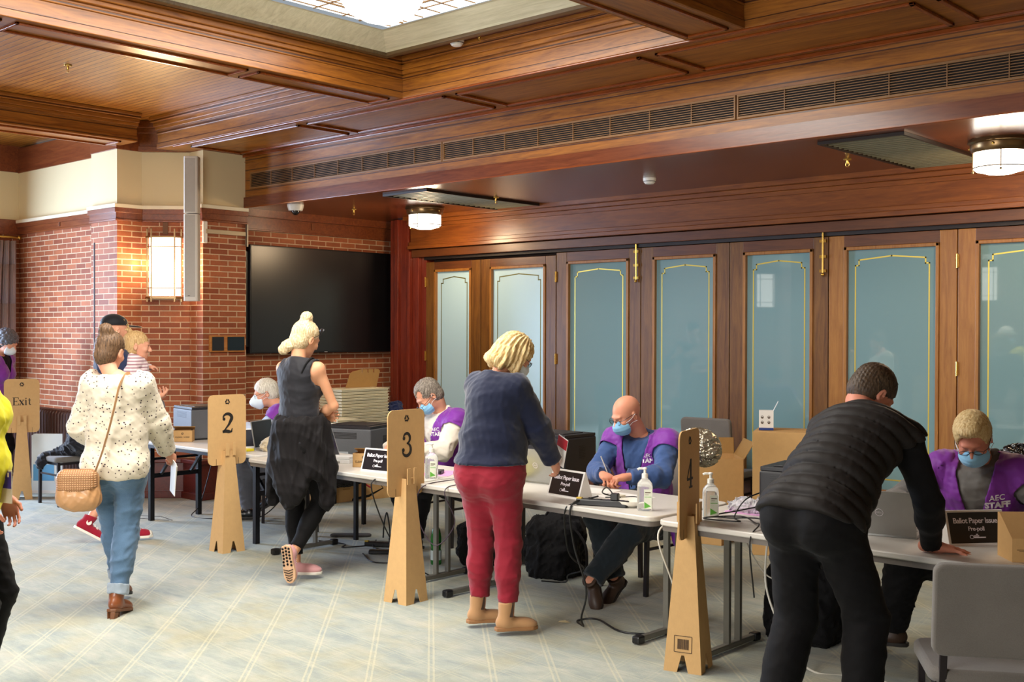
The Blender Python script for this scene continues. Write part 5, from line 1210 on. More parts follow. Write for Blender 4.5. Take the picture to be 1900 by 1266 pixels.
def table(label, x0, x1, y0, y1, rz=0, black=False, top=.725, feet=None, group=None):
    cx, cy = (x0+x1)/2, (y0+y1)/2; t = thing('trestle_table', label, 'table', (cx, cy, 0), rz); hw, hd = (x1-x0)/2, (y1-y0)/2
    MB().ext(rrect(-hw, hw, -hd, hd, .06), top-.028, top).build('tabletop', TABLE_T, t, bevel=.006, smooth=40)
    MB().ext(rrect(-hw+.01, hw-.01, -hd+.01, hd-.01, .055), top-.055, top-.026).build('apron', BLACK_M if black else TABLE_E, t, smooth=40)
    if black:
        for sx in (-1, 1):
            X = sx*(hw-.17)
            for sy in (-1, 1): MB().bar((X, sy*(hd-.12), 0), (X, sy*(hd-.12), top-.05), .04, .04).build('leg', BLACK_M, t)
            MB().bar((X, -hd+.12, .40), (X, hd-.12, .40), .03, .04).bar((X, -hd+.12, .55), (X, hd-.12, .55), .018, .022).build('crossbar', BLACK_M, t)
            for yb in (-.15, .15): MB().bar((X, yb, .40), (X-sx*.28, yb, top-.05), .022, .022).build('brace', BLACK_M, t)
    else:
        for X in feet:
            for sy in (-.055, .055): MB().bar((X, sy+.06, .04), (X, sy+.06, top-.05), .022, .034).build('leg', GREY_M, t)
            MB().bar((X, -hd+.14, .028), (X, hd-.1, .028), .034, .032).build('foot', GREY_M, t, bevel=.006)
            for sy in (-hd+.12, hd-.08): MB().obox((X, sy, .026), (.05, .06, .045)).build('foot_cap', BLACK, t, bevel=.01)
            MB().bar((X, -.1, top-.065), (X, .25, top-.065), .03, .03).build('leg_bracket', GREY_M, t)
    return t
T_H = .725
# tables
table('long white table on folding black metal legs below the wall screen', -9.32, -7.38, 5.13, 5.85, 0, True)
table('white folding table with grey feet between the signs numbered two and three', -7.28, -5.34, 4.95, 5.70, -.02, feet=(-.75, .76))
table('white folding table with grey feet where the bald person sits', -5.30, -3.42, 4.88, 5.62, -.03, feet=(-.77, .76))
table('white folding table on the right where the person in the black vest leans', -3.38, -1.42, 4.81, 5.55, .0, feet=(-.78, .80))
# chairs
chair('grey padded backless seat with a black jacket on it, beside the exit sign', (-10.68, 5.24), math.pi/2, back=False)
chair('chair under the white-haired person at the black-legged table', (-8.38, 6.12), math.radians(150), FAB_D)
chair('chair under the person in the white shirt writing', (-6.48, 6.38), math.pi, FAB_D)
chair('dark-legged chair under the bald person with a foil blanket on its back', (-4.40, 6.12), math.pi-.1, cloth_mat('pale_upholstery', 'a39a8c', .15))
chair('chair under the sandy-haired person on the right, black bag over its back', (-2.12, 6.2), math.pi-.1, cloth_mat('beige_upholstery', 'b3a994', .1))
chair('empty grey upholstered chair leaning by the doors behind the open cartons', (-5.24, 8.44), .08, FAB, sh=.50, bh=.95)
chair('empty grey upholstered chair in the right foreground, its back to the camera', (-1.54, 4.345), math.radians(31), FAB, sh=.48, bh=.86)
# ---------------------------------------------------------------- cardboard signs
def sign(label, loc, rz, text, code=False):
    t = thing('cardboard_sign', label, 'sign', (*loc, 0), rz); Z0_, Z1_ = .665, 1.205
    prof = rrect(-.165, .165, Z0_, Z1_, .045)
    m = MB(); m.prism(prof, lambda p, tt: (tt, p[0], p[1]), -.004, .004); pan = m.build('panel', CARD, t)
    fn = lambda u, v, d: (.0045+d, u, v)
    m = MB(); recycle(m, fn, 0, Z1_-.055, .026); m.build('recycling_mark', INK, pan); m = MB()
    if text == 'Exit':
        xx = -.085
        for ch, w_ in (('E', .058), ('x', .05), ('i', .03), ('t', .035)): glyph(ch, m, fn, xx+w_/2, .98, .082); xx += w_
    else: glyph(text, m, fn, 0, .985, .15)
    m.build('lettering', INK, pan)
    # square pyramid base of folded card with notched feet
    def face(m, ax, sg):
        b, tp, zt = .098, .040, .775
        def P(u, z): h = b+(tp-b)*z/zt; v = (u*h, sg*h) if ax == 'y' else (sg*h, u*h); return (v[0], v[1], z)
        pts = [(-1, 0), (-.55, 0), (-.42, .16), (-.30, .16), (-.2, 0), (.2, 0), (.30, .16), (.42, .16), (.55, 0), (1, 0), (1, .775), (-1, .775)]
        pts = [(-1, 0), (-.45, 0), (-.22, .11), (-.02, 0), (.0, 0), (1, 0), (1, .775), (-1, .775)] if False else [(-1, 0), (-.30, 0), (-.08, .085), (.08, .085), (.30, 0), (1, 0), (1, .775), (-1, .775)]
        outer = [P(u, z) for u, z in pts]; n = len(outer); k = .035
        inner = [(p[0]*(1-k), p[1]*(1-k), p[2]) for p in outer]
        m.add(outer+inner, [tuple(range(n)), tuple(range(n, 2*n))[::-1]]+[(i, (i+1) % n, n+(i+1) % n, n+i) for i in range(n)])
    m = MB()
    for ax in 'xy':
        for sg in (-1, 1): face(m, ax, sg)
    ba = m.build('base', CARD, t)
    # prongs that grip the panel
    for c_, s_ in (((.052, -.028, .79), (.006, .03, .10)), ((.052, .03, .79), (.006, .026, .10)), ((-.05, 0, .79), (.006, .06, .10))): MB().obox(c_, s_).build('tab', CARD, t)
    MB().box(.0046, .0052, -.0985, -.0955, Z0_, Z0_+.05).box(.0046, .0052, .0955, .0985, Z0_, Z0_+.05).build('slot', INK_B, t)
    if code:
        m = MB()
        f2 = lambda u, v, d: (u, -.098*(1-v/.775*.592)-.001-d, v)
        rs = random.Random(3); u = -.028
        while u < .028: w_ = rs.choice((.0012, .002, .003)); strokes(m, [[(u, .115), (u, .165)]], w_, f2); u += w_+rs.choice((.0012, .002))
        strokes(m, [[(-.045, .1), (.045, .1)], [(-.045, .18), (.045, .18)], [(-.045, .1), (-.045, .18)], [(.045, .1), (.045, .18)]], .003, f2)
        m.build('barcode_print', INK_B, ba)
    return t
sign('cardboard queue sign printed Exit, at the far left', (-11.30, 5.05), math.radians(-24), 'Exit')
sign('cardboard queue sign printed with the number 2', (-7.475, 4.93), math.radians(-2), '2')
sign('cardboard queue sign printed with the number 3, torn at its top edge', (-5.265, 4.78), math.radians(4), '3')
sign('cardboard queue sign printed 4, seen nearly edge-on beside the right table', (-3.17, 4.80), math.radians(16), '4', True)
# ---------------------------------------------------------------- wall and ceiling fittings
def ceiling_lamp(label, x, y):
    t = thing('ceiling_lamp', label, 'lamp', (x, y, ZL), 0, None)
    MB().lathe([(.20, 0), (.205, -.02), (.19, -.03), (.19, -.06), (.182, -.075), (.175, -.085)], (0, 0, 0), 32).build('rim', BRONZE, t, smooth=40)
    MB().lathe([(.165, -.07), (.166, -.19), (.15, -.205), (.11, -.215), (.08, -.225), (0, -.228)], (0, 0, 0), 32).build('lamp_shade', LAMP_E, t, smooth=50)
    m = MB(); m.tube([(.168*math.cos(a), .168*math.sin(a), -.185) for a in [i*math.pi/16 for i in range(32)]], .004, 6, closed=True)
    for i in range(4):
        a = i*math.pi/2+.35; m.tube([(.17*math.cos(a), .17*math.sin(a), -.07), (.17*math.cos(a), .17*math.sin(a), -.20)], .004, 6)
        m.ball((.17*math.cos(a), .17*math.sin(a), -.21), .009, 5)
    m.build('cage', BRONZE, t, smooth=60)
    for i in range(4):
        a = i*math.pi/2+.1; MB().ball((.196*math.cos(a), .196*math.sin(a), -.045), .010, 5).build('screw', BRASS, t, smooth=90)
ceiling_lamp('round glowing flush ceiling lamp near the wall screen', -8.53, 8.0); ceiling_lamp('round glowing flush ceiling lamp at the right edge of the picture', -2.66, 7.72)
def vent(label, x0, x1, y0, y1):
    t = thing('ceiling_vent', label, 'vent', ((x0+x1)/2, (y0+y1)/2, ZL)); hx_, hy_ = (x1-x0)/2, (y1-y0)/2
    MB().box(-hx_, hx_, -hy_, hy_, -.006, -.002).build('backing', plain('vent_backing', '3b382c', .6), t)
    m = MB(); n = 22
    for i in range(n): y = -hy_+.02+(2*hy_-.04)*i/(n-1); m.box(-hx_+.01, hx_-.01, y-.006, y+.006, -.018, -.006)
    m.build('slat', plain('vent_slat', '7d775c', .45, .3), t)
    m = MB(); ringp = ((-hx_-.02, hx_+.02, -hy_-.02, -hy_), (-hx_-.02, hx_+.02, hy_, hy_+.02), (-hx_-.02, -hx_, -hy_, hy_), (hx_, hx_+.02, -hy_, hy_))
    for r in ringp: m.box(*r, -.022, -.001)
    m.build('frame', DK_METAL, t)
vent('square slatted ceiling vent beside the left round lamp', -8.0, -7.44, 7.0, 8.58); vent('square slatted ceiling vent beside the right round lamp', -3.58, -3.02, 7.0, 8.6)
def smoke(label, x, y, z):
    t = thing('smoke_detector', label, 'smoke detector', (x, y, z))
    MB().lathe([(.055, 0), (.055, -.015), (.05, -.03), (.036, -.048), (.0, -.052)], (0, 0, 0), 24).build('housing', WHITE_P, t, smooth=40)
    MB().lathe([(.0515, -.026), (.0505, -.031)], (0, 0, 0), 24).build('slot', BLACK, t)
smoke('white smoke detector on the low boarded ceiling', -5.5, 7.72, ZL); smoke('white smoke detector beside the skylight', -5.83, 5.78, ZC)
def sprinkler(label, x, y, z):
    t = thing('sprinkler', label, 'sprinkler', (x, y, z), 0)
    MB().lathe([(.032, 0), (.028, -.008), (.01, -.01), (.009, -.03), (.004, -.04)], (0, 0, 0), 12).build('body', BRASS, t, smooth=50)
    MB().tube([(-.012, 0, -.025), (-.014, 0, -.045), (0, 0, -.055), (.014, 0, -.045), (.012, 0, -.025)], .0025, 5).lathe([(.016, -.058), (.016, -.056)], (0, 0, 0), 10).build('deflector', BRASS, t, smooth=60)
sprinkler('brass sprinkler on the golden boarded coffer at upper left', -8.72, 4.27, ZC); sprinkler('brass sprinkler left of the round lamp near the screen', -9.25, 7.65, ZL); sprinkler('brass sprinkler hanging below the left slatted vent', -7.38, 7.85, ZL)
sprinkler('brass sprinkler just left of the right slatted vent', -3.8, 7.84, ZL); sprinkler('brass sprinkler beside the skylight and smoke detector', -5.6, 5.78, ZC)
t = thing('dome_camera', 'white dome security camera under the low ceiling above the screen', 'security camera', (-9.36, 6.98, ZL))
MB().lathe([(.085, 0), (.083, -.02), (.07, -.06), (.055, -.062)], (0, 0, 0), 24).build('housing', WHITE_P, t, smooth=40); MB().ball((0, 0, -.06), .046, 10).build('lens_dome', plain('smoked_dome', '101114', .08, coat=1), t, smooth=90)
# long air grille in three lengths in the bulkhead
def grille(label, x0, x1):
    t = thing('air_grille', label, 'vent', ((x0+x1)/2, YG, 3.245)); h = (x1-x0)/2
    MB().box(-h, h, -.004, .0, -.07, .07).build('backing', plain('grille_shadow', '120c08', .9), t)
    m = MB(); fr_c = plain('grille_frame', '8a6238', .5)
    for a in ((-h, h, .068, .085), (-h, h, -.085, -.068), (-h, -h+.014, -.07, .07), (h-.014, h, -.07, .07)): m.box(a[0], a[1], -.02, 0, a[2], a[3])
    m.build('frame', fr_c, t, bevel=.003)
    for i in range(8): z = -.058+i*.0166; MB().box(-h+.012, h-.012, -.014, -.003, z-.0022, z+.0022).build('louvre', fr_c, t)
    m = MB(); n = max(1, int(h*2/.34))
    for i in range(1, n): x = -h+2*h*i/n; m.box(x-.003, x+.003, -.016, -.003, -.07, .07)
    m.build('mullion', fr_c, t)
grille('left length of the long slotted air grille in the timber bulkhead', -9.84, -7.0); grille('middle length of the long slotted air grille in the timber bulkhead', -6.99, -4.10); grille('right length of the long slotted air grille in the timber bulkhead', -4.09, -1.2); grille('far right length of the slotted air grille', -1.19, 1.5)
# bowl lamp under the skylight
t = thing('bowl_lamp', 'glowing round bowl lamp hanging under the skylight', 'lamp', (-5.53, 4.80, ZC+.07))
MB().lathe([(0, -.20), (.12, -.185), (.22, -.13), (.27, -.05), (.28, -.02)], (0, 0, 0), 36).build('lamp_shade', emis('bowl_glass', (1, .98, .94), 6), t, smooth=90)
MB().lathe([(.285, -.03), (.30, -.02), (.30, .0), (.28, .005)], (0, 0, 0), 36).tube([(0, 0, 0), (0, 0, .05)], .02, 8).build('rim', BRONZE, t, smooth=50)
# wall sconce on the pier
cx_, cy_ = (P2[0]+P3[0])/2, (P2[1]+P3[1])/2
t = thing('wall_sconce', 'glowing rectangular wall lantern with brass bars on the brick pier', 'lamp', (cx_, cy_, 2.02), math.radians(-135)+math.pi)
t.rotation_euler = (0, 0, math.radians(45)); t.location = (cx_+S2*.0, cy_-S2*.0, 2.02)
pr = [(-.17, 0), (.17, 0), (.17, -.05), (.115, -.10), (-.115, -.10), (-.17, -.05)]
m = MB(); m.ext([(x*.9, y*.86) for x, y in pr], .03, .62); m.build('lamp_shade', SCONCE_E, t)
m = MB(); m.ext([(x*1.12, y*1.05) for x, y in pr], 0, .022); m.ext([(x*1.12, y*1.05) for x, y in pr], .62, .635)
for x, y in ((-.172, -.052), (-.117, -.103), (.117, -.103), (.172, -.052)): m.bar((x, y, -.03), (x, y, .71), .013, .013); m.ball((x, y, .71), .009, 5)
for z in (.11, .53):
    P = [(x*1.01, y*1.01, z) for x, y in pr[2:]]+[]; P = [(pr[1][0]*1.01, 0, z)]+P+[(pr[0][0]*1.01, 0, z)]; m.tube(P, .005, 6)
m.build('bars', BRONZE, t, smooth=40); MB().box(-.025, .025, -.012, 0, .66, .92).build('backplate_strap', plain('old_bronze', '6e4a30', .5, .5), t)
# mirrored sconces on the far pier and back wall, seen in the door glass
def sconce2(label, loc, rz):
    c = copy_tree(t); c.location = loc; c.rotation_euler = (0, 0, rz); c['label'] = label; return c
sconce2('glowing wall lantern on the far brick pier, seen only as a reflection in the doors', (-10.37, -.66, 2.12), math.radians(135)); sconce2('glowing wall lantern on the back wall, seen only as a reflection in the end door', (-7.35, YBK+.0, 2.25), math.radians(180))
# column loudspeaker
t = thing('column_loudspeaker', 'tall slim white column loudspeaker mounted on the brick pier', 'loudspeaker', (-9.99, 6.12, 2.0), math.radians(45))
t.location = (-9.89, 6.125, 1.99)
MB().ext(rrect(-.075, .065, -.07, .06, .02), 0, .86).ext(rrect(-.075, .065, -.07, .06, .02), .868, 1.43).build('cabinet', plain('speaker_white', 'd9d4ca', .5, var=.02), t, bevel=.003, smooth=40)
MB().box(-.06, .04, -.073, -.069, .04, .85).box(-.06, .04, -.073, -.069, .88, 1.41).build('grille', plain('speaker_grille', 'b9b4ab', .6), t); MB().lathe([(.01, 0), (.01, .004)], (-.02, -.074, .05), 8).build('logo', INK, t)
t = thing('wall_bracket', 'white metal bar and plate on the brick pier beside the loudspeaker', 'bracket', (-9.94, 6.30, 2.70))
MB().box(0, .02, .0, .47, -.022, .022).build('bar', plain('bracket_grey', 'b9a98c', .5, .3), t, bevel=.003); MB().box(-.01, .012, -.03, .02, -.12, .1).build('plate', WHITE_P, t, bevel=.006); MB().box(0, .03, .475, .49, -.13, .1).build('end_plate', plain('steel', '8c8578', .4, .6), t)
# screen
t = thing('wall_screen', 'very large dark flat television screen on the brick wall', 'television', (-10.04, 7.87, 2.03))
MB().box(-.05, .045, -1.0, 1.0, -.575, .575).build('housing', BLACK, t, bevel=.006)
s_ = NT('screen_glass').set(col=hx('0c0d10'), rough=.32, spec=.7, coat=.25, coatr=.3).m
MB().box(.045, .048, -.985, .985, -.555, .56).build('screen', s_, t)
m = MB(); m.box(-.03, .02, -1.04, -1.0, -.5, .5); 
for z in (-.3, .1, .4): m.box(-.01, .03, -1.05, -1.03, z-.03, z+.03)
m.build('side_mount', BLACK, t); MB().box(.046, .049, -.02, .02, -.568, -.561).build('logo', plain('grey_mark', 'b0b0b0', .4), t)
t = thing('control_panel', 'black touch control panel in a small oak frame on the pier', 'control panel', (-9.95, 6.555, 1.565))
MB().box(0, .025, -.21, .21, -.085, .085).build('frame', wood('panel_oak', 'a9662b', 'c98a45', 'y'), t, bevel=.004); MB().box(.025, .032, -.005, .195, -.07, .07).build('display', plain('panel_glass', '10131a', .15, coat=.8), t); MB().box(.025, .032, -.185, -.05, -.07, .07).build('keypad', plain('panel_keys', '22262c', .4), t)
def knob(label, loc, face_x): 
    m = MB().box(-.02, .02, -.015, .0, -.035, .035) if not face_x else MB().box(0, .015, -.02, .02, -.035, .035)
    o = m.build('wall_plate', BRNBOOT, None, bevel=.003); o.location = loc; tag(o, label, 'wall plate')
knob('small dark plate on the timber frieze above the alcove wall', (-12.0, 5.782, 2.87), False); knob('small dark plate on the timber frieze above the screen', (-10.08, 7.75, 2.85), True)
# radiator
t = thing('radiator', 'old brown cast column radiator under the left brick wall', 'radiator', (-11.4, 5.58, 0))
for i in range(26):
    x = -1.15+i*.068; m = MB(); prof = rrect(-.09, .09, .10, .86, .05); m.prism(prof, lambda p, tt: (tt, p[0], p[1]), x-.024, x+.024)
    m.build('column', plain('radiator_brown', '4a302a', .35, .3) if i == 0 else RADM, t, bevel=.012, seg=3, smooth=60) if False else m.build('column', (RADM if i else globals().setdefault('RADM', plain('radiator_brown', '4a302a', .35, .3))), t, bevel=.014, seg=3, smooth=60)
MB().bar((-1.15, 0, .18), (.57, 0, .18), .05, .05).bar((-1.15, 0, .78), (.57, 0, .78), .05, .05).box(-1.17, -1.12, -.05, .05, 0, .12).box(.52, .57, -.05, .05, 0, .12).build('pipe', RADM, t)
# curtain
m = MB(); pts = []; N_ = 40
for j, z in enumerate((.05, 1.2, 2.0, 2.45, 2.72)):
    row = []
    for i in range(N_+1):
        s0 = i/N_; w_ = (1, .97, .9, .8, .72)[j]; y = 5.70-s0*.42*w_; x = -12.93+.035*math.sin(s0*30)+.015*math.sin(j*.3+s0*9); row.append((x, y, z))
    pts.append(row)
for j in range(4):
    for i in range(N_): m.add([pts[j][i], pts[j][i+1], pts[j+1][i+1], pts[j+1][i]], [(0, 1, 2, 3)])
o = m.build('curtain', cloth_mat('mauve_curtain', 'a08a86', .08, .8, .3), None, smooth=180); md = o.modifiers.new('thick', 'SOLIDIFY'); md.thickness = .006; tag(o, 'mauve-grey gathered curtain hanging at the far left', 'curtain')
o = MB().tube([(-12.95, 5.75, 2.76), (-12.95, 2.8, 2.76)], .015, 8).ball((-12.95, 5.76, 2.76), .025, 6).build('curtain_rail', BRASS, None, smooth=60); tag(o, 'thin brass rail above the curtain', 'curtain rail')
# white ballot screen behind the exit chair
t = thing('cardboard_screen', 'white folded card voting screen with a blue label, on the floor behind the chair', 'voting screen', (-11.45, 5.42, 0), math.radians(40))
m = MB(); m.prism([(-.2, .02), (.2, .02), (.15, .60), (.13, .62), (-.17, .62), (-.2, .60)], lambda p, tt: (p[0], tt, p[1]), -.012, .0); m.build('panel', plain('white_corrugated', 'dfe9ee', .6, var=.02), t, bevel=.003)
MB().box(-.18, .04, -.015, -.0125, .13, .30).build('label', plain('blue_label', '5fa3d6', .5), t); MB().box(-.2, .22, -.015, .0, 0, .03).box(-.2, .2, 0, .12, 0, .006).build('foot', WHITE_C, t)
# ---------------------------------------------------------------- things on the tables
def tent(label, loc, rz, mark=True):
    t = thing('tent_sign', label, 'sign', (*loc, T_H), rz); w_, hh, dp = .142, .155, .055
    m = MB(); m.add([(-w_, -dp, 0), (w_, -dp, 0), (w_, -.004, hh), (-w_, -.004, hh), (-w_, dp, 0), (w_, dp, 0), (w_, .004, hh), (-w_, .004, hh), (-w_, -dp+.003, 0), (w_, -dp+.003, 0)],
                    [(0, 1, 2, 3), (3, 2, 6, 7), (7, 6, 5, 4), (0, 4, 5, 1), (0, 3, 7, 4), (1, 5, 6, 2)]); b = m.build('folded_card', WHITE_C, t)
    nx = Vector((0, -hh, -(dp-.004))).normalized()
    Mx = frame(Vector((0, -dp-.0006, 0)), (1, 0, 0), (0, dp-.004, hh)); z_ = .0012
    MB().xf(lambda q: q.box(-w_+.012, w_-.012, .012, hh*1.04-.008, z_*.3, z_), Mx).build('printed_face', BLACK_C, t)
    T = lambda x, y: Mx @ Matrix.Translation((x, y, z_+.0004))
    if mark:
        text_mesh('lettering', 'Ballot Paper Issue', .0345, WHITE_TXT, T(0, .114), t, ext=.0002, bold=.0005, space=.9); text_mesh('lettering', 'Pre-poll', .028, WHITE_TXT, T(0, .077), t, ext=.0002, bold=.0003, space=.92)
        m = MB()
        def fn(q):
            q.tube([(-.028+.009*math.cos(a), .040+.008*math.sin(a), .0022) for a in [i*math.pi/6 for i in range(12)]], .0012, 4, closed=True); q.box(-.017, .008, .042, .047, .0012, .002); q.box(-.017, .040, .035, .040, .0012, .002); q.box(-.006, .004, .050, .054, .0012, .002)
        m.xf(fn, Mx); m.build('emblem', WHITE_TXT, t)
    return t
tent('black and white Ballot Paper Issue tent sign before the bald person', (-4.23, 5.14), math.radians(-9)); tent('black and white tent sign Ballot Paper Issue beside the sign numbered 3', (-5.94, 5.16), math.radians(8))
tent('black and white tent sign Ballot Paper Issue on the right hand table', (-1.93, 5.27), math.radians(50)); tent('white tent sign seen from its narrow end beside the sign numbered 2', (-7.98, 5.42), math.radians(75), False)
def laptop(label, loc, rz, open_=105, logo=True):
    t = thing('laptop', label, 'laptop', (*loc, T_H), rz)   # local: screen lid at -y, its back towards -y
    MB().ext(rrect(-.165, .165, -.02, .215, .012), .0, .016).build('keyboard_base', LAP, t, bevel=.002); MB().box(-.14, .14, .02, .13, .016, .0175).build('keys', LAP_D, t)
    a = math.radians(open_-90); Mx = frame(Vector((0, -.022, .014)), (1, 0, 0), (0, -math.sin(a), math.cos(a)))
    MB().xf(lambda q: q.prism(rrect(-.165, .165, 0, .225, .01), lambda p, tt: (p[0], p[1], tt), 0, .006), Mx).build('lid', LAP, t, bevel=.001); MB().xf(lambda q: q.box(-.155, .155, .01, .218, -.001, .0005), Mx).build('screen', plain('laptop_screen', '1a1c20', .2) if 'laptop_screen' not in bpy.data.materials else bpy.data.materials['laptop_screen'], t)
    if logo:
        m = MB(); m.xf(lambda q: q.tube([(.018*math.cos(b), .115+.018*math.sin(b), .0072) for b in [i*math.pi/10 for i in range(20)]], .0012, 4, closed=True), Mx)
        lo_ = m.build('logo', WHITE_TXT, t); text_mesh('lettering', 'DELL', .012, WHITE_TXT, Mx @ Matrix.Translation((0, .115, .0068)) @ Matrix.Rotation(0, 4, 'Y'), t, ext=.0001)
    return t
# lid backs face the room (outer side is +z of the lid frame = -y)
laptop('silver laptop before the bald person, its lid back to the room', (-4.72, 5.45), math.radians(4), 108); laptop('silver laptop on the right hand table behind the leaning person', (-2.32, 5.17), math.radians(12), 108)
laptop('thin silver laptop seen side-on at the black-legged table', (-7.75, 5.50), math.radians(-65), 100, False); laptop('silver laptop beside the large grey printer, half hidden by the sign 3', (-6.75, 5.35), math.radians(-75), 110, False)
def printer(label, loc, rz, w_=.40, d=.42, h=.27, z=T_H, mat=None):
    t = thing('printer', label, 'printer', (*loc, z), rz)
    MB().box(-w_/2, w_/2, -d/2, d/2, .012, h).build('body', mat or PRN, t, bevel=.012, seg=3); MB().box(-w_/2+.005, w_/2-.005, -d/2+.005, d/2-.005, h, h+.022).box(-w_/2+.06, w_/2-.06, -d/2+.05, d/2-.08, h+.022, h+.028).build('lid', PRN_D, t, bevel=.006)
    MB().box(-w_/2+.02, w_/2-.02, -d/2+.02, d/2-.02, 0, .012).build('base', BLACK, t)
    m = MB()
    for i in range(9): m.box(w_/2-.001, w_/2+.0015, -.02, .05, h*.45+i*.011, h*.45+i*.011+.005)
    m.build('vent_slots', BLACK, t); m = MB()
    for i in range(5): m.box(-.12, .10, -d/2-.0015, -d/2+.001, h*.72+i*.011, h*.72+i*.011+.005)
    m.build('vent_slots', BLACK, t); MB().box(-.10, .02, -d/2-.002, -d/2, .06, .10).build('maker_plate', plain('plate_grey', 'a9aeb2', .4) if 'plate_grey' not in bpy.data.materials else bpy.data.materials['plate_grey'], t)
    return t
printer('dark grey printer at the left end of the black-legged table', (-8.98, 5.64), math.radians(-10), .44, .34); printer('large grey laser printer below the stack of cream trays', (-7.36, 6.16), math.radians(20), .46, .46, .29, .60)
printer('dark printer behind the silver laptop by the person in the navy sweater', (-5.28, 6.3), 0, .40, .36, .28, .66, PRN_D); printer('black printer with cables at its back beside the person in the black vest', (-2.86, 5.42), math.radians(8), .36, .36, .25, mat=PRN_D)
def side_table(label, x0, x1, y0, y1, z):
    t = thing('side_table', label, 'table', ((x0+x1)/2, (y0+y1)/2, 0)); hw, hd = (x1-x0)/2, (y1-y0)/2
    MB().box(-hw, hw, -hd, hd, z-.03, z).build('tabletop', PRN_D, t, bevel=.004)
    for x in (-hw+.04, hw-.04):
        for y in (-hd+.04, hd-.04): MB().bar((x, y, 0), (x, y, z-.03), .03, .03).build('leg', BLACK_M, t)
side_table('low dark stand under the large grey printer', -7.66, -7.06, 5.86, 6.46, .60); side_table('dark stand under the printer by the doors', -5.52, -5.04, 6.08, 6.52, .66)
# trays on their own table near the brick wall
side_table('dark table against the brick wall under the cream trays', -9.55, -8.7, 6.95, 8.1, .70)
def tray_stack(label, grp, x, y, n, z0, w_, d):
    for i in range(n):
        z = z0+i*.031; m = MB(); m.box(-w_/2, w_/2, -d/2, d/2, .004, .024); m.box(-w_/2-.008, w_/2+.008, -d/2-.008, d/2+.008, .019, .029)
        o = m.build('ballot_tray', CREAMTR, None, bevel=.003); o.location = (x+random.uniform(-.004, .004), y+random.uniform(-.004, .004), z); o.rotation_euler = (0, 0, random.uniform(-.01, .01)); tag(o, 'cream plastic tray, '+ORD[n-1-i]+' of '+label, 'tray', grp)
ORD = ['topmost']+[w_+' from the top' for w_ in ('second', 'third', 'fourth', 'fifth', 'sixth', 'seventh', 'eighth', 'ninth', 'tenth', 'eleventh', 'twelfth', 'thirteenth')]
tray_stack('the tall stack by the brick wall', 'cream trays in the tall stack', -9.15, 7.58, 13, .70, .36, .62); tray_stack('the low stack left of the tall one', 'cream trays in the low stack', -8.85, 7.12, 4, .70, .3, .25)
t = thing('cardboard_divider', 'notched brown cardboard divider standing on top of the tray stack', 'cardboard', (-9.2, 7.72, .70+13*.031))
m = MB(); m.prism([(-.22, 0), (.2, 0), (.25, .17), (.22, .19), (.17, .19), (.168, .15), (.155, .15), (.153, .19), (.09, .19), (.088, .15), (.075, .15), (.073, .19), (.01, .19), (.008, .15), (-.005, .15), (-.007, .19), (-.12, .17), (-.16, .15)], lambda p, tt: (tt, p[0], p[1]), 0, .006); m.build('board', CARD_IN, t)
f = Field(); f.ell(V(-9.1, 8.02, .80), V(.12, .08, .11), k=.03); f.ell(V(-9.05, 8.06, .86), V(.07, .06, .07), k=.04); f.half(V(0, 0, .702), V(0, 0, -1))
o = np_obj('fabric_bag', [(*f.mesh(.008, lambda P: fold(P, 33, 1, .02)), 0)], NAVY_F, None, relax=1); tag(o, 'crumpled navy fabric bag right of the tray stack', 'bag')
# sanitiser bottles
LIQ = NT('clear_gel').set(col=(.96, .98, .97), rough=.08, trans=.75, ior=1.3).m; PUMP = plain('pump_white', 'ecebe3', .35); LABEL = plain('label_pale', 'e3ead9', .5); GREEN = plain('label_green', '5fae3c', .5)
def bottle(label, loc, rz):
    t = thing('pump_bottle', label, 'bottle', (*loc, T_H), rz); sx, sy = .042, .03
    pr = [(.9, 0), (1, .006), (1, .13), (.93, .148), (.62, .165), (.42, .172), (.42, .18)]
    m = MB(); n = 24; vs = []; 
    for r, z in pr:
        for k in range(n):
            a = 2*math.pi*k/n; ca, sa = math.cos(a), math.sin(a); e = .55; vs.append((sx*r*math.copysign(abs(ca)**e, ca), sy*r*math.copysign(abs(sa)**e, sa), z))
    fs = [(i*n+k, i*n+(k+1) % n, (i+1)*n+(k+1) % n, (i+1)*n+k) for i in range(len(pr)-1) for k in range(n)]+[tuple(range(n))[::-1], tuple(range((len(pr)-1)*n, len(pr)*n))]
    m.add(vs, fs); m.build('bottle', LIQ, t, smooth=50)
    MB().lathe([(.017, .176), (.017, .20), (.008, .203), (.007, .222)], (0, 0, 0), 16).ball((0, 0, .228), .013, 6, (1, 1, .6)).tube([(0, 0, .228), (-.03, 0, .228), (-.04, 0, .222)], .006, 6).build('pump', PUMP, t, smooth=50)
    lb = MB().box(-.006, .036, -sy-.0015, -sy-.0005, .012, .118).build('label', LABEL, t); m = MB(); m.add([(-.004, -sy-.002, .014), (.032, -sy-.002, .026), (-.004, -sy-.002, .05)], [(0, 1, 2)]); m.box(-.003, .034, -sy-.002, -sy-.0015, .075, .078).build('green_print', GREEN, lb)
    m = MB(); m.box(0, .03, -sy-.002, -sy-.0015, .098, .103); m.box(0, .02, -sy-.002, -sy-.0015, .088, .090); m.build('dark_print', INK_B, lb)
    return t
bottle('clear sanitiser pump bottle beside the sign numbered 3', (-5.40, 5.13), math.radians(35)); bottle('clear sanitiser pump bottle left of the sign numbered 4', (-3.60, 5.02), math.radians(38)); bottle('clear sanitiser pump bottle right of the sign numbered 4', (-3.22, 5.08), math.radians(38))
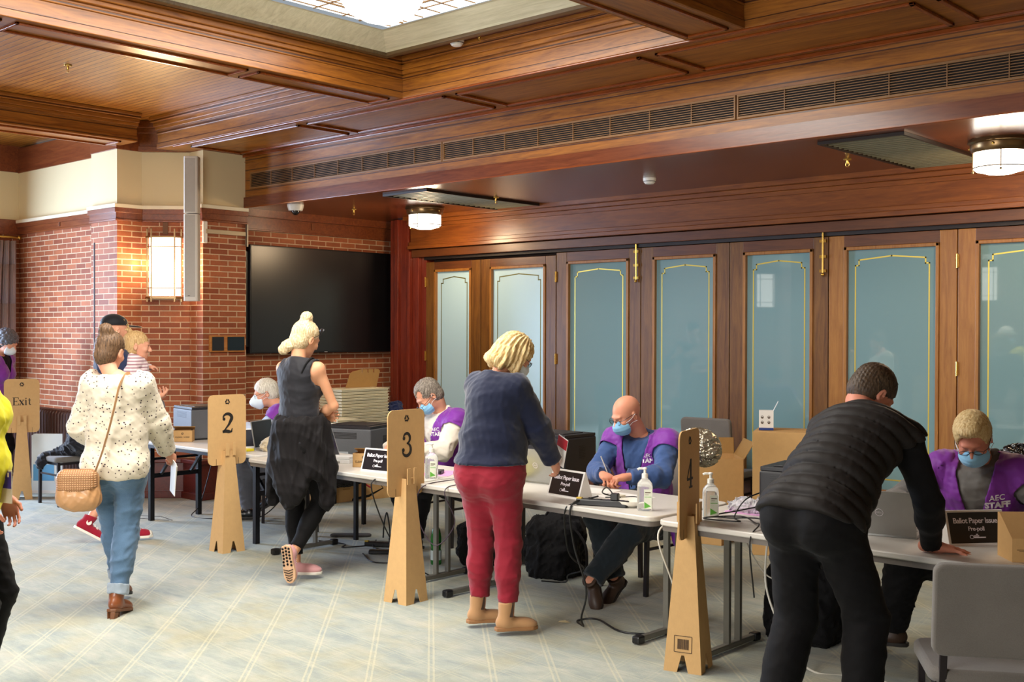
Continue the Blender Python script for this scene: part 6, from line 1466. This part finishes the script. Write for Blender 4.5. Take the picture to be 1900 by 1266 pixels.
# cardboard pencil boxes
def clean_box(label, loc, rz, w_=.15, d=.10, h=.095, text=True, slope=False):
    t = thing('cardboard_pencil_box', label, 'box', (*loc, T_H), rz)
    m = MB(); th = .003
    if slope: m.prism([(-d/2, 0), (d/2, 0), (d/2, h*1.9), (d/2-.02, h*1.9), (-d/2, h)], lambda p, tt: (tt, p[0], p[1]), -w_/2, w_/2)
    else: m.box(-w_/2, w_/2, -d/2, d/2, 0, th).box(-w_/2, w_/2, -d/2, -d/2+th, 0, h).box(-w_/2, w_/2, d/2-th, d/2, 0, h).box(-w_/2, -w_/2+th, -d/2, d/2, 0, h).box(w_/2-th, w_/2, -d/2, d/2, 0, h)
    b = m.build('carton', CARD2, t)
    if not slope: MB().add([(-w_/2, d/2, h), (w_/2, d/2, h), (w_/2+.02, -d/2*.4, h+.028), (-w_/2-.0, -d/2*.4, h+.03), (-w_/2, d/2, h+.004), (w_/2, d/2, h+.004), (w_/2+.02, -d/2*.4, h+.032), (-w_/2, -d/2*.4, h+.034)], [(0, 1, 2, 3), (7, 6, 5, 4), (0, 4, 5, 1), (2, 6, 7, 3), (1, 5, 6, 2), (0, 3, 7, 4)]).build('flap', CARD_IN, t)
    m = MB(); fn = lambda u, v, dd: (u, -d/2-.0003-dd, v); recycle(m, fn, 0 if not slope else -w_*.25, h*.72, .012); m.build('recycling_mark', INK, t)
    if text: text_mesh('lettering', 'CLEAN / USED', .0195, INK, frame(Vector((0, -d/2-.0012, h*.40)), (1, 0, 0), (0, 0, 1)), t, ext=.0002)
    return t
clean_box('small open cardboard box printed CLEAN / USED on the far left table', (-8.80, 5.36), math.radians(48), .17, .11, .10); clean_box('small cardboard box printed CLEAN / USED half behind the tent sign', (-6.22, 5.26), math.radians(30), .16, .11, .10)
t = clean_box('tan cardboard box with a sloping top at the right edge of the table', (-1.60, 5.10), math.radians(40), .26, .16, .10, False, True)
m = MB(); fn = lambda u, v, dd: (u, -.0803-dd, v); strokes(m, [[(.02, .045), (.12, .045)], [(.02, .09), (.12, .09)], [(.02, .045), (.02, .09)]], .004, fn); strokes(m, [[(-.11, .052), (-.02, .052)], [(-.1, .046), (-.03, .046)], [(.04, .035), (.1, .035)]], .002, fn); m.build('fine_print', INK_B, t)
m = MB()
for a, b in (((-9.62, 5.22), (-9.28, 5.42)), ((-9.28, 5.42), (-9.02, 5.38)), ((-9.50, 5.16), (-9.04, 5.36))): m.bar((*a, .001), (*b, .001), .008, .003)
tag(m.build('floor_hatch', BLACK, None), 'dark outline of a floor outlet hatch in the carpet under the left table', 'floor hatch')
o = MB().add([(0, 0, .004), (.05, .01, .006), (.06, .035, .004), (.02, .04, .009), (-.01, .02, .005)], [(0, 1, 2, 3, 4)]).build('paper_scrap', plain('scrap_beige', 'd9cfa6', .8), None); o.location = (-4.22, 5.03, 0); tag(o, 'small torn beige scrap lying on the carpet', 'scrap'); o.modifiers.new('thick', 'SOLIDIFY').thickness = .001
# soft things on tables
def blob(name, label, cat, c, r, mat, seed=1, amp=.02, flat=None, sc=1.5, vox=.005):
    f = Field(); c = V(*c); rs = np.random.RandomState(seed)
    for i in range(4): f.ell(c+rs.uniform(-.3, .3, 3)*np.array(r), np.array(r)*rs.uniform(.6, .9), k=.02)
    if flat is not None: f.half(V(0, 0, flat), V(0, 0, -1))
    o = np_obj(name, [(*f.mesh(vox, lambda P: fold(P, seed, sc, amp)), 0)], mat, None, relax=0); return tag(o, label, cat)
blob('cleaning_cloth', 'yellow cloth beside the silver laptop near the navy sweater', 'cloth', (-4.92, 5.30, T_H+.008), (.14, .09, .022), YELC, 3, .006, T_H)
o = MB().box(-.05, .05, -.035, .035, 0, .02).build('sticky_pad', YELC, None, bevel=.004); o.location = (-7.72, 5.28, T_H); tag(o, 'yellow pad on the right end of the black-legged table', 'note pad')
blob('cloth_bag', 'crumpled beige bag at the end of the black-legged table', 'bag', (-7.56, 5.42, T_H+.05), (.09, .08, .06), cloth_mat('beige_bag', 'b9a888', .1), 5, .012, T_H)
CLEARP = NT('plastic_wrap').set(col=(.9, .92, .95), rough=.15, trans=.6, ior=1.2).m
blob('plastic_wrap', 'crumpled clear plastic wrap beside the large printer', 'packaging', (-6.42, 5.46, T_H+.03), (.08, .06, .035), CLEARP, 6, .02, T_H, 3); blob('tissue_pack', 'crumpled white packet beside the CLEAN / USED box on the far left', 'packaging', (-9.08, 5.28, T_H+.03), (.09, .05, .035), cloth_mat('white_pack', 'dcdfe6', .04), 7, .01, T_H, 2)
o = MB().box(-.10, .10, -.07, .07, 0, .028).box(-.095, .095, -.065, .065, .03, .048).build('envelope_pack', plain('white_pack_card', 'e4e6e6', .5), None, bevel=.003); o.location = (-6.56, 5.30, T_H); o.rotation_euler = (0, 0, .5); tag(o, 'flat white packet beside the small box on the middle table', 'packaging')
o = MB().ext(rrect(-.03, .03, -.02, .02, .008), 0, .03).build('stapler', BLACK, None, bevel=.004); o.location = (-8.38, 5.50, T_H); tag(o, 'small black stapler near the left printer', 'stapler')
# calculator and pink forms by the person writing
o = MB().ext(rrect(-.035, .035, -.06, .06, .01), 0, .022).build('calculator', BLACK, None, bevel=.003); o.location = (-5.55, 5.33, T_H+.003); o.rotation_euler = (0, 0, .6); tag(o, 'small black calculator on pink forms beside the sanitiser', 'calculator')
def sheet(label, loc, rz, w_, d, mat, grp=None):
    o = MB().box(-w_/2, w_/2, -d/2, d/2, 0, .0015).build('paper_sheet', mat, None); o.location = loc; o.rotation_euler = (0, 0, rz); tag(o, label, 'paper', grp)
PINKP = plain('pink_paper', 'd9a0d0', .6)
sheet('pink form under the black calculator', (-5.56, 5.36, T_H), .5, .21, .297, PINKP); sheet('white form under the hands of the person in the white shirt', (-6.28, 5.55, T_H), .1, .3, .21, PAPER)
sheet('white printed form in front of the bald person, nearest the tent sign', (-4.28, 5.42, T_H), .2, .3, .21, PAPER); sheet('white printed form in front of the bald person, under the power board', (-3.98, 5.35, T_H), -.1, .3, .21, PAPER)
sheet('white form under the writing hand of the sandy-haired person', (-2.30, 5.42, T_H), .3, .21, .297, PAPER)
t = thing('display_pouch', 'pink and clear plastic pouch between the sanitiser and the black printer', 'packaging', (-3.14, 5.36, T_H)); MB().ext(rrect(-.12, .12, -.09, .09, .02), 0, .004).build('pink_sheet', PINKP, t)
f = Field(); f.ell(V(-.02, .0, .025), V(.09, .06, .03), k=.02); f.ell(V(.06, .02, .03), V(.05, .05, .03), k=.02); f.half(V(0, 0, .005), V(0, 0, -1)); np_obj('clear_wrap', [(*f.mesh(.005, lambda P: fold(P, 40, 3, .015)), 0)], CLEARP, t)
# white plate, power board
o = MB().lathe([(.05, 0), (.085, .02), (.09, .035), (.085, .035), (.05, .008), (0, .008)], (0, 0, 0), 24).build('white_dish', plain('dish_white', 'e9e4d8', .5), None, smooth=50); o.location = (-3.74, 5.08, T_H); tag(o, 'white disposable dish behind the left sanitiser bottle', 'dish')
def power(label, loc, rz, mat=BLACK, n=4):
    t = thing('power_board', label, 'power board', loc, rz); MB().ext(rrect(-.15, .15, -.028, .028, .012), 0, .035).build('housing', mat, t, bevel=.006, smooth=40)
    for i in range(n): MB().ext(rrect(-.11+i*.065, -.07+i*.065, -.018, .018, .008), .035, .037).build('socket', PRN_D, t)
    MB().box(.05, .095, -.02, .02, .035, .075).build('plug', BLACK, t, bevel=.006); MB().box(-.15, -.12, -.015, .015, .035, .042).build('switch', plain('yellow_tag', 'd9b63a', .5) if 'yellow_tag' not in bpy.data.materials else bpy.data.materials['yellow_tag'], t)
    return t
power('black power board hanging over the table edge before the bald person', (-3.86, 4.98, T_H), math.radians(20)); power('black power board on the carpet between the signs 2 and 3', (-6.72, 5.86, 0), math.radians(30)); 
o = MB().ext(rrect(-.09, .09, -.03, .03, .01), 0, .03).build('power_adapter', BLACK, None, bevel=.006, smooth=40); o.location = (-6.52, 5.66, 0); o.rotation_euler = (0, 0, .75); tag(o, 'black power brick on the carpet beside the power board', 'power adapter')
o = MB().ext(rrect(-.03, .03, -.035, .035, .01), 0, .03).build('white_plug', plain('plug_white', 'ded8c4', .4), None, bevel=.005); o.location = (-3.93, 5.22, T_H); tag(o, 'white double plug on the cables before the bald person', 'plug')
def cable(label, pts, mat=BLACK, r=.005, n=8):
    o = MB().tube(spline(pts, n), r, 6).build('cable', mat, None, smooth=80); return tag(o, label, 'cable')
CBW = plain('cable_white', 'd8d4c8', .5); g = .006
cable('black cable hanging from the left table and curling on the carpet by the pier', [(-9.1, 5.9, .70), (-9.2, 5.9, .45), (-9.15, 5.75, .1), (-9.05, 5.6, g), (-8.75, 5.7, g), (-8.5, 5.95, .02), (-8.45, 6.2, .2)])
cable('black cable from the middle table edge down to the floor beside the sign 3', [(-5.75, 5.0, .72), (-5.74, 4.9, .66), (-5.76, 5.05, .35), (-5.72, 5.2, .12), (-5.62, 5.35, g)])
cable('black cable looped over the carpet between the signs 2 and 3', [(-6.85, 5.9, .03), (-6.7, 5.75, g), (-6.4, 5.7, g), (-6.15, 5.55, g), (-6.3, 5.4, g), (-6.6, 5.55, g)])
cable('black cables running over the carpet to the table leg behind the pink trainers', [(-7.2, 5.6, .02), (-7.0, 5.7, g), (-6.9, 5.6, g), (-6.75, 5.75, .02)])
cable('tall looped black cable standing from the floor power board', [(-6.72, 5.86, .07), (-6.71, 5.86, .17), (-6.69, 5.87, .27), (-6.67, 5.88, .17), (-6.66, 5.88, .07)], r=.006)
cable('black cable from the power board before the bald person down to the carpet', [(-3.95, 4.98, .76), (-3.99, 4.86, .72), (-4.0, 4.90, .5), (-3.95, 4.95, .25), (-4.0, 4.97, .08), (-4.05, 5.05, g), (-4.15, 5.12, g), (-4.05, 5.18, .02), (-3.8, 5.1, g), (-3.6, 5.25, g), (-3.5, 5.5, g)], r=.006)
cable('thin black cable from the backpack across the carpet to the table before the bald person', [(-4.95, 5.72, .02), (-4.85, 5.85, g), (-4.7, 5.7, .10), (-4.45, 5.55, .2), (-4.2, 5.1, .4), (-4.05, 4.88, .68), (-4.0, 4.92, .735), (-3.92, 5.02, .77)])
cable('white cable hanging behind the sign numbered 4', [(-3.42, 5.0, .70), (-3.40, 4.86, .62), (-3.36, 4.95, .35), (-3.33, 5.0, .1), (-3.38, 5.12, g), (-3.5, 5.3, g)], CBW, .005)
cable('white cable sagging between the two right hand tables', [(-3.3, 5.5, .66), (-3.2, 5.45, .50), (-3.05, 5.4, .38), (-2.9, 5.4, .42), (-2.85, 5.35, .62)], CBW, .004)
cable('white cable running across the carpet under the right hand table', [(-2.95, 5.2, .66), (-2.9, 5.1, .4), (-2.78, 5.1, .15), (-2.66, 5.15, g), (-2.4, 5.25, g), (-2.1, 5.1, g), (-1.95, 4.9, g), (-2.0, 4.7, g), (-1.8, 4.6, g)], CBW, .006)
cable('white cable coiled on the carpet beside the foreground chair', [(-1.75+.16*math.cos(a), 4.95+.16*math.sin(a), g+.001*i) for i, a in enumerate([k*.6 for k in range(13)])], CBW, .006)
cable('black cable bundle behind the black printer', [(-3.02, 5.30, .86), (-3.07, 5.18, .82), (-3.10, 5.12, T_H+.01), (-3.0, 5.0, T_H+.01), (-3.2, 4.98, T_H+.008), (-3.05, 5.10, T_H+.02), (-2.92, 5.02, T_H+.01), (-2.84, 4.92, T_H+.02), (-2.82, 4.80, .68), (-2.83, 4.86, .4)], r=.004)
cable('second black cable from the back of the black printer', [(-3.03, 5.32, .78), (-3.12, 5.2, T_H+.03), (-3.2, 5.1, T_H+.01), (-3.1, 5.05, T_H+.012), (-2.95, 5.1, T_H+.02), (-2.85, 5.0, T_H+.01)], r=.004)
cable('thin dark cable looping in front of the table where the tables meet', [(-5.1, 5.35, T_H+.008), (-5.2, 5.1, T_H+.01), (-5.22, 4.86, .70), (-5.22, 4.85, .5), (-5.12, 4.9, .35), (-5.0, 4.95, .5), (-5.0, 4.86, .70), (-5.02, 5.0, T_H+.01), (-4.95, 5.2, T_H+.008)], plain('cable_plum', '3a2a3a', .5), .0035)
cable('thin black cables on the table before the bald person', [(-3.90, 5.2, T_H+.02), (-3.95, 5.1, T_H+.05), (-3.86, 5.02, T_H+.10), (-3.80, 5.0, T_H+.06), (-3.84, 4.98, T_H+.05)], r=.004); cable('short black cable on the papers beside the white double plug', [(-4.05, 5.38, T_H+.01), (-3.97, 5.3, T_H+.006), (-3.85, 5.28, T_H+.02), (-3.75, 5.25, T_H+.008)], r=.003)
# floor things
def carton(label, loc, rz, w_, d, h, open_=False, mat=CARD2):
    t = thing('cardboard_carton', label, 'box', loc, rz); th = .006
    if not open_:
        MB().box(-w_/2, w_/2, -d/2, d/2, 0, h).build('carton', mat, t, bevel=.003); MB().box(-w_/2+.0, w_/2, -.003, .003, h, h+.0015).box(-.12, -.04, -d/2-.001, -d/2, h*.6, h*.6+.012).build('seam', CARD_IN, t)
    else:
        MB().box(-w_/2, w_/2, -d/2, d/2, 0, th).box(-w_/2, w_/2, -d/2, -d/2+th, 0, h).box(-w_/2, w_/2, d/2-th, d/2, 0, h).box(-w_/2, -w_/2+th, -d/2, d/2, 0, h).box(w_/2-th, w_/2, -d/2, d/2, 0, h).build('carton', mat, t)
        for (a, b, o_) in (((-w_/2, d/2), (w_/2, d/2), (0, .03)), ((-w_/2, -d/2), (-w_/2, d/2), (-.10, 0)), ((w_/2, -d/2), (w_/2, d/2), (.08, 0))):
            m = MB(); hh = .13; P = [(a[0], a[1], h), (b[0], b[1], h), (b[0]+o_[0], b[1]+o_[1], h+hh), (a[0]+o_[0], a[1]+o_[1], h+hh)]
            n = Vector((o_[1] and 0 or (.005), .005 if o_[1] else 0, 0)); m.add(P+[tuple(Vector(q)+n) for q in P], [(0, 1, 2, 3), (7, 6, 5, 4), (0, 4, 5, 1), (1, 5, 6, 2), (2, 6, 7, 3), (3, 7, 4, 0)]); m.build('flap', CARD_IN, t)
    return t
carton('flat brown carton lying under the open carton near the doors', (-5.18, 7.85, 0), math.radians(8), .75, .40, .27); carton('large open brown carton with raised flaps behind the sign 4', (-5.0, 7.80, .27), math.radians(42), .55, .42, .42, True); carton('tall closed brown carton beside the open carton', (-4.30, 7.85, 0), math.radians(24), .46, .42, .94)
t = thing('mask_box', 'small white box printed with face icons standing open on the tall carton', 'box', (-4.42, 7.76, .943), math.radians(30)); MB().box(-.055, .055, -.05, .05, 0, .15).build('carton', WHITE_C, t); MB().box(-.055, .055, -.0515, -.05, 0, .018).build('blue_band', plain('box_blue', '27438e', .5), t)
m = MB()
for x in (-.03, .02):
    for z in (.06, .1): m.xf(lambda q: q.tube([(x+.009*math.cos(a), -.051, z+.01*math.sin(a)) for a in [i*math.pi/5 for i in range(10)]], .0018, 4, closed=True), Matrix.Identity(4)); m.box(x-.007, x+.007, -.052, -.05, z-.008, z)
m.build('icon_print', INK_B, t); MB().add([(.055, -.05, .15), (.055, .05, .15), (.09, .05, .22), (.09, -.05, .22), (.053, -.05, .15), (.053, .05, .15), (.088, .05, .22), (.088, -.05, .22)], [(0, 1, 2, 3), (7, 6, 5, 4), (0, 3, 7, 4), (1, 5, 6, 2), (3, 2, 6, 7)]).build('flap', WHITE_C, t)
carton('long low brown carton on the carpet below the trays', (-8.90, 7.25, 0), math.radians(80), .95, .35, .20)
blob('folded_jacket', 'dark jacket heaped on the long low carton', 'jacket', (-8.8, 7.1, .26), (.3, .28, .08), BLK2, 9, .03, .2, 1, .009)
t = thing('lanyard_strap', 'black strap with red end hanging over the long low carton', 'strap', (-8.68, 7.3, .2)); MB().tube([(0, 0, .04), (.06, .12, .03), (.10, .18, -.08), (.04, .05, -.15), (.02, -.15, -.17)], .018, 6, flat=.3).build('strap', BLK, t, smooth=60); MB().tube([(.02, -.08, .05), (.05, -.02, -.02), (.06, .04, -.06)], .028, 6, flat=.3).build('red_end', RED, t, smooth=60)
def backpack(label, c, s=1.0, seed=1, lie=0):
    t = thing('backpack', label, 'backpack', (c[0], c[1], 0), lie); f = Field()
    f.box(V(0, 0, .17*s), V(.16, .11, .17)*s, rnd=.07*s, k=.03); f.box(V(0, -.10*s, .10*s), V(.12, .05, .09)*s, rnd=.04*s, k=.03); f.ell(V(.05, .02, .33*s), V(.09, .07, .07)*s, k=.05); f.half(V(0, 0, .003), V(0, 0, -1))
    np_obj('pack', [(*f.mesh(.009, lambda P: fold(P, seed, 1, .02)), 0)], BLK, t, relax=1)
    MB().tube(spline([(.1*s, -.05, .36*s), (.24*s, -.1, .22*s), (.27*s, -.14, .03), (.36*s, -.16, .012)], 5), .013, 6, flat=.35).tube(spline([(-.06*s, .0, .37*s), (0, -.02, .44*s), (.07*s, 0, .37*s)], 5), .009, 6).build('strap', BLK2, t, smooth=60)
backpack('black backpack on the carpet behind the maroon trousers', (-5.07, 6.0), 1.12, 3, .3); backpack('black bag on the carpet under the middle table beside the green bottle', (-5.72, 5.92), .85, 5, 1.0); backpack('black backpack on the carpet behind the legs of the leaning person', (-3.0, 5.70), 1.2, 7, .4)
t = thing('green_bottle', 'green plastic drink bottle with a blue cap under the middle table', 'bottle', (-5.93, 5.68, 0)); GRN = NT('green_plastic').set(col=hx('2f8f3a'), rough=.1, trans=.7, ior=1.3).m
MB().lathe([(.036, 0), (.040, .01), (.040, .09), (.034, .12), (.040, .15), (.040, .20), (.03, .25), (.013, .285), (.013, .30)], (0, 0, 0), 20).build('bottle', GRN, t, smooth=50); MB().lathe([(.016, .30), (.016, .325), (0, .326)], (0, 0, 0), 12).build('cap', plain('cap_blue', '22306c', .4), t, smooth=40); MB().lathe([(.0412, .035), (.0412, .105)], (0, 0, 0), 20).build('label', plain('label_silver', 'b8c4c4', .5), t)
o = MB().ext(rrect(-.17, .17, -.05, .05, .045), 0, .02).build('foot_mat', GREYRUB, None, bevel=.008); o.location = (-7.25, 5.97, 0); o.rotation_euler = (0, 0, .75); tag(o, 'flat dark grey felt pad on the carpet behind the pink trainers', 'pad')
# black jacket on the exit chair
f = Field(); c = V(-10.55, 5.22, .50)
for a, b, r in (((-.02, 0, .04), (.2, .05, .1), .07), ((.1, -.02, .12), (.28, .05, .16), .08), ((-.02, -.05, .03), (-.20, -.16, -.05), .035), ((-.18, -.2, -.03), (-.17, -.25, -.10), .03), ((.05, 0, .2), (.2, .02, .22), .05)): f.cap(c+V(*a), c+V(*b), r, k=.05)
f.half(V(0, 0, .485), V(0, 0, -1), lo=V(-10.86, 5.04, .3), hi=V(-10.3, 5.6, .6)); o = np_obj('jacket', [(*f.mesh(.008, lambda P: fold(P, 14, 1, .02)), 0)], cloth_mat('black_fleece', '191a20', .1), None, relax=1); tag(o, 'black jacket heaped on the chair beside the exit sign', 'jacket')
# foil blanket and black bag on chair backs
o = blob('foil_blanket', 'crumpled silver foil blanket on the back of the bald person\'s chair', 'blanket', (-4.17, 6.44, .93), (.11, .07, .10), FOIL, 17, .035, None, 2.2, .006)
o = blob('black_bag', 'shiny black bag over the chair back at the right edge', 'bag', (-2.06, 6.5, .97), (.16, .09, .09), plain('black_vinyl', '101012', .25, coat=.4), 18, .03, None, 1.5, .007)
# papers in hands, shoulder bag
p = DOTW; t = thing('shoulder_bag', 'tan woven-flap leather shoulder bag on a long strap', 'bag'); t.location = p.root.location; t.rotation_euler = p.root.rotation_euler
TAN = plain('tan_leather', 'b98a5c', .45, coat=.15); 
def m_weave():
    q = NT('woven_leather'); co = q.coord(); w1 = q.n('TexWave', wave_type='BANDS', bands_direction='Z'); q.put(w1.inputs['Vector'], co); w1.inputs['Scale'].default_value = 24
    w2 = q.n('TexWave', wave_type='BANDS', bands_direction='X'); q.put(w2.inputs['Vector'], co); w2.inputs['Scale'].default_value = 24
    h = q.math('MULTIPLY', w1.outputs[1], w2.outputs[1]); q.set(col=q.mix(h, (*hx('94663f'), 1), (*hx('d3a577'), 1)), rough=.5); q.bump(h, .8, .004); return q.m
f = Field(); c = V(-.155, -.20, .80); f.box(c+V(0, 0, -.03), V(.11, .05, .10), Rz(.1), rnd=.04, k=.02); f.ell(c+V(0, 0, -.08), V(.115, .06, .07), k=.04)
np_obj('bag_body', [(*f.mesh(.006, lambda P: fold(P, 15, 1, .008)), 0)], TAN, t, relax=1)
f = Field(); f.box(c+V(0, -.012, .015), V(.115, .06, .075), Rz(.1), rnd=.045, k=.02); f.half(c+V(0, 0, -.045), V(.25, 0, -1)); f.half(c+V(0, .0, 0), V(0, 1, 0)); np_obj('flap', [(*f.mesh(.006), 0)], m_weave(), t, relax=1)
st = [(-.06, -.215, .86), (-.02, -.205, .98), (.02, -.20, 1.12), (.05, -.185, 1.26), (.065, -.15, 1.37), (.075, -.07, 1.43), (.07, .03, 1.43)]
MB().tube(spline(st, 5), .017, 8, flat=.25).build('strap', TAN, t, smooth=60); MB().tube([(-.065+.016*math.cos(a), -.20, .86+.016*math.sin(a)) for a in [i*math.pi/6 for i in range(12)]], .004, 5, closed=True).build('ring', BRASS, t, smooth=60)
w0 = p.root.matrix_basis @ Vector(p.wri[1]); t = thing('paper_bundle', 'folded white papers held in the right hand of the dotted blouse person', 'paper', w0+Vector((.02, .03, -.10)), p.rz+.5)
MB().obox((0, 0, -.05), (.004, .12, .21), Matrix.Rotation(.2, 3, 'X')).build('sheet', PAPER, t); MB().obox((.008, .02, -.05), (.003, .12, .20), Matrix.Rotation(.35, 3, 'X')).build('sheet', PAPER, t)
p = NAVW; w0 = p.root.matrix_basis @ Vector(p.wri[1]); t = thing('leaflet', 'red and white leaflet held in the right hand of the navy sweater person', 'leaflet', w0+Vector((.02, .05, .06)), p.rz-.6)
MB().obox((0, 0, .0), (.10, .003, .17), Matrix.Rotation(.3, 3, 'Y')).build('sheet', PAPER, t); MB().obox(Matrix.Rotation(.3, 3, 'Y') @ Vector((0, -.002, .05)), (.10, .002, .06), Matrix.Rotation(.3, 3, 'Y')).build('red_print', RED, t)
